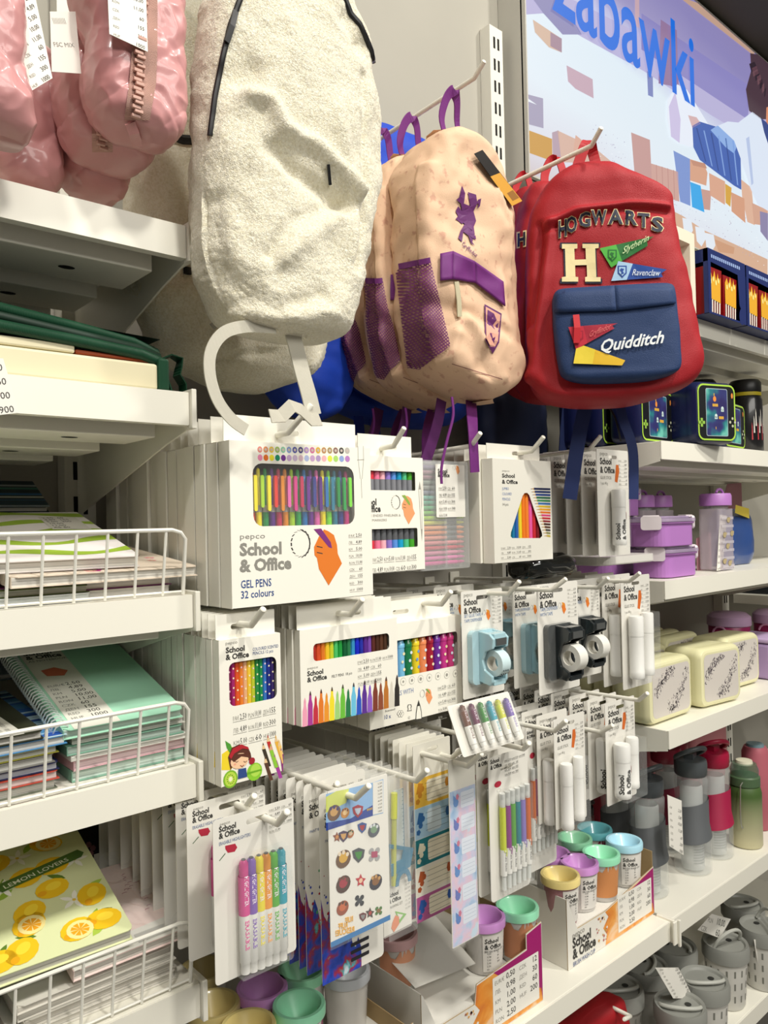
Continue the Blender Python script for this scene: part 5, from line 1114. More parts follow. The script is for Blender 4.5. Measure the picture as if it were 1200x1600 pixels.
def spoly(fr, b, pts, off, m, mb, fall=0):
    """flat print of any outline laid on the bag, finely cut so that it follows the cloth"""
    bm = bmesh.new(); tr = tessellate_polygon([[Vector((p[0], p[1], 0)) for p in pts]]); V_ = [bm.verts.new((p[0], p[1], 0)) for p in pts]
    for t in tr:
        try: bm.faces.new([V_[i] for i in t])
        except ValueError: pass
    for _ in range(4):
        es = [e for e in bm.edges if e.calc_length() > 14]
        if not es: break
        bmesh.ops.subdivide_edges(bm, edges=es, cuts=1, use_grid_fill=False); bmesh.ops.triangulate(bm, faces=bm.faces[:])
    bm.verts.index_update(); vs_ = [fr.hit(b, v.co.x, v.co.y, off, fall) for v in bm.verts]
    fs = []
    for f_ in bm.faces:
        a, c, d = [v.co for v in f_.verts][:3]; cr = (c.x-a.x)*(d.y-a.y)-(c.y-a.y)*(d.x-a.x); ix = [v.index for v in f_.verts]; fs.append(tuple(ix) if cr < 0 else tuple(reversed(ix)))
    bm.free(); mb.add(vs_, fs, m)
def stext(fr, b, s, p0, p1, cap, m, mb, bold=0, off=.0022, shear=0, up=None, fall=0, arc=0):
    vs_, fs, w_ = text_geo(s, bold, 2, shear); w_ = text_geo(s, 0, 2, shear)[2]; dx, dy = (p1[0]-p0[0])/w_, (p1[1]-p0[1])/w_; ux, uy = up or (0, -cap/.72); out = []
    for a, c in vs_:
        bend = -arc*4*(a/w_)*(1-a/w_); out.append(fr.hit(b, p0[0]+dx*a+ux*c, p0[1]+dy*a+uy*c+bend, off, fall))
    mb.add(out, [tuple(f_) for f_ in fs], m)
def strap(fr, pts, w, y, m, name, parent, th=.0016, wd=(1, 0, 0)):
    P = [fr.q(p[0], p[1], p[2] if len(p) > 2 else y) for p in pts]; mb = MB()
    # smooth the centre line
    Q = []
    for i in range(len(P)-1):
        a, b_, c, d = P[max(i-1, 0)], P[i], P[i+1], P[min(i+2, len(P)-1)]
        for k in range(5):
            t = k/5; Q.append(0.5*((2*b_)+(c-a)*t+(2*a-5*b_+4*c-d)*t*t+(3*b_-a-3*c+d)*t**3))
    Q.append(P[-1]); mb.ribbon(Q, w, th, m, wd); return mb.build(name, parent)
# ---- white fleece backpacks ---------------------------------------------------------------
def fleece():
    mm = bpy.data.materials.new('fleece'); mm.use_nodes = True; nt = mm.node_tree; b = nt.nodes['Principled BSDF']; b.inputs['Roughness'].default_value = .95; b.inputs['Sheen Weight'].default_value = .5; b.inputs['Specular IOR Level'].default_value = .15
    tc = nt.nodes.new('ShaderNodeTexCoord'); v = nt.nodes.new('ShaderNodeTexVoronoi'); v.inputs['Scale'].default_value = 260; n = nt.nodes.new('ShaderNodeTexNoise'); n.inputs['Scale'].default_value = 340; n.inputs['Detail'].default_value = 5
    n2 = nt.nodes.new('ShaderNodeTexNoise'); n2.inputs['Scale'].default_value = 420; n2.inputs['Distortion'].default_value = 1.0
    nt.links.new(tc.outputs['Object'], n.inputs['Vector']); nt.links.new(tc.outputs['Object'], n2.inputs['Vector']); mx = nt.nodes.new('ShaderNodeMix'); mx.data_type = 'VECTOR'; mx.inputs[0].default_value = .012
    nt.links.new(tc.outputs['Object'], mx.inputs[4]); nt.links.new(n2.outputs['Color'], mx.inputs[5]); nt.links.new(mx.outputs[1], v.inputs['Vector'])
    a = nt.nodes.new('ShaderNodeMath'); a.operation = 'MULTIPLY_ADD'; nt.links.new(v.outputs['Distance'], a.inputs[0]); a.inputs[1].default_value = -.8; nt.links.new(n.outputs['Fac'], a.inputs[2])
    bp = nt.nodes.new('ShaderNodeBump'); bp.inputs['Strength'].default_value = .9; bp.inputs['Distance'].default_value = .0016; nt.links.new(a.outputs[0], bp.inputs['Height']); nt.links.new(bp.outputs['Normal'], b.inputs['Normal'])
    r = nt.nodes.new('ShaderNodeValToRGB'); r.color_ramp.elements[0].position = .25; r.color_ramp.elements[1].position = .6; r.color_ramp.elements[0].color = rgb('#e2d8b8'); r.color_ramp.elements[1].color = rgb('#f7f1dc')
    nt.links.new(n.outputs['Fac'], r.inputs[0]); nt.links.new(r.outputs[0], b.inputs['Base Color']); return mm
FL = fleece(); ZIP = mat('#17171a', .45)
fr = Fr((.50, .74, 1.5)); t = thing('fleece_backpack', 'large white fleece backpack with black zips, hanging in front of everything', 'backpack', tuple(fr.o if hasattr(fr, 'o') else fr.O))
rows = [(-330, 400, 500), (-290, 372, 520), (-200, 352, 540), (-60, 345, 552), (0, 338, 558), (50, 326, 580), (110, 316, 592), (200, 306, 596), (300, 302, 590), (390, 304, 574), (440, 309, 562), (480, 324, 549), (505, 338, 544), (522, 358, 530), (532, 390, 502)]
def xz(u, v, y=-.05): p = fr.q(u, v, y); return (p.x, p.z)
RG = [([xz(392, 145), xz(420, 160), xz(440, 205), xz(490, 230), xz(530, 268), xz(556, 300)], .013, .010), ([xz(425, 232), xz(455, 262), xz(510, 300), xz(540, 322)], -.013, .012),
      ([xz(420, 400), xz(450, 350), xz(500, 330), xz(540, 318)], -.007, .009), ([xz(440, 405), xz(480, 370), xz(530, 340)], .006, .010), ([xz(312, 345), xz(330, 430), xz(372, 490), xz(440, 512), xz(520, 490), xz(552, 430)], .007, .016), ([xz(345, 300), xz(352, 400), xz(385, 462), xz(440, 480), xz(505, 465)], -.007, .010),
      ([xz(520, 180), xz(555, 300), xz(548, 400)], .006, .009), ([xz(565, 120), xz(572, 300), xz(556, 420)], -.006, .006), ([xz(540, 35), xz(560, 70)], -.009, .014), ([xz(395, 105), xz(380, 120)], -.010, .014)]
mb, bv = body(bag_rows(fr, rows, .005, -.025, -.055, .055), FL, fabric_disp(.007, 16, 2, fine=.0016, fsc=110, ridges=RG), nx=300, sub=34, nexp=3.0)
mb.build('bag_body', t, smooth=True, auto=80)
def zipcurve(name, pts, r, parent, fr, bv, m=ZIP, teeth=True, off=.0005):
    P = []
    for (u0, v0), (u1, v1) in zip(pts, pts[1:]):
        for k in range(5): P.append(fr.hit(bv, u0+(u1-u0)*k/5, v0+(v1-v0)*k/5, off))
    P.append(fr.hit(bv, *pts[-1], off)); q = MB(); q.tube(P, r, m, 8); return q.build(name, parent, smooth=True)
LZ = zipcurve('left_zip', [(378, -8), (360, 40), (348, 90), (336, 150), (328, 212)], .0032, t, fr, bv); zipcurve('right_zip', [(538, -4), (548, 22), (562, 38), (572, 60), (580, 80), (583, 98)], .0036, t, fr, bv)
m = MB(); a = fr.hit(bv, 368, 18, .004); b = fr.hit(bv, 354, 66, .005); m.ribbon([a, (a+b)/2-Vector((0, .002, 0)), b], .006, .003, ZIP); m.build('zip_pull', LZ)
m = MB(); a = fr.hit(bv, 513, 257, .002); b = fr.hit(bv, 516, 289, .003); m.ribbon([a, b], .003, .002, ZIP); m.build('pocket_zip_pull', t)
WB = mat('#e6e1d0', .7, wave=(500, 'Z', .7))
strap(fr, [(430, 512), (385, 510), (350, 520), (330, 548), (328, 585), (340, 625), (362, 655), (385, 672)], .013, -.030, WB, 'left_strap', t)
strap(fr, [(455, 515, -.02), (462, 540, -.02), (472, 580, -.025), (482, 615, -.03), (490, 648, -.032)], .021, -.02, WB, 'right_strap', t)
m = MB(); P = [fr.q(*p) for p in ((422, 650, -.035), (440, 650, -.036), (456, 634, -.038), (470, 640, -.038), (486, 656, -.036), (500, 655, -.034))]; m.ribbon(P, .016, .0015, WB, (0, .35, 1)); m.build('strap_end', t)
# others behind it
fr = Fr((.42, .93, 1.5)); t = thing('fleece_backpack', 'dimmer white fleece backpack hanging behind the large one, above the green case', 'backpack', tuple(fr.O))
rows = [(0, 240, 400), (80, 200, 480), (200, 190, 500), (300, 190, 500), (400, 192, 500), (440, 182, 500), (500, 200, 490), (560, 240, 470), (590, 290, 440), (610, 320, 400)]
fr2 = fr
def xz2(u, v, y=-.06): p = fr2.q(u, v, y); return (p.x, p.z)
RG = [([xz2(190, 420), xz2(290, 425), xz2(400, 430)], -.010, .012), ([xz2(180, 560), xz2(300, 562), xz2(420, 550)], -.007, .006), ([xz2(300, 450), xz2(350, 500), xz2(380, 560)], .008, .02)]
mb, bv = body(bag_rows(fr, rows, .02, .02, -.06, .06), FL, fabric_disp(.010, 13, 5, fine=.002, fsc=190, ridges=RG), nx=200, sub=26); mb.build('bag_body', t, smooth=True, auto=80)
zipcurve('dark_zip', [(268, 212), (285, 218), (300, 219), (312, 217)], .006, t, fr, bv)
m = MB(); a = fr.hit(bv, 293, 423, .003); m.lathe([(.0006, -.004), (.006, -.004), (.006, .004), (.0006, .004)], ZIP, tuple(a), 14, sx=.9, sy=.5); m.build('snap_button', t)
m = MB(); a = fr.hit(bv, 378, 512, .004); m.ribbon([fr.q(330, 505, -.09), fr.q(336, 514, -.09)], .004, .002, mat('#b9b6ac', .4)); m.build('strap_buckle', t)
hook(300, 98, .93, 'grey hook arm between the pink cases and the fleece backpack', 322, 70)

# ---- beige and purple backpacks -----------------------------------------------------------
def speckle():
    mm = mat('#dbb795', .75, bump=.3, bscale=900).copy(); nt = mm.node_tree; b = nt.nodes['Principled BSDF']; tc = nt.nodes.new('ShaderNodeTexCoord'); v = nt.nodes.new('ShaderNodeTexNoise'); v.inputs['Scale'].default_value = 70; v.inputs['Detail'].default_value = 3
    r = nt.nodes.new('ShaderNodeValToRGB'); r.color_ramp.elements[0].position = .60; r.color_ramp.elements[1].position = .68; r.color_ramp.elements[0].color = rgb('#deba9b'); r.color_ramp.elements[1].color = rgb('#c99c84')
    nt.links.new(tc.outputs['Object'], v.inputs['Vector']); nt.links.new(v.outputs['Fac'], r.inputs[0]); nt.links.new(r.outputs[0], b.inputs['Base Color']); return mm
BG = speckle(); PU = mat('#6d2673', .6, bump=.3, bscale=1200); PUD = mat('#57205c', .6)
def meshm():
    mm = mat('#6f2a63', .55).copy(); nt = mm.node_tree; b = nt.nodes['Principled BSDF']; tc = nt.nodes.new('ShaderNodeTexCoord'); mp = nt.nodes.new('ShaderNodeMapping'); mp.inputs['Rotation'].default_value = (0, .78, .4)
    outs = []
    for d_ in ('X', 'Z'):
        w_ = nt.nodes.new('ShaderNodeTexWave'); w_.inputs['Scale'].default_value = 95; w_.bands_direction = d_; nt.links.new(mp.outputs[0], w_.inputs['Vector']); outs.append(w_)
    nt.links.new(tc.outputs['Object'], mp.inputs[0]); mx = nt.nodes.new('ShaderNodeMath'); mx.operation = 'MAXIMUM'; nt.links.new(outs[0].outputs['Fac'], mx.inputs[0]); nt.links.new(outs[1].outputs['Fac'], mx.inputs[1])
    g = nt.nodes.new('ShaderNodeMath'); g.operation = 'GREATER_THAN'; g.inputs[1].default_value = .62; nt.links.new(mx.outputs[0], g.inputs[0]); nt.links.new(g.outputs[0], b.inputs['Alpha']); return mm
MESH = meshm()
fr = Fr((.84, .80, 1.5)); t = thing('beige_backpack', 'beige backpack with a purple lion print and purple flap, front of its hook', 'backpack', tuple(fr.O), group='beige backpacks')
rows = [(212, 668, 700), (217, 650, 722), (238, 630, 758), (275, 614, 786), (330, 608, 800), (400, 610, 806), (480, 612, 810), (540, 620, 813), (580, 634, 808), (605, 668, 795), (622, 700, 780), (630, 735, 765)]
def xz3(u, v, y=-.055): p = fr.q(u, v, y); return (p.x, p.z)
RG = [([xz3(688, 250), xz3(684, 350), xz3(688, 470), xz3(706, 600)], .008, .006), ([xz3(660, 260), xz3(640, 330), xz3(632, 390)], .010, .008), ([xz3(672, 280), xz3(655, 360), xz3(650, 400)], -.010, .007), ([xz3(770, 280), xz3(795, 350), xz3(804, 430)], .005, .004),
      ([xz3(690, 470), xz3(745, 490), xz3(795, 520)], -.006, .010), ([xz3(735, 500), xz3(765, 560), xz3(785, 590)], .010, .008), ([xz3(720, 520), xz3(705, 590)], .006, .008), ([xz3(712, 590), xz3(790, 600)], .006, .010), ([xz3(640, 250), xz3(618, 330)], -.008, .006)]
mb, bv = body(bag_rows(fr, rows, .045, -.03, -.055, .065), BG, fabric_disp(.009, 17, 9, ridges=RG), nx=160, sub=20, nexp=4); mb.build('bag_body', t, smooth=True, auto=80)
m = MB(); patch(fr, bv, [(630, 412), (672, 404), (704, 540), (655, 578)], 14, 20, .006, MESH, m); patch(fr, bv, [(618, 425), (632, 412), (657, 578), (636, 575)], 5, 20, .006, MESH, m); m.build('mesh_side_pocket', t, smooth=True)
m = MB(); patch(fr, bv, [(622, 412), (672, 402), (673, 411), (623, 421)], 14, 2, .008, PU, m); m.build('pocket_hem', t, smooth=True)
m = MB(); patch(fr, bv, [(688, 396), (708, 392), (708, 436), (688, 438)], 5, 8, .007, PU, m); patch(fr, bv, [(708, 392), (742, 408), (744, 442), (708, 436)], 8, 8, .0075, PU, m); patch(fr, bv, [(742, 408), (787, 440), (790, 478), (744, 442)], 10, 8, .0075, PU, m)
o = m.build('purple_flap', t, smooth=True); s_ = o.modifiers.new('thick', 'SOLIDIFY'); s_.thickness = .002
# rampant lion print
m = MB(); LP = mat('#5e2462', .6)
for pts in ([(722, 290), (727, 302), (725, 318), (735, 322), (731, 300), (744, 304), (746, 318), (740, 330), (744, 345), (738, 360), (728, 352), (718, 342), (712, 330), (716, 322), (722, 330), (720, 318), (713, 312), (718, 308)],
            [(718, 335), (727, 345), (722, 350), (712, 342)], [(726, 350), (740, 352), (742, 366), (738, 378), (742, 384), (736, 380), (732, 368), (724, 362), (722, 378), (716, 372), (720, 360)], [(742, 330), (750, 322), (752, 310), (747, 312), (744, 318), (748, 318), (746, 326)], [(728, 345), (733, 338), (742, 345), (740, 356), (730, 360)], [(732, 366), (743, 368), (744, 374), (738, 372)]):
    spoly(fr, bv, pts, .0024, LP, m)
stext(fr, bv, 'Gryffindor', (722, 384), (746, 404), 9, LP, m, .005, shear=.35); m.build('printed_lion', t)
m = MB(); spoly(fr, bv, [(757, 475), (784, 490), (780, 535), (770, 553), (758, 530)], .0030, LP, m); spoly(fr, bv, [(759, 479), (782, 492), (778, 533), (770, 549), (760, 528)], .0036, mat('#cf9a86', .6), m)
for pts in ([(762, 484), (772, 490), (776, 500), (770, 508), (775, 518), (770, 530), (764, 522), (766, 510), (761, 500)], [(760, 505), (764, 503), (766, 512), (761, 520)], [(774, 508), (779, 504), (777, 515)], [(768, 530), (774, 526), (771, 542)]): spoly(fr, bv, pts, .0042, LP, m)
m.build('shield_patch', t)
BS = mat('#d8cfae', .8, wave=(500, 'Z', .6)); m = MB(); m.ribbon([fr.hit(bv, 713, 440, .003), fr.hit(bv, 717, 470, .004), fr.hit(bv, 718, 495, .005)], .009, .0018, BS); m.build('flap_strap', t)
m = MB(); patch(fr, bv, [(706, 568), (785, 592), (785, 593.4), (706, 569.2)], 12, 1, .0025, mat('#7a4a4a', .7), m); m.build('pocket_seam', t)
strap(fr, [(697, 215, -.01), (690, 185, -.01), (697, 155, -.01), (708, 142, -.01), (714, 158, .0), (714, 190, .01), (717, 212, .01)], .016, 0, PU, 'top_handle', t, wd=(1, .3, 0))
strap(fr, [(735, 615, .03), (738, 660, -.02), (740, 700, -.03), (742, 738, -.03)], .019, .045, PU, 'lower_strap', t); strap(fr, [(706, 620), (708, 650), (698, 690), (690, 730), (690, 756)], .004, -.03, PU, 'zip_cord', t); strap(fr, [(690, 625), (684, 660), (672, 700), (664, 722)], .020, .03, PUD, 'lower_strap', t)
a = t
l = fr.O; b2 = dup(a, (l.x-.004, l.y+.085, l.z-.004), .04, 'second beige backpack, its purple mesh pocket showing left of the front one', skip=('shield_patch', 'printed_lion', 'flap_strap')); b2.scale.y = .6
b3 = dup(a, (l.x-.006, l.y+.155, l.z+.004), -.03, 'rearmost beige backpack, mostly hidden behind two beige ones', skip=('shield_patch', 'printed_lion', 'flap_strap', 'purple_flap')); b3.scale.y = .55
o = hook(741, 122, .775, 'long white hook carrying the beige backpacks', 757, 95)
m = tag_card('brand_tag', 'black and amber paper tag hanging at the right shoulder of the beige backpack', [(800, 322), (816, 314), (754, 234), (741, 240)], .74, None, [' '])
mm_ = m.children[0].data; mm_.materials[0] = mat('#1a1614', .4)
f = Face(.7398, (0, 0, 1), 800, 322); f.pl([(800, 322), (816, 314), (781, 270), (766, 276)], '#c8912c'); f.pl([(801, 314), (811, 309), (801, 297), (792, 302)], '#8a5c1a', 2); f.build('tag_print', m)

# ---- blue backpacks behind ----------------------------------------------------------------
BL = mat('#1640b4', .6, bump=.3, bscale=900)
fr = Fr((.74, 1.075, 1.5)); t = thing('blue_backpack', 'bright blue backpack hanging behind the beige ones, nearer one', 'backpack', tuple(fr.O), group='blue backpacks')
rows = [(200, 560, 640), (225, 530, 690), (300, 500, 720), (400, 490, 730), (480, 488, 730), (560, 492, 730), (610, 500, 728), (640, 520, 715), (660, 560, 690), (668, 590, 660)]
def xz4(u, v, y=-.055): p = fr.q(u, v, y); return (p.x, p.z)
mb, bv = body(bag_rows(fr, rows, .0, 0, -.05, .05), BL, fabric_disp(.010, 14, 3, ridges=[([xz4(560, 500), xz4(530, 560), xz4(620, 640)], .010, .01), ([xz4(540, 500), xz4(560, 600), xz4(640, 650)], -.01, .01)]), nx=120, sub=14); mb.build('bag_body', t, smooth=True, auto=80)
strap(fr, [(596, 240), (594, 222), (600, 212), (606, 222), (612, 242)], .016, 0, mat('#1035a0', .6), 'top_handle', t)
for i, (u, v, l) in enumerate(((560, 650, 56), (585, 655, 50))): strap(fr, [(u, v), (u+2, v+l*.5), (u+4, v+l)], .022, -.03, mat('#0e2f9a', .6), 'lower_strap', t)
fr = Fr((.58, 1.0, 1.5)); t = thing('blue_backpack', 'folded blue backpack corner directly under the large fleece backpack', 'backpack', tuple(fr.O), group='blue backpacks')
rows = [(440, 440, 520), (470, 424, 545), (530, 412, 550), (570, 406, 548), (610, 420, 540), (640, 440, 520), (655, 460, 500)]
mb, bv = body(bag_rows(fr, rows, 0, 0, -.04, .04), BL, fabric_disp(.012, 18, 6), nx=90, sub=12); mb.build('bag_body', t, smooth=True, auto=80)

# ---- red backpacks ------------------------------------------------------------------------
RD = mat('#a0141f', .62, bump=.35, bscale=800); RD2 = mat('#8f121c', .6); NV = mat('#1c3560', .65, bump=.35, bscale=800)
fr = Fr((1.05, .66, 1.5), math.radians(-48)); t = thing('red_backpack', 'red backpack with school crest lettering and a navy front pocket, front of its hook', 'backpack', tuple(fr.O), math.radians(-48), group='red backpacks')
rows = [(264, 905, 940), (272, 880, 960), (295, 850, 1000), (318, 836, 1044), (345, 826, 1052), (400, 820, 1060), (480, 820, 1080), (545, 820, 1096), (575, 822, 1098), (605, 832, 1080), (622, 850, 1040), (632, 880, 1000), (637, 915, 965)]
def xz5(u, v, y=-.05): p = fr.q(u, v, y); return (p.x, p.z)
RG = [([xz5(862, 345), xz5(850, 450), xz5(832, 590)], .006, .006), ([xz5(845, 350), xz5(838, 440), xz5(830, 500)], -.008, .006), ([xz5(850, 350), xz5(900, 328), xz5(980, 318), xz5(1046, 318)], .006, .004), ([xz5(856, 358), xz5(910, 338), xz5(980, 326), xz5(1046, 328)], -.006, .005), ([xz5(835, 585), xz5(875, 620), xz5(960, 628)], .006, .012)]
mb, bv = body(bag_rows(fr, rows, .03, -.01, -.05, .06), RD, fabric_disp(.0045, 14, 4, ridges=RG), nx=150, sub=20, nexp=4); mb.build('bag_body', t, smooth=True, auto=80)
# navy pocket with hood
pr = [(448, 880, 1030), (452, 868, 1048), (466, 863, 1054), (500, 864, 1058), (540, 868, 1061), (575, 874, 1062), (588, 884, 1050), (596, 905, 1020), (599, 930, 990)]
prow = bag_rows(fr, pr, -.055, -.055, -.078, -.034); pm, pb = body(prow, NV, fabric_disp(.0015, 22, 7), nx=80, sub=10, nexp=5); FP = pm.build('front_pocket', t, smooth=True, auto=80)
m = MB(); patch(fr, pb, [(868, 452), (960, 446), (963, 485), (865, 488)], 12, 5, .004, NV, m); patch(fr, pb, [(960, 446), (1050, 450), (1056, 474), (963, 485)], 12, 5, .004, NV, m); o = m.build('pocket_hood', FP, smooth=True); q_ = o.modifiers.new('thick', 'SOLIDIFY'); q_.thickness = .003
CR = mat('#e9d9a4', .6); NK = mat('#1b2036', .6); m = MB()
arc = [(872, 371, .97, 'H', 13, 26, -8), (884, 363, 1, 'O', 17, 24, -5), (904, 354, 1, 'G', 18, 22, -3), (925, 350, 1, 'W', 22, 22, -1), (952, 349, 1, 'A', 20, 22, 0), (976, 350, 1, 'R', 18, 22, 2), (997, 354, 1, 'T', 17, 22, 3), (1018, 360, 1, 'S', 17, 22, 4)]
for (u, v, _, ch, wd, cap, tl) in arc:
    stext(fr, bv, ch, (u, v), (u+wd, v+tl*.4), cap, CR, m, .060, .0022); stext(fr, bv, ch, (u, v), (u+wd, v+tl*.4), cap, NK, m, .030, .0038)
def slabH(u0, v0, u1, v1, M_, off, g=0):
    w_ = u1-u0; h_ = v1-v0; a = .07
    P = [(0, 0), (.40, .0), (.40, .12), (.32, .13), (.33, .42), (.62, .41), (.61, .12), (.53, .11), (.53, 0), (.95, 0), (.95, .11), (.86, .12), (.89, .88), (1, .88), (1.0, 1), (.60, 1), (.60, .88), (.65, .87), (.64, .56), (.34, .57), (.35, .87), (.42, .88), (.42, 1), (.0, 1), (0, .88), (.1, .87), (.08, .13), (0, .13)]
    P = [(u0+p*w_-g*(1 if p < .5 else -1)*0, v0+q*h_) for p, q in P]
    cx, cy = (u0+u1)/2, (v0+v1)/2
    spoly(fr, bv, P, off, M_, m)
slabH(875, 379, 941, 443, NK, .0022); slabH(878, 381, 938.5, 440, CR, .0032)
def flag(P, c1, c2, b, off, mm): 
    tl, tip, tip2, bl = P; s = .30
    A = (tl[0]+(tip[0]-tl[0])*s, tl[1]+(tip[1]-tl[1])*s); B = (bl[0]+(tip2[0]-bl[0])*s, bl[1]+(tip2[1]-bl[1])*s); nt = ((tip[0]+tip2[0])/2-6, (tip[1]+tip2[1])/2)
    spoly(fr, b, [tl, A, B, bl], off, mat(c1, .6), mm); spoly(fr, b, [A, tip, nt, tip2, B], off, mat(c2, .6), mm)
    c = ((tl[0]+A[0]+B[0]+bl[0])/4, (tl[1]+A[1]+B[1]+bl[1])/4); spoly(fr, b, [(c[0]-7, c[1]-9), (c[0]+7, c[1]-9), (c[0]+7, c[1]+3), (c[0], c[1]+10), (c[0]-7, c[1]+3)], off+.0006, mat(c2, .6), mm)
    spoly(fr, b, [(c[0]-5, c[1]-7), (c[0]+5, c[1]-7), (c[0]+5, c[1]+2), (c[0], c[1]+7), (c[0]-5, c[1]+2)], off+.001, mat(c1, .6), mm); spoly(fr, b, [(c[0]-2, c[1]-5), (c[0]+3, c[1]-4), (c[0]+1, c[1]), (c[0]+3, c[1]+3), (c[0]-2, c[1]+5), (c[0]-1, c[1]+1), (c[0]-4, c[1]-2)], off+.0014, mat(c2, .6), mm)
flag([(937, 388), (1022, 369), (1012, 384), (955, 418)], '#4fae3f', '#1d6a2c', bv, .0026, m); stext(fr, bv, 'Slytherin', (972, 397), (1014, 375), 10, mat('#cfe8b0', .6), m, .005, .0044, shear=.4)
flag([(966, 408), (1042, 421), (1036, 433), (955, 439)], '#a9cbe8', '#214a9a', bv, .0034, m); stext(fr, bv, 'Ravenclaw', (987, 430), (1032, 431), 10, mat('#dfe8f2', .6), m, .005, .005, shear=.4)
m.build('front_print', t)
m = MB(); flag([(888, 511), (965, 505), (960, 513), (900, 546)], '#c2273c', '#a41c34', pb, .0026, m); stext(fr, pb, 'Gryffindor', (920, 527), (955, 513), 9, mat('#d86a6a', .6), m, 0, .0044, shear=.4)
spoly(fr, pb, [(900, 545), (912, 540), (977, 563), (972, 571), (896, 568)], .0032, mat('#e4b92a', .6), m); spoly(fr, pb, [(900, 545), (912, 540), (930, 546), (926, 569), (896, 568)], .004, mat('#e8cf3c', .6), m)
stext(fr, pb, 'Quidditch', (936, 550), (1037, 535), 19, mat('#e8ecee', .5), m, .022, .0050, shear=.32); m.build('pocket_print', FP)
m = MB(); m.ribbon([fr.hit(pb, 900, 492, .003), fr.hit(pb, 902, 512, .006), fr.hit(pb, 901, 536, .006)], .009, .002, mat('#c01c28', .6)); m.build('zip_pull', FP)
# handle round the hook
strap(fr, [(897, 280, .02), (904, 255, .02), (915, 226, .02), (922, 222, .03), (926, 238, .045), (934, 266, .05)], .017, .02, mat('#a8101c', .6), 'top_handle', t, wd=(1, .2, 0))
NS = mat('#1e2f62', .65)
strap(fr, [(915, 635, .06), (908, 665, .06), (900, 710, .06), (890, 780, .06)], .023, .06, NS, 'lower_strap', t); strap(fr, [(968, 632, .05), (975, 660, .05), (986, 690, .05), (990, 720, .05), (990, 780, .05)], .015, .05, NS, 'lower_strap', t); strap(fr, [(950, 634, .055), (962, 655, .055), (970, 690, .055)], .003, .05, BLACK, 'zip_cord', t)
# red bags behind
RM = mat('#861019', .62, bump=.3, bscale=800)
def red_behind(O, rz, rows, label, hd, letter=None):
    fr = Fr(O, rz); t = thing('red_backpack', label, 'backpack', tuple(fr.O), rz, group='red backpacks'); mb, bv = body(bag_rows(fr, rows, .02, .0, -.045, .05), RD, fabric_disp(.007, 14, O[1]*9), nx=100, sub=12, nexp=4); mb.build('bag_body', t, smooth=True, auto=80)
    strap(fr, hd, .016, .0, mat('#a8101c', .6), 'top_handle', t, wd=(1, .2, 0))
    if letter: m = MB(); stext(fr, bv, 'H', (807, 386), (821, 383), 22, CR, m, .08, .003); stext(fr, bv, 'H', (808, 385), (820, 382), 20, NK, m, .04, .004); m.build('front_print', t)
    return fr, t
red_behind((1.02, .87, 1.5), math.radians(-30), [(290, 830, 880), (300, 815, 920), (330, 806, 960), (400, 800, 980), (500, 798, 1000), (570, 798, 1000), (600, 806, 990), (625, 825, 960), (632, 850, 920)], 'second red backpack showing at the left edge of the front red one', [(853, 300), (851, 275), (860, 252), (872, 250), (880, 270), (884, 296)], True)
red_behind((1.02, .985, 1.5), math.radians(-20), [(298, 806, 850), (308, 798, 880), (340, 790, 900), (420, 784, 920), (520, 780, 930), (590, 780, 930), (612, 790, 920), (630, 815, 890)], 'rearmost red backpack with its handle near the beige shoulder', [(808, 312), (806, 292), (815, 275), (824, 276), (830, 298)])
hook(924, 228, .645, 'white hook carrying the red backpacks', 940, 199)
# dark navy bag behind below the red ones
fr = Fr((1.12, 1.09, 1.5)); t = thing('navy_backpack', 'dark navy backpack hanging low behind the red and beige ones', 'backpack', tuple(fr.O)); ND = mat('#101a38', .7)
mb, bv = body(bag_rows(fr, [(520, 760, 835), (560, 750, 848), (640, 748, 850), (720, 755, 850), (760, 765, 845), (780, 785, 830)], 0, 0, -.03, .04), ND, fabric_disp(.008, 14, 8), nx=80, sub=12); mb.build('bag_body', t, smooth=True, auto=80)
strap(fr, [(885, 640), (880, 700), (878, 780)], .03, -.08, mat('#14224c', .7), 'lower_strap', t)

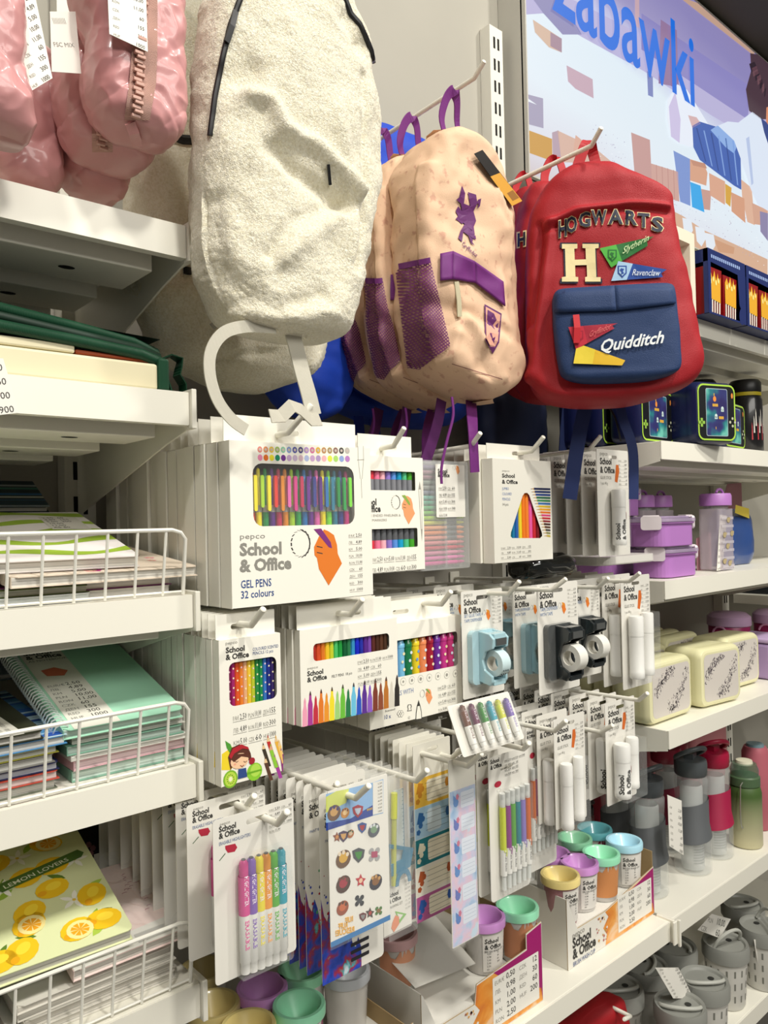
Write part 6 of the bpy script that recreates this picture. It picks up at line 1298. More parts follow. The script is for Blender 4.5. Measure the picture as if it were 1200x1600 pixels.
# ---- pink quilted cases -------------------------------------------------------------------
PK = mat('#c98f8f', .36, spec=.5, coat=.35); PKD = mat('#b8777c', .4); TZ = mat('#b98f82', .5, wave=(300, 'Z', .5)); TTH = mat('#c2988a', .35)
def pink_case(Y, rows, label, seed, rz=0, zx=None, tabp=None):
    o = PY((rows[0][1]+rows[0][2])/2, rows[0][0], Y); fr = Fr((o.x, Y, 1.9), rz); t = thing('quilted_case', label, 'pencil case', tuple(fr.O), rz, group='pink quilted cases')
    def dd(p, n):
        q = .5+.5*math.sin((p.x+p.z)*95+seed); q2 = .5+.5*math.sin((p.x-p.z)*95+seed*2); a = .0034*min(1, (q*q2)**.35*1.3)+.005*noise.noise(p*22+Vector((seed, 0, 0)))+.0016*(.5-abs(noise.noise(p*60+Vector((seed, 3, 0)))*2))
        return p+n*a
    mb, bv = body(bag_rows(fr, rows, .02, -.015, -.035, .04), PK, dd, nx=150, sub=20, nexp=3.6); mb.build('quilted_body', t, smooth=True, auto=80)
    if zx:
        m = MB(); P = zx
        for (a, b) in zip(P, P[1:]): patch(fr, bv, [(a[0]-a[2], a[1]), (a[0]+a[2], a[1]), (b[0]+b[2], b[1]), (b[0]-b[2], b[1])], 5, 5, .002, TZ, m)
        ZT = m.build('zip_tape', t, smooth=True); m = MB(); tot = P[-1][1]-P[0][1]; n = int(tot/7)
        for i in range(n):
            v = P[0][1]+tot*i/n; u = P[0][0]+(P[-1][0]-P[0][0])*i/n; c = fr.hit(bv, u+(2 if i % 2 else -2), v, .0045); m.box(c.x-.0042, c.x+.0042, c.y-.0016, c.y+.0022, c.z-.0021, c.z+.0014, TTH)
        m.build('zip_teeth', ZT, bevel=.0006)
    if tabp: m = MB(); m.ribbon([fr.hit(bv, tabp[0], tabp[1], .003), fr.hit(bv, tabp[0]+6, tabp[1]+16, .010), fr.hit(bv, tabp[0]+11, tabp[1]+34, .012)], .010, .003, mat('#cf9290', .4, coat=.4)); m.build('pull_tab', t)
    return t
pink_case(.735, [(-140, 150, 240), (-120, 130, 262), (-50, 112, 280), (0, 108, 284), (60, 124, 287), (110, 128, 289), (150, 130, 288), (190, 142, 286), (215, 165, 276), (232, 215, 262)], 'pink quilted pencil case nearest the fleece backpack, chunky zip facing front', 1, 0, [(226, -60, 20), (226, 15, 20), (226, 80, 20), (223, 130, 21), (214, 188, 20)], (203, 192))
pink_case(.80, [(40, 110, 200), (60, 92, 225), (120, 84, 232), (180, 84, 234), (215, 90, 233), (245, 110, 232), (262, 160, 228), (270, 195, 222)], 'pink quilted case just behind and below the nearest one', 2, 0, [(160, 165, 17), (160, 238, 16)], None)
pink_case(.87, [(180, 110, 180), (200, 90, 192), (240, 84, 195), (280, 92, 194), (305, 120, 192), (318, 160, 186)], 'crumpled pink quilted case lowest of the group, resting on the shelf edge', 3)
pink_case(.715, [(-140, -90, 10), (-100, -110, 22), (0, -110, 34), (60, -110, 36), (120, -110, 42), (165, -105, 50), (200, -90, 50), (222, -60, 40)], 'pink quilted case cut off by the left frame edge, in front', 4)
pink_case(.87, [(60, -30, 70), (90, -40, 90), (150, -45, 98), (220, -40, 100), (270, -30, 96), (300, 0, 85), (310, 30, 70)], 'dim pink quilted case in the shade behind the left one', 5)
tag_card('price_tag', 'white price tag on the nearest pink case, tilted clockwise', [(171, 53), (231, 81), (227, -50), (166, -62)], .690, 'pink case tags', PR)
tag_card('price_tag', 'pale pink price tag hanging between the two left pink cases', [(49, 142), (82, 122), (52, -20), (12, 0)], .700, 'pink case tags', PR)
t = tag_card('care_tag', 'white care tag with printed symbols behind the nearest pink case', [(81, 112), (127, 115), (118, 18), (78, 18)], .745, None, ['|||||||||', ' ', 'FSC MIX', ' ', ' '])
# ------------------------------------------------------------------ wash cups and their cartons
SZ = 0.7125
def cup_proto(lid, label, wall='#e4e0da', art=None, text=True, rz=0):
    t = thing('wash_cup', label, 'brush wash cup', (0, 0, 0)); R = .0335; Hc = .075
    m = MB(); W_ = mat(wall, .25, alpha=.72, coat=.5)
    m.lathe([(.0005, .001), (R*.82, .0), (R*.84, .003), (R*.97, Hc), (R*.92, Hc), (R*.80, .004), (.0005, .004)], W_, (0, 0, 0), 32)
    if art:
        P = []; n = 10; A = mat(art, .5); a0, a1 = -150, -20
        v = []
        for j in range(5):
            z = .008+(Hc-.018)*j/4; r = R*(.84+.13*z/Hc)+.0003
            for i in range(n+1): a = math.radians(a0+(a1-a0)*i/n); v.append((r*math.cos(a), r*math.sin(a), z+(.010*math.sin(i*1.3) if j == 4 else 0)))
        m.add(v, [(j*(n+1)+i, j*(n+1)+i+1, (j+1)*(n+1)+i+1, (j+1)*(n+1)+i) for j in range(4) for i in range(n)], A)
    if text:
        L = mat('#e9e5de', .5); v = []; a0, a1 = -125, -35; n = 8
        for j in range(2):
            z = .006+(Hc-.016)*j; r = R*(.84+.13*z/Hc)+.0006
            for i in range(n+1): a = math.radians(a0+(a1-a0)*i/n); v.append((r*math.cos(a), r*math.sin(a), z))
        m.add(v, [(i, i+1, n+2+i, n+1+i) for i in range(n)], L)
        def wrap(s, x, z, sz, M_, b=.03):
            vs_, fs, w_ = text_geo(s, b, 1, 0); o = []
            for a, c in vs_: zz = z+c*sz; r = R*(.84+.13*zz/Hc)+.0009; an = math.radians(-90)+(x+a*sz*.86)/r; o.append((r*math.cos(an), r*math.sin(an), zz))
            m.add(o, [tuple(f_) for f_ in fs], M_)
        wrap('School', -.016, .052, .0105, INK); wrap('& Office', -.016, .0425, .0105, INK); wrap('BRUSH WASH CUP', -.016, .0372, .005, INK, 0)
        for k in range(6): wrap(['0,50', '0,98', '1,00', '2,00', '2,50', '60'][k], -.012, .034-.005*k, .0045, INK, 0); wrap(['12', '30', '60', '200', '', ''][k], .006, .034-.005*k, .0045, INK, 0)
    m.build('cup_wall', t, smooth=True)
    m = MB(); C = mat(lid, .3, spec=.5, coat=.2)
    m.lathe([(R*1.02, Hc-.007), (R*1.06, Hc-.006), (R*1.07, Hc+.004), (R*1.03, Hc+.007), (R*.90, Hc+.007), (R*.80, Hc+.004), (R*.30, Hc-.026), (R*.16, Hc-.030)], C, (0, 0, 0), 40)
    m.lathe([(R*.16, Hc-.030), (.0004, Hc-.0305)], mat('#5a6a60', .6), (0, 0, 0), 20); m.build('funnel_lid', t, smooth=True, auto=35)
    t.rotation_euler = (0, 0, rz); return t
def cup(u, v, lid, label, z=SZ+.0655, dz=.082, face=None, **k):
    p = PZ(u, v, z+dz); t = cup_proto(lid, label, **k); rz = math.atan2(-p.x, p.y)*-1
    t.location = (p.x, p.y, z); t.rotation_euler = (0, 0, -math.atan2(p.x, p.y)*(.8 if face is None else face)); return t
YL, PL, MT, TL_, BLU, GRN = '#f8e294', '#dd9ee4', '#a2f0c6', '#62aab2', '#b4e4f6', '#8ccaa4'
CZ = SZ+.0655
G = None
cup(875, 1365, YL, 'yellow lidded wash cup at the front left corner of the right carton', CZ, wall='#b9838a', face=.2)
cup(905, 1345, PL, 'lilac lidded wash cup behind the yellow one in the right carton', CZ, face=.3)
cup(939, 1331, MT, 'mint lidded wash cup with orange print in the middle of the right carton', CZ, art='#d9925a', text=False)
cup(975, 1312, BLU, 'light blue lidded wash cup at the right end of the right carton', CZ, face=.6)
cup(897, 1308, GRN, 'darker green lidded wash cup in the second row of the right carton', CZ, text=False)
cup(929, 1293, TL_, 'teal lidded wash cup at the back of the right carton', CZ, art='#8a2a4a', text=False)
cup(862, 1331, PL, 'purple lidded wash cup hidden behind the orange capped markers', CZ, text=False)
cup(755, 1429, PL, 'lilac lidded wash cup in the middle carton, behind the pastel strip', CZ, face=.35)
cup(808, 1414, MT, 'mint lidded wash cup with orange splashes in the middle carton', CZ, art='#c98a66', text=False)
cup(409, 1540, PL, 'large looking lilac wash cup lid under the highlighter cards', text=False, art='#a03a6a')
cup(472, 1512, GRN, 'green wash cup lid behind the lilac one, below the splashed paint cards', text=False)
cup(467, 1567, MT, 'mint wash cup lid at the bottom edge, in front of the green one', art='#c03a7a')
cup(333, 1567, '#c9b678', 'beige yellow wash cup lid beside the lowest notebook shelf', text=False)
cup(388, 1600, YL, 'pale yellow wash cup lid cut by the bottom frame edge', text=False)
cup(318, 1512, '#b3a26c', 'shaded yellow wash cup lid behind the highlighter cards', text=False)  # lid yellow darkened, its shade is in the colour
t = cup(540, 1512, '#b9bcc0', 'grey lidded wash cup with a barcode under the sticker sheet', text=False)
m = MB(); v = []
for k in range(16):
    a = math.radians(-118+k*3.0); r = .0292; da = .012
    m.add([(r*math.cos(a), r*math.sin(a), .03), (r*math.cos(a+da), r*math.sin(a+da), .03), (r*1.01*math.cos(a+da), r*1.01*math.sin(a+da), .048), (r*1.01*math.cos(a), r*1.01*math.sin(a), .048)], [(0, 1, 2, 3)], INK)
m.build('barcode', t)
cup(617, 1455, '#c8a0a0', 'wash cup with pink orange print right under the drawing set', text=False, art='#d99a78')
# cartons
def orange_print():
    mm = bpy.data.materials.new('watercolour_print'); mm.use_nodes = True; nt = mm.node_tree; b = nt.nodes['Principled BSDF']; b.inputs['Roughness'].default_value = .4
    tc = nt.nodes.new('ShaderNodeTexCoord'); n = nt.nodes.new('ShaderNodeTexNoise'); n.inputs['Scale'].default_value = 22; n.inputs['Detail'].default_value = 6; n.inputs['Distortion'].default_value = .8
    r = nt.nodes.new('ShaderNodeValToRGB'); cr = r.color_ramp
    for i, (p, c) in enumerate(((.32, '#c8662c'), (.46, '#e08a2c'), (.56, '#e9a24a'), (.68, '#ecc49a'))):
        e = cr.elements[i] if i < 2 else cr.elements.new(p); e.position = p; e.color = rgb(c)
    nt.links.new(tc.outputs['Object'], n.inputs['Vector']); nt.links.new(n.outputs['Fac'], r.inputs[0]); nt.links.new(r.outputs[0], b.inputs['Base Color']); return mm
OP = orange_print(); MG = mat('#a0156a', .4); KR = mat('#a88f66', .8); CW = mat('#e6e3da', .5)
def tray(x0, x1, yf, yb, label, hlo=.062, hhi=.128, hl=.122, step=True):
    t = thing('display_carton', label, 'carton', (x0, yf, SZ)); W = x1-x0; D = yb-yf
    m = MB(); prof = [(0, 0), (W, 0), (W, hhi), (W-.035, hhi), (W-.035, hhi-.022), (W-.075, hhi-.030), (W*.40, hlo), (.045, hlo), (.0, hl)] if False else [(0, 0), (W, 0), (W, hhi)]+([(W-.040, hhi-.006), (W-.040, hhi-.030), (W-.10, hhi-.034), (W*.42, hlo+.028), (W*.40, hlo)] if step else [(W*.40, hlo)])+[(.030, hlo), (.004, hl-.004), (.0, hl)]
    m.prism(prof, 0, .0015, CW, m2=KR)
    def p(o, M_, lay): m.flat(o, -.00015*lay, M_)
    y = lambda z: z
    p([(W*.40, .001), (W-.001, .001), (W-.001, hhi-.002)]+([(W-.0385, hhi-.008), (W-.0385, hhi-.032), (W-.10, hhi-.036), (W*.42, hlo+.026)] if step else [])+[(W*.405, hlo-.001), (W*.44, hlo*.8), (W*.38, hlo*.55), (W*.42, hlo*.3)], OP, 1)
    p([(W*.56, hlo+.030), (W*.60, hlo+.022), (W*.63, hlo+.006), (W-.004, .022), (W-.001, .001), (W-.001, hhi-.002), (W-.0385, hhi-.008), (W-.0385, hhi-.032), (W-.10, hhi-.036)] if step else [(W*.60, hlo+.004), (W*.64, hlo-.01), (W-.006, .022), (W-.001, .001), (W-.001, hhi-.002)], MG, 2)
    px0, px1, pz0, pz1 = W*.55, W-.010, .008, (hhi-.044 if step else hhi-.018)
    p(rrect(px0, pz0, px1, pz1, .001, 2), PAPER, 3)
    rows = [('EUR/€', '0,50'), ('ЛВ.', '0,98'), ('KM', '1,00'), ('PLN', '2,00'), ('RON', '2,50')]; r2 = [('CZK', '12'), ('ДЕН', '30'), ('RSD', '60'), ('HUF', '200')]; rh = (pz1-pz0)/5.2; pw = px1-px0
    for i, (a, b) in enumerate(rows):
        z = pz1-rh*(i+.85); m.text(a, px0+pw*.04, z, rh*.62, GREY, y=-.0006, maxw=pw*.2); m.text(b, px0+pw*.47, z, rh*.86, INK, y=-.0006, align='R', bold=.008, maxw=pw*.24)
    for i, (a, b) in enumerate(r2):
        z = pz1-rh*(i+.85); m.text(a, px0+pw*.56, z, rh*.62, GREY, y=-.0006, maxw=pw*.2); m.text(b, px1-pw*.04, z, rh*.86, INK, y=-.0006, align='R', bold=.008, maxw=pw*.22)
    m.text('pepco', .014, hlo-.012, .015, GREY, y=-.0005); m.text('School', .014, hlo-.029, .024, INK, y=-.0005, bold=.035, sx=.86); m.text('& Office', .014, hlo-.048, .024, INK, y=-.0005, bold=.035, sx=.86); m.text('BRUSH WASH CUP', .014, .0012, .0110, BLUEINK, y=-.0005, sx=.72)
    rn = random.Random(3)
    for i in range(26): x = W*rn.uniform(.30, .42); z = rn.uniform(.01, hlo-.004); r = rn.uniform(.0008, .003); p(circ(x, z, r, r*rn.uniform(.5, 1.4), 8), mat(rn.choice(['#c8964a', '#e6e3da', '#b06a6a', '#d9a25a']), .5), 4)
    m.build('printed_front', t)
    m = MB()
    for xx in (0, W-.0015): m.xprism([(.0016, 0), (D, 0), (D, hl), (.0016, hl)], xx, xx+.0015, CW if xx == 0 else KR)
    m.box(0, W, D-.0015, D, 0, hl, CW); m.build('carton_sides', t); m = MB(); m.box(.0016, W-.0016, .0018, D-.0018, .0005, .0640 if hlo > .06 else .0640, CW); m.build('inner_floor', t)
    return t
tray(1.112, 1.398, .818, 1.06, 'right wash cup carton with white, orange and magenta print and a price panel', hhi=.092, step=False)
tray(.742, 1.014, .797, 1.05, 'middle wash cup carton with the 0,50 price panel, lettering partly cut off')
t = tray(.46, .716, .786, 1.03, 'leftmost wash cup carton, only its magenta right end in the frame', hlo=.05, hhi=.10, hl=.09)
# white inner sheet in the middle carton
m = MB(); m.add([(0, 0, .075), (.13, 0, .060), (.15, .11, .088), (.01, .12, .10)], [(0, 1, 2, 3)], mat('#cfccc3', .5)); m.add([(0, 0, .0745), (.13, 0, .0595), (.15, .11, .0875), (.01, .12, .0995)], [(3, 2, 1, 0)], mat('#cfccc3', .5))
tag(m.build('card_sheet', loc=(.766, .835, SZ+.03)), 'loose grey white card flap lying over the middle carton', 'card flap')

# ------------------------------------------------------------------ right shelves
def shelfpos(u, v, z): return PZ(u, v, z)
# water bottles
CB = mat('#e3e8e6', .05, alpha=.22, coat=1, spec=.8); CB2 = mat('#d8dcda', .1, alpha=.35, coat=.8)
def bottle(u, v, label, capc, bandc, pos=None, h=.255, r=.040, group=None, z=.7135, rz=0, slim=1):
    p = Vector((pos[0], pos[1], z)) if pos else shelfpos(u, v, z); t = thing('water_bottle', label, 'water bottle', tuple(p), rz, group=group)
    m = MB(); m.lathe([(.0005, .003), (r*.9, .0), (r, .004), (r*1.0, h*.30), (r*.86, h*.42), (r*.86, h*.62), (r*.90, h*.72), (r*.90, h*.78), (r*.74, h*.81), (r*.74, h*.84)], CB, (0, 0, 0), 36); m.build('clear_body', t, smooth=True)
    m = MB(); m.lathe([(r*.60, .006), (r*.60, h*.70), (r*.55, h*.72)], mat('#d9dcda', .3, alpha=.55), (0, 0, 0), 24)
    for k in range(8): m.lathe([(r*.605, .02+.006*k), (r*.605, .0225+.006*k)], mat('#a3a5a4', .5, alpha=.8), (0, 0, 0), 20, a0=200, a1=330)
    m.build('paper_insert', t, smooth=True)
    m = MB(); n = 36; v = []
    for j in range(4):
        for i in range(n):
            a = 2*math.pi*i/n; zl = h*(.28+.03*math.sin(a+2)); zh = h*(.58+.035*math.sin(a+2.6)); z_ = zl+(zh-zl)*j/3; rr_ = (r*1.02 if z_ < h*.3 else r*(1.02-(z_/h-.3)*1.2 if z_ < h*.42 else .885))+.0008; v.append((rr_*math.cos(a), rr_*math.sin(a), z_))
    m.add(v, [(j*n+i, j*n+(i+1) % n, (j+1)*n+(i+1) % n, (j+1)*n+i) for j in range(3) for i in range(n)], mat(bandc, .55, wave=(300, 'Z', .5))); m.build('rubber_band', t, smooth=True)
    m = MB(); C = mat(capc, .4, spec=.5)
    m.lathe([(r*.80, h*.80), (r*.86, h*.81), (r*.88, h*.90), (r*.84, h*.93), (r*.3, h*.94), (.0005, h*.94)], C, (0, 0, 0), 30)
    # slanted carry loop
    L = []
    for k in range(25): a = 2*math.pi*k/24; L.append((r*.95*math.cos(a), r*.74*math.sin(a), h*(.975+.075*math.cos(a+2.2))))
    m.tube(L, .0055, C, 8); m.box(-r*.35, r*.35, -r*.25, r*.25, h*.93, h*.985, C); m.build('cap', t, smooth=True, auto=50); return t
gb = 'clear bottles with grey lids'
bottle(1014, 1392, 'clear water bottle with grey band and lid, nearest, beside the wash cup carton', '#43474a', '#6a6e72', group=gb, rz=.4)
bottle(1083, 1357, 'clear water bottle with grey band and slanted grey loop lid, second from the carton', '#4a4f52', '#64686c', h=.262, group=gb, rz=.2)
bottle(985, 1375, 'grey lidded bottle in the shade behind the nearest grey banded one', '#2c2f30', '#4a4d50', (1.505, .965), h=.245, group=gb)  # here and on the next, shade is put into darker lid and band greys
bottle(955, 1350, 'grey lidded bottle, coloured darker for shade, furthest back above the light blue cup', '#2c2f30', '#4a4d50', (1.50, 1.06), h=.13, r=.036, group=gb)
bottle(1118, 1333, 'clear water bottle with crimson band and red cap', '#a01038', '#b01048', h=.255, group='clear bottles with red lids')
bottle(1075, 1318, 'red capped bottle in the shade between the grey banded ones', '#7c0e28', '#8a1038', (1.70, .955), h=.255, group='clear bottles with red lids')  # here and on the next, reds darkened to stand for shade
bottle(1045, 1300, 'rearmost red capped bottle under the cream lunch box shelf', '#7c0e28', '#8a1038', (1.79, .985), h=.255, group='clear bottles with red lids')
p = shelfpos(1166, 1318, .7135); t = thing('green_flask', 'olive green flask fading to cream with a clear lid and wire handle', 'flask', tuple(p))
def fade():
    mm = mat('#667a48', .5).copy(); nt = mm.node_tree; b = nt.nodes['Principled BSDF']; tc = nt.nodes.new('ShaderNodeTexCoord'); sp = nt.nodes.new('ShaderNodeSeparateXYZ'); r = nt.nodes.new('ShaderNodeValToRGB'); mr = nt.nodes.new('ShaderNodeMath'); mr.operation = 'DIVIDE'; mr.inputs[1].default_value = .15
    cr = r.color_ramp; cr.elements[0].position = .1; cr.elements[0].color = rgb('#cfc9a4'); cr.elements[1].position = .8; cr.elements[1].color = rgb('#46602f')
    nt.links.new(tc.outputs['Object'], sp.inputs[0]); nt.links.new(sp.outputs['Z'], mr.inputs[0]); nt.links.new(mr.outputs[0], r.inputs[0]); nt.links.new(r.outputs[0], b.inputs['Base Color']); return mm
m = MB(); m.lathe([(.0005, .001), (.034, 0), (.037, .004), (.037, .125), (.034, .138), (.031, .142), (.0005, .142)], fade(), (0, 0, 0), 36)
m.build('flask_body', t, smooth=True)
m = MB(); m.lathe([(.032, .142), (.0345, .143), (.0345, .162), (.031, .165), (.0005, .165)], mat('#4c6446', .4), (0, 0, 0), 30); m.build('neck_ring', t, smooth=True)
m = MB(); m.lathe([(.031, .165), (.032, .178), (.027, .192), (.0005, .196)], mat('#5a7a60', .08, alpha=.55, coat=1), (0, 0, 0), 30); m.lathe([(.020, .190), (.018, .199), (.0005, .200)], mat('#d8d4bc', .4), (0, 0, 0), 24); m.build('clear_lid', t, smooth=True)
m = MB(); m.tube([(-.033, -.01, .155), (-.044, -.01, .150), (-.048, -.01, .10), (-.046, -.01, .062), (-.040, -.01, .05), (-.037, -.01, .052)], .0013, mat('#b9bab0', .3, metal=.7), 6); m.build('wire_handle', t)
p = shelfpos(1183, 1290, .7135); t = thing('pink_flask', 'pink flask with a blue grey top behind the olive green flask', 'flask', tuple(p)); m = MB(); m.lathe([(.0005, .001), (.034, 0), (.036, .004), (.036, .14), (.032, .15), (.032, .185), (.026, .20), (.0005, .203)], mat('#b0606c', .4), (0, 0, 0), 30); m.build('flask_body', t, smooth=True); m = MB(); m.lathe([(.022, .198), (.020, .207), (.0005, .208)], mat('#6d8790', .4), (0, 0, 0), 24); m.build('lid', t, smooth=True)
p = shelfpos(1216, 1284, .7135); t = thing('blue_flask', 'light blue bottle cut off by the right frame edge', 'water bottle', tuple(p)); m = MB(); m.lathe([(.0005, .001), (.032, 0), (.034, .004), (.034, .12), (.030, .15), (.0005, .152)], mat('#7fa6cc', .3, alpha=.8), (0, 0, 0), 30); m.build('flask_body', t, smooth=True)
m = MB(); m.lathe([(.024, .151), (.024, .18), (.0005, .183)], mat('#d8a8b0', .4), (0, 0, 0), 24); m.build('lid', t, smooth=True)
tag_card('price_tag', 'white price tag hanging between the two nearest grey banded bottles', [(1046, 1322), (1068, 1336), (1065, 1251), (1043, 1242)], .80, None, [' ', ('EUR', '2,50'), ('KM', '5,00'), ('PLN', '10,00'), ('RON', '11,00'), ('CZK', '60'), ('RSD', '200'), ('HUF', '1000')])
# red and pink backs behind the bottles
for x, y, w_, h_, c, l in ((1.72, 1.10, .20, .25, '#8a1f30', 'dark red bag standing at the back behind the bottles'), (1.95, 1.11, .22, .25, '#b8606a', 'pink bag at the back behind the olive green flask'), (2.19, 1.11, .22, .25, '#c8848a', 'pale pink bag at the far right behind the flasks')):
    fr_ = None; t = thing('fabric_bag', l, 'bag', (x, y, .7135)); mb = MB(); loft(mb, [(0, -w_/2*.9, w_/2*.9, -.02, .02), (.02, -w_/2, w_/2, -.03, .03), (h_*.6, -w_/2, w_/2, -.032, .032), (h_*.95, -w_/2*.95, w_/2*.95, -.02, .02), (h_, -w_/2*.8, w_/2*.8, -.006, .006)], mat(c, .6), 60, 4, fabric_disp(.006, 14, x), 8); mb.build('bag_body', t, smooth=True, auto=80)
    m = MB(); m.ribbon([(-.03, 0, h_-.004), (-.028, 0, h_+.02), (0, 0, h_+.03), (.028, 0, h_+.02), (.03, 0, h_-.004)], .012, .0015, mat(c, .6), (0, 1, 0)); m.build('handle', t)

# grey lidded cups on the lowest shelf
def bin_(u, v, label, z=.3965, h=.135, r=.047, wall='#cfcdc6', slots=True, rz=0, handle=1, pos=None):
    p = Vector((pos[0], pos[1], z)) if pos else PZ(u, v, z+h); t = thing('lidded_bin', label, 'lidded container', (p.x, p.y, z), rz, group='grey lidded containers')
    m = MB(); W_ = mat(wall, .35)
    m.lathe([(.0005, .001), (r*.80, 0), (r*.84, .004), (r*.98, h*.80), (r*.90, h*.80), (r*.78, .006), (.0005, .006)], W_, (0, 0, 0), 40)
    if slots:
        SM = mat('#77776f', .7)
        for j in range(3):
            for i in range(16):
                a = 2*math.pi*i/16; z0 = h*(.14+.21*j); z1 = z0+h*.11
                def rr_(zz): return r*(.84+.14*(zz-.004)/(h*.8))+.0004
                da = .045; m.add([(rr_(z0)*math.cos(a-da), rr_(z0)*math.sin(a-da), z0), (rr_(z0)*math.cos(a+da), rr_(z0)*math.sin(a+da), z0), (rr_(z1)*math.cos(a+da), rr_(z1)*math.sin(a+da), z1), (rr_(z1)*math.cos(a-da), rr_(z1)*math.sin(a-da), z1)], [(0, 1, 2, 3)], SM)
    m.build('container_wall', t, smooth=True)
    m = MB(); C = mat('#8d8e88', .4, spec=.4); m.lathe([(r*1.0, h*.76), (r*1.07, h*.77), (r*1.08, h*.93), (r*1.02, h), (r*.90, h*.985), (r*.84, h*.955), (.0005, h*.965)], C, (0, 0, 0), 44)
    m.add([(.35*r+.14*r*math.cos(a*.524), .1*r+.14*r*math.sin(a*.524), h*.972) for a in range(12)], [tuple(range(12))], mat('#2c2c29', .8)); m.build('lid', t, smooth=True, auto=35)
    if handle:
        m = MB(); P = [(r*.82*math.cos(a), -.1*r-r*.35*math.sin(a), h*(.985+.26*math.sin(a)*(1 if handle == 2 else .12))) for a in [math.pi*k/12 for k in range(13)]]; m.tube(P, .0038, mat('#b5b6ae', .35), 8); m.build('carry_handle', t, smooth=True)
    return t
bin_(1062, 1432+135, 'grey lidded container with a tag laid across it, nearest at the bottom', slots=False, wall='#b3a8a4', rz=-.9)
bin_(1100, 1530-2, 'white slotted container with grey lid beside the tagged one', rz=-.7)
bin_(1133, 1470, 'white slotted container with its grey handle raised, in the middle of the lowest shelf', handle=2, rz=-.3)
bin_(1008, 1538, 'dim grey lidded container at the left behind the red item', slots=True, wall='#8f8d86', rz=-.6, pos=(1.40, .905))  # wall colour darkened to carry the shade at the back
bin_(1055, 1500, 'grey lidded container in the shade behind the tagged one', slots=False, wall='#8f8d86', rz=.4, pos=(1.51, .91))  # same darkened wall, shade in its colour
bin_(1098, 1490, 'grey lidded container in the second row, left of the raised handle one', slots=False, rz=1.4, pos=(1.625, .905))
bin_(1160, 1410, 'grey lidded container at the back under the water bottle shelf', wall='#8f8d86', slots=False, rz=-.4)  # wall in the shade-darkened grey again
bin_(1190, 1445, 'white container with grey lid cut off at the right frame edge', handle=2, rz=.8)
tag_card('price_tag', 'white price tag lying across the nearest grey lidded container', [(1052, 1560), (1084, 1560), (1060, 1512), (1024, 1512)], .80, 'tags on the lowest shelf', PR)
tag_card('price_tag', 'white tag beside the raised handle on the lowest shelf', [(1090, 1453), (1125, 1466), (1142, 1436), (1112, 1428)], .84, 'tags on the lowest shelf', [('PLN', '10,00'), ('CZK', '60')])
tag_card('price_tag', 'white tag hanging at the right frame edge in front of the slotted container', [(1190, 1545), (1225, 1540), (1215, 1468), (1178, 1468)], .80, 'tags on the lowest shelf', PR)
fr = Fr((1.21, .86, .42)); t = thing('red_bag', 'deep red fabric item hanging low under the middle shelf', 'bag', tuple(fr.O)); o = None
mb = MB(); loft(mb, [(.0, -.10, .12, -.03, .03), (.06, -.12, .14, -.04, .04), (.14, -.10, .12, -.03, .03), (.16, -.05, .06, -.01, .01)], mat('#9a0f18', .6), 60, 3, fabric_disp(.01, 16, 2), 10); mb.build('bag_body', t, smooth=True, auto=80)
hook(985, 1588, .80, 'short white hook low under the middle shelf at the bottom frame edge', 975, 1593)

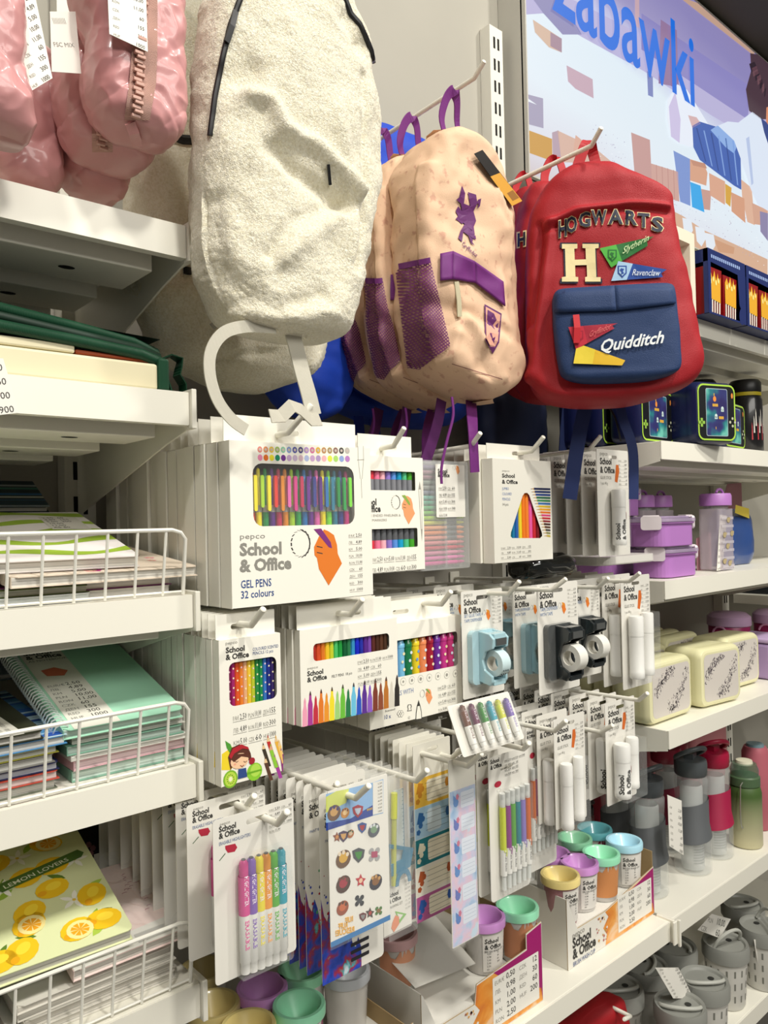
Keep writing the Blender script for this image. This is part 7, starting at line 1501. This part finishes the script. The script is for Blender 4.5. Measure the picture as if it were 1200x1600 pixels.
# cream floral lunch boxes
CRM = mat('#e3dfb4', .35, spec=.4)
def lunch(x, y, z, label, w=.18, h=.115, d=.085, rz=0, tone=0, front='floral', name='lunch_box', bodym=None, group=None, rx=0):
    t = thing(name, label, 'lunch box', (x, y, z), group=group, rot=(rx, 0, rz)); B = bodym or CRM
    m = MB(); n = 6
    def ring(s, yy, r): return [(a, yy, b) for a, b in rrect(s, s, w-s, h-s, r, n)]
    R = [ring(.006, d, .016), ring(.001, d-.010, .020), ring(0, d*.55, .020), ring(0, .016, .020), ring(.001, .008, .020), ring(.0045, .002, .018), ring(.009, .0005, .016)]
    k = len(R[0]); v = [p for r in R for p in r]; m.add(v, [(j*k+i, j*k+(i+1) % k, (j+1)*k+(i+1) % k, (j+1)*k+i) for j in range(len(R)-1) for i in range(k)]+[tuple(range(k))], B)
    m.add([(a, .0005, b) for a, b in rrect(.009, .009, w-.009, h-.009, .016, n)], [tuple(range(k))], B); m.build('box_body', t, smooth=True, auto=35)
    m = MB(); rn = random.Random(int(x*1000)); 
    if front == 'floral':
        m.flat(rrect(.013, .013, w-.013, h-.013, .013), .0002, mat('#d3ccc4', .45))
        cs = [mat(c, .6) for c in ('#4a4448', '#6a6268', '#3a363c', '#8a8088')]
        for i in range(330):
            if i % 2: a = rn.uniform(0, 1); cx = w*(.14+.42*a); cz = h*(.42+.44*math.sqrt(a))+rn.gauss(0, .006)
            else: a = rn.uniform(0, 1); cx = w*(.42+.44*a); cz = h*(.20+.55*a*a)+rn.gauss(0, .007)
            cx += rn.gauss(0, .005)
            if not (.016 < cx < w-.016 and .016 < cz < h-.016): continue
            l = rn.uniform(.0018, .0042); an = rn.uniform(.2, 2.8); ca, sa = math.cos(an), math.sin(an)
            m.flat([(cx+l*ca*q-l*sa*p_, cz+l*sa*q+l*ca*p_) for q, p_ in ((-1, 0), (0, -.3), (1, 0), (0, .3))], .00005, rn.choice(cs))
    else:
        m.flat(rrect(.006, .006, w-.006, h-.006, .016), .0000, mat('#a9cf4a', .4)); m.flat(rrect(.0095, .0095, w-.0095, h-.0095, .013), -.0002, mat('#15171a', .4))
        sx0, sx1, sz0, sz1 = w*.24, w*.76, .015, h-.015
        m.flat(rrect(sx0, sz0, sx1, sz1, .004), -.0004, mat('#9fb0b8', .4)); m.flat(rrect(sx0+.0015, sz0+.0015, sx1-.0015, sz1-.0015, .003), -.0006, GAME)
        for i, (a, b, ww) in enumerate(((.30, .62, .16), (.58, .36, .14), (.42, .14, .07), (.36, .84, .1))):
            bx = sx0+(sx1-sx0)*a; bz = sz0+(sz1-sz0)*b; bw = (sx1-sx0)*ww*1.6
            for q in range(4 if ww > .1 else 1): m.flat(rrect(bx+q*bw/4, bz, bx+(q+.85)*bw/4, bz+.006, .0008, 2), -.0008, mat('#d9a93a', .5))
        for cx, cz in ((sx0+(sx1-sx0)*.75, sz0+(sz1-sz0)*.58), (sx0+(sx1-sx0)*.45, sz0+(sz1-sz0)*.42)): m.flat(circ(cx, cz, .004, .005, 10), -.0008, mat('#c8dcd8', .5)); m.flat([(cx-.004, cz-.006), (cx+.004, cz-.006), (cx+.004, cz), (cx-.004, cz)], -.0008, mat('#c8dcd8', .5))
        m.flat(circ(sx0+(sx1-sx0)*.4, sz0+(sz1-sz0)*.78, .0045, .006, 10), -.0008, mat('#e08a3a', .5))
        GRm = mat('#8fb84a', .5); c = w*.13; q = h*.33; m.flat([(c-.009, q-.003), (c+.009, q-.003), (c+.009, q+.003), (c-.009, q+.003)], -.0008, GRm); m.flat([(c-.003, q-.009), (c+.003, q-.009), (c+.003, q+.009), (c-.003, q+.009)], -.0008, GRm)
        for dx, dz in ((.007, 0), (-.007, 0), (0, .008), (0, -.008)): m.flat(circ(w*.87+dx, h*.35+dz, .003, n=8), -.0008, mat('#b8bca0', .5))
        m.flat(circ(w*.87, h*.78, .003, .006, 8), -.0008, mat('#d9863a', .5))
    m.build('front_print', t)
    m = MB()
    for yy in (.022, .0255):
        m.add([(a, b_, c_) for (a, c_) in rrect(-.0006, -.0006, w+.0006, h+.0006, .0206, n) for b_ in (yy, yy+.0008)], [(2*i, 2*((i+1) % k), 2*((i+1) % k)+1, 2*i+1) for i in range(k)], B)
    m.build('lid_seam', t, smooth=True); return t
def game():
    mm = bpy.data.materials.new('game_screen_print'); mm.use_nodes = True; nt = mm.node_tree; b = nt.nodes['Principled BSDF']; b.inputs['Roughness'].default_value = .35
    tc = nt.nodes.new('ShaderNodeTexCoord'); n = nt.nodes.new('ShaderNodeTexNoise'); n.inputs['Scale'].default_value = 20; n.inputs['Detail'].default_value = 2; r = nt.nodes.new('ShaderNodeValToRGB'); cr = r.color_ramp
    for i, (p, c) in enumerate(((.35, '#2f2a5c'), (.48, '#33386e'), (.56, '#2a7a80'), (.66, '#6ab8a8'))):
        e = cr.elements[i] if i < 2 else cr.elements.new(p); e.position = p; e.color = rgb(c)
    nt.links.new(tc.outputs['Object'], n.inputs['Vector']); nt.links.new(n.outputs['Fac'], r.inputs[0]); nt.links.new(r.outputs[0], b.inputs['Base Color']); return mm
GAME = game(); gz = 1.0795
gl = 'cream floral lunch boxes'
lunch(1.395, .815, gz, 'cream floral lunch box partly behind the glue sticks, leftmost of the front row', .175, .125, .08, .0, group=gl)
lunch(1.600, .812, gz, 'cream floral lunch box standing turned in the middle of the front row', .155, .128, .095, -.12, group=gl)
lunch(1.800, .850, gz, 'cream floral lunch box rightmost of the front row, half behind the turned one', .165, .125, .09, -.05, group=gl)
for i in range(3): lunch(1.50+.01*i, .925+.055*i, gz, 'cream floral lunch box in the left back row, %s from the front' % ['first', 'second', 'third'][i], .17, .125, .045, .0, group=gl)
for i in range(3): lunch(1.72+.01*i, .96+.05*i, gz, 'cream floral lunch box in the right back row, %s from the front' % ['first', 'second', 'third'][i], .17, .125, .042, .0, group=gl)
for x, y, l in ((2.14, 1.00, 'magenta lidded jar with pale lid right of the cream lunch boxes'), (2.27, .93, 'magenta jar at the right frame edge behind the cream lunch boxes')):
    t = thing('magenta_jar', l, 'jar', (x, y, gz)); m = MB(); m.lathe([(.0005, 0), (.05, 0), (.054, .005), (.054, .11), (.05, .115)], mat('#a02a62', .35), (0, 0, 0), 32); m.build('jar_body', t, smooth=True); m = MB(); m.lathe([(.056, .11), (.058, .112), (.057, .135), (.045, .145), (.0005, .148)], mat('#c0a0c0', .4), (0, 0, 0), 32); m.build('jar_lid', t, smooth=True)
    m = MB(); m.tube([(-.056+.0*k, -.02*math.cos(k*.5), .09+.02*math.sin(k*.5)-.0) for k in range(7)], .003, mat('#c890b0', .4), 6); m.build('side_loop', t)
t = thing('lilac_box', 'lilac box cut off beside the rightmost cream lunch box', 'box', (2.0, .83, gz)); m = MB(); m.box(0, .12, 0, .1, 0, .09, mat('#b49ac8', .4)); m.build('box_body', t, bevel=.008); m = MB(); m.box(-.002, .122, -.002, .102, .091, .103, mat('#c8b0d8', .4)); m.build('box_lid', t, bevel=.004)
t = thing('patterned_box', 'dark edged dotted box on the shelf far right behind the upright', 'box', (2.52, 1.02, 1.25)); m = MB(); m.box(0, .25, 0, .1, 0, .09, mat('#a8a58a', .6)); m.box(-.06, -.001, 0, .1, 0, .09, mat('#1c2026', .5)); m.build('box_body', t)
for i in range(4):
    for j in range(7): pass
m = MB(); m.box(0, 1.2, 0, .33, -.03, 0, METAL); tag(m.build('metal_shelf', loc=(2.43, .79, 1.248), bevel=.002), 'white shelf beyond the far right upright, carrying the dotted box', 'shelf')

# navy game console lunch boxes
NB = mat('#141c48', .35, spec=.5); z2 = 1.6485; gn = 'navy game console lunch boxes'
lunch(1.530, .772, z2, 'navy lunch box printed like a game console, tilted forward at the front', .118, .130, .10, -.30, front='game', bodym=NB, group=gn)
lunch(1.715, .800, z2, 'navy game console lunch box to the right, leaning away behind the tilted one', .15, .112, .07, .12, front='game', bodym=NB, group=gn)
lunch(1.415, .830, z2, 'navy game console lunch box third from the right, under the red backpack', .15, .118, .07, .05, front='game', bodym=NB, group=gn)
lunch(1.405, .915, z2, 'navy game console lunch box showing between the navy straps', .15, .118, .05, .0, front='game', bodym=NB, group=gn)
lunch(1.405, .975, z2, 'rearmost navy game console lunch box behind the navy straps', .15, .118, .05, .0, front='game', bodym=NB, group=gn)
for i, (x, y) in enumerate(((1.93, .96), (2.03, .89), (1.80, 1.03))):
    t = thing('black_flask', 'black flask with yellow ring, %s' % ['left one behind the console lunch boxes', 'right one at the frame edge, with a white print', 'dark one furthest back under the shelf'][i], 'flask', (x, y, z2), group='black flasks'); m = MB()
    m.lathe([(.0005, 0), (.038, 0), (.041, .004), (.041, .145), (.037, .155), (.0005, .155)], mat('#121214', .3, coat=.4), (0, 0, 0), 32); m.build('flask_body', t, smooth=True)
    m = MB(); m.lathe([(.0385, .155), (.0385, .164), (.0005, .164)], mat('#b9a81e', .5), (0, 0, 0), 32); m.build('yellow_ring', t, smooth=True); m = MB(); m.lathe([(.038, .164), (.039, .168), (.039, .19), (.034, .197), (.0005, .198)], mat('#141414', .4), (0, 0, 0), 32); m.build('cap', t, smooth=True)
    m = MB()
    for k in range(14):
        a = -2.4+k*.13; r_ = .0413; h0 = .04+.035*(k % 3)/2; m.add([(r_*math.cos(a), r_*math.sin(a), h0), (r_*math.cos(a+.09), r_*math.sin(a+.09), h0), (r_*math.cos(a+.06), r_*math.sin(a+.06), h0+.035), (r_*math.cos(a+.02), r_*math.sin(a+.02), h0+.045)], [(0, 1, 2, 3)], mat('#c8c4bc' if k % 3 else '#a8303a', .5))
    m.build('print', t)

# lilac lunch boxes and bottles
LI = mat('#b37ac0', .35, spec=.5); LC = mat('#c8b4d4', .1, alpha=.6, coat=.8); CLP = mat('#dcd3d6', .3); z3 = 1.3725
def clipbox(x, y, z, label, w=.16, h=.062, d=.11, rz=0):
    t = thing('clip_box', label, 'lunch box', (x, y, z), rz, group='lilac clip lunch boxes'); m = MB()
    m.zprism([(a, b) for a, b in rrect(.006, .006, w-.006, d-.006, .028, 6)], 0, h*.74, LI); m.zprism([(a, b) for a, b in rrect(.002, .002, w-.002, d-.002, .030, 6)], h*.74, h*.80, LI); m.build('box_body', t, bevel=.002)
    m = MB(); m.zprism([(a, b) for a, b in rrect(.0, .0, w, d, .030, 6)], h*.805, h*.93, LC); m.zprism([(a, b) for a, b in rrect(.01, .01, w-.01, d-.01, .026, 6)], h*.93, h, LC); m.build('clear_lid', t, bevel=.0015)
    for cx in (w-.004, .004-.0):
        m = MB(); m.prism(rrect(-.020, -.015, .020, .013, .006), -.006, 0, CLP); m.box(-.016, .016, -.004, .012, .009, .0145, CLP); c = m.build('clip', t, bevel=.0015); c.location = (cx+(.002 if cx > .05 else -.002), d*.30 if cx > .05 else d*.30, h*.80); c.rotation_euler = (0, 0, math.radians(60 if cx > .05 else -60))
    return t
a = clipbox(1.445, .795, z3, 'lilac clip lunch box at the bottom of the nearest pile', w=.15, d=.10)
c = dup(a, (1.425, .790, z3+.064), 0, 'lilac clip lunch box on top of the nearest pile, white clips at both ends')
c = dup(a, (1.415, .915, z3), 0, 'lilac clip lunch box at the bottom of the rear pile'); c = dup(a, (1.415, .915, z3+.064), 0, 'lilac clip lunch box in the middle of the rear pile'); c = dup(a, (1.410, .905, z3+.128), 0, 'lilac clip lunch box topmost, at the left beside the glue sticks')
def duckbottle(x, y, label, h=.175):
    t = thing('lilac_bottle', label, 'water bottle', (x, y, z3), group='bottles with lilac caps'); m = MB(); w_ = .034
    m.zprism(rrect(-w_, -w_*.8, w_, w_*.8, .010, 5), .001, h*.80, mat('#cfc4cc', .12, alpha=.5, coat=.9)); m.build('clear_body', t, bevel=.002)
    m = MB(); m.lathe([(w_*.80, h*.80), (w_*.80, h*.84)], CB2, (0, 0, 0), 28); m.lathe([(w_*.98, h*.84), (w_*1.02, h*.845), (w_*1.02, h*.97), (w_*.95, h), (.0005, h*1.0)], LI, (0, 0, 0), 32); m.tube([(w_*.5*math.cos(k*.4), -w_*.3, h*.99+.012*math.sin(k*.4)) for k in range(8)], .003, LI, 6); m.build('lilac_cap', t, smooth=True, auto=40)
    m = MB(); rn = random.Random(int(x*100))
    for k, (a, b) in enumerate(((.1, .88), (-.5, .62), (.55, .64), (-.1, .42), (.15, .12), (-.6, .16))):
        cx = w_*a; cz = h*.74*b; m.flat(circ(cx, cz, .0085, .0070, 12), -w_*.8-.0006, mat('#4a4236', .6)); m.flat(circ(cx, cz, .0078, .0063, 12), -w_*.8-.0008, mat('#b5a47c', .5)); m.flat(circ(cx+.007, cz+.003, .004, .0035, 8), -w_*.8-.0007, mat('#b5a47c', .5))
    for k in range(7): m.flat([(-w_*.85, h*.74*(.05+.14*k)), (w_*.85, h*.74*(.05+.14*k)), (w_*.85, h*.74*(.05+.14*k)+.006), (-w_*.85, h*.74*(.05+.14*k)+.006)], -w_*.8-.0004, mat('#d9d2d8', .4, alpha=.6))
    m.build('duckling_print', t); return t
duckbottle(1.742, .838, 'clear bottle with duckling print and wide lilac cap, nearest')
duckbottle(1.62, .96, 'lilac capped bottle behind the clip boxes, left one'); duckbottle(1.71, .965, 'lilac capped bottle behind the clip boxes, right one')
tag_card('price_tag', 'pale tag on the left side of the duckling bottle', [(1120, 892), (1129, 890), (1136, 806), (1125, 804)], .815, None, PR)
t = thing('pink_card', 'dusty pink card standing between lilac lunch boxes and the duckling bottle', 'card', tuple(PY(1090, 905, .87))); m = MB(); m.prism([(0, 0), (.07, 0), (.07, .105), (.035, .110), (.022, .098), (.0, .094)], 0, .001, mat('#b8808a', .6)); m.build('card_sheet', t)
t = thing('pink_card', 'larger dusty pink card at the back above the lilac caps', 'card', tuple(PY(1125, 800, 1.02))); m = MB(); m.prism([(0, 0), (.14, 0), (.14, .085), (.05, .080), (.03, .05), (.0, .045)], 0, .001, mat('#9a6c74', .6)); m.build('card_sheet', t)
t = thing('blue_pouch', 'blue pouch with a yellow corner label at the right frame edge', 'pouch', (1.93, .90, z3)); mb = MB(); loft(mb, [(0, -.07, .10, -.02, .02), (.03, -.075, .11, -.03, .03), (.11, -.075, .11, -.025, .025), (.14, -.05, .09, -.006, .006)], mat('#2a4a88', .3, alpha=.95, coat=.4), 50, 4, fabric_disp(.005, 20, 2), 8); mb.build('pouch_body', t, smooth=True, auto=80); m = MB(); m.poly([(-.02, -.03, .13), (.06, -.03, .115), (.06, -.03, .14), (-.01, -.028, .150)], mat('#d8c24a', .5)); m.build('label', t)
# white tray and grey card between the hook rows and the shelf
t = thing('white_tray', 'white plastic tray edge in front of the lower lilac lunch box', 'tray', tuple(PY(942, 885, .80))); m = MB(); m.zprism(rrect(0, 0, .19, .10, .02, 5), 0, .016, mat('#e4e1da', .3)); m.build('tray_body', t, bevel=.003)
# black pouch behind pencils
t = thing('black_case', 'glossy black wrapped case below the jumbo pencil box', 'case', tuple(PY(815, 905, .84))); mb = MB(); loft(mb, [(0, 0, .13, -.02, .03), (.01, -.003, .135, -.03, .04), (.03, .0, .13, -.03, .04), (.042, .02, .11, -.015, .02)], mat('#101312', .12, coat=1), 50, 4, fabric_disp(.004, 26, 5), 8); mb.build('case_body', t, smooth=True, auto=80)

# popcorn boxes and white frame on the top right shelf
z1_ = 1.9145; NVY = mat('#1c2a60', .4); RR = mat('#8a1014', .35, coat=.3); YY = mat('#d8a02a', .5)
def popcorn(x, y, label):
    t = thing('popcorn_box', label, 'snack set box', (x, y, z1_), group='navy and red popcorn boxes'); w_, h_, d_ = .172, .135, .10; m = MB()
    m.flat(rrect(0, 0, w_, h_, .001, 1), 0, NVY, [list(reversed([(.012, .004), (.148, .004), (.148, .030), (.140, .040), (.135, .104), (.012, .108)]))]); m.box(0, w_, d_-.001, d_, 0, h_, NVY); m.box(0, w_, .0005, d_, h_-.001, h_, NVY); m.box(0, w_, .0005, d_, 0, .001, NVY); m.box(w_-.001, w_, .0005, d_, 0, h_, NVY); m.box(0, .001, .0005, d_, h_*.80, h_, NVY); m.box(0, .001, .0005, .010, 0, h_, NVY)
    [m.flat([(.014+.009*q, h_-.018), (.020+.009*q, h_-.018), (.020+.009*q, h_-.011), (.014+.009*q, h_-.011)], -.0003, mat('#8fa4d0', .5)) for q in range(15)]; m.flat(circ(.150, .015, .012, .018, 14), -.0001, NVY); m.build('carton', t)
    for k, (x0, s_) in enumerate(((.006, 1), (.078, .94))):
        m = MB(); cy = .045; m.add([(x0, .006, .002), (x0+.055, .006, .002), (x0+.055, .075, .002), (x0, .075, .002), (x0-.004+.0, .004, .10*s_), (x0+.062, .004, .10*s_), (x0+.062, .08, .10*s_), (x0-.004, .08, .10*s_)], [(3, 2, 1, 0), (0, 1, 5, 4), (1, 2, 6, 5), (2, 3, 7, 6), (3, 0, 4, 7)], RR)
        yb_ = lambda z: .0055-.0020*(z/.1)
        for q in range(5): m.flat([(x0+.004+q*.0105, .004), (x0+.009+q*.0105, .004), (x0+.010+q*.0108, .040), (x0+.005+q*.0108, .040)], .0038, mat('#e4dcd0', .5))
        m.flat([(x0+.003, .034), (x0+.053, .030), (x0+.055, .085), (x0+.048, .075), (x0+.043, .092), (x0+.036, .074), (x0+.028, .095), (x0+.020, .076), (x0+.012, .090), (x0+.003, .078)], .0034, YY)
        for q in range(4): m.flat(circ(x0+.012+.011*q, .070+.006*(q % 2), .0035, .006, 7), .0030, mat('#f0dc8a', .5))
        m.build('popcorn_bucket', t)
popcorn(1.545, .745, 'navy and red popcorn bucket box, left one against the lit picture'); popcorn(1.722, .745, 'navy and red popcorn bucket box, second from the red backpack'); popcorn(1.899, .745, 'navy and red popcorn bucket box cut off at the right frame edge')
t = thing('gift_box', 'white window box with small pink items inside, left of the popcorn boxes', 'gift box', (1.395, .765, z1_)); m = MB(); m.prism(rrect(0, 0, .135, .165, .002, 2), 0, .09, mat('#dcd6c2', .5), holes=[list(reversed(rrect(.02, .025, .115, .140, .002, 2)))]); m.build('carton', t)
m = MB(); m.box(.021, .114, .05, .052, .026, .139, mat('#b8606c', .5)); m.box(.06, .11, .03, .045, .03, .10, mat('#d8a0a0', .4)); m.build('pink_contents', t)
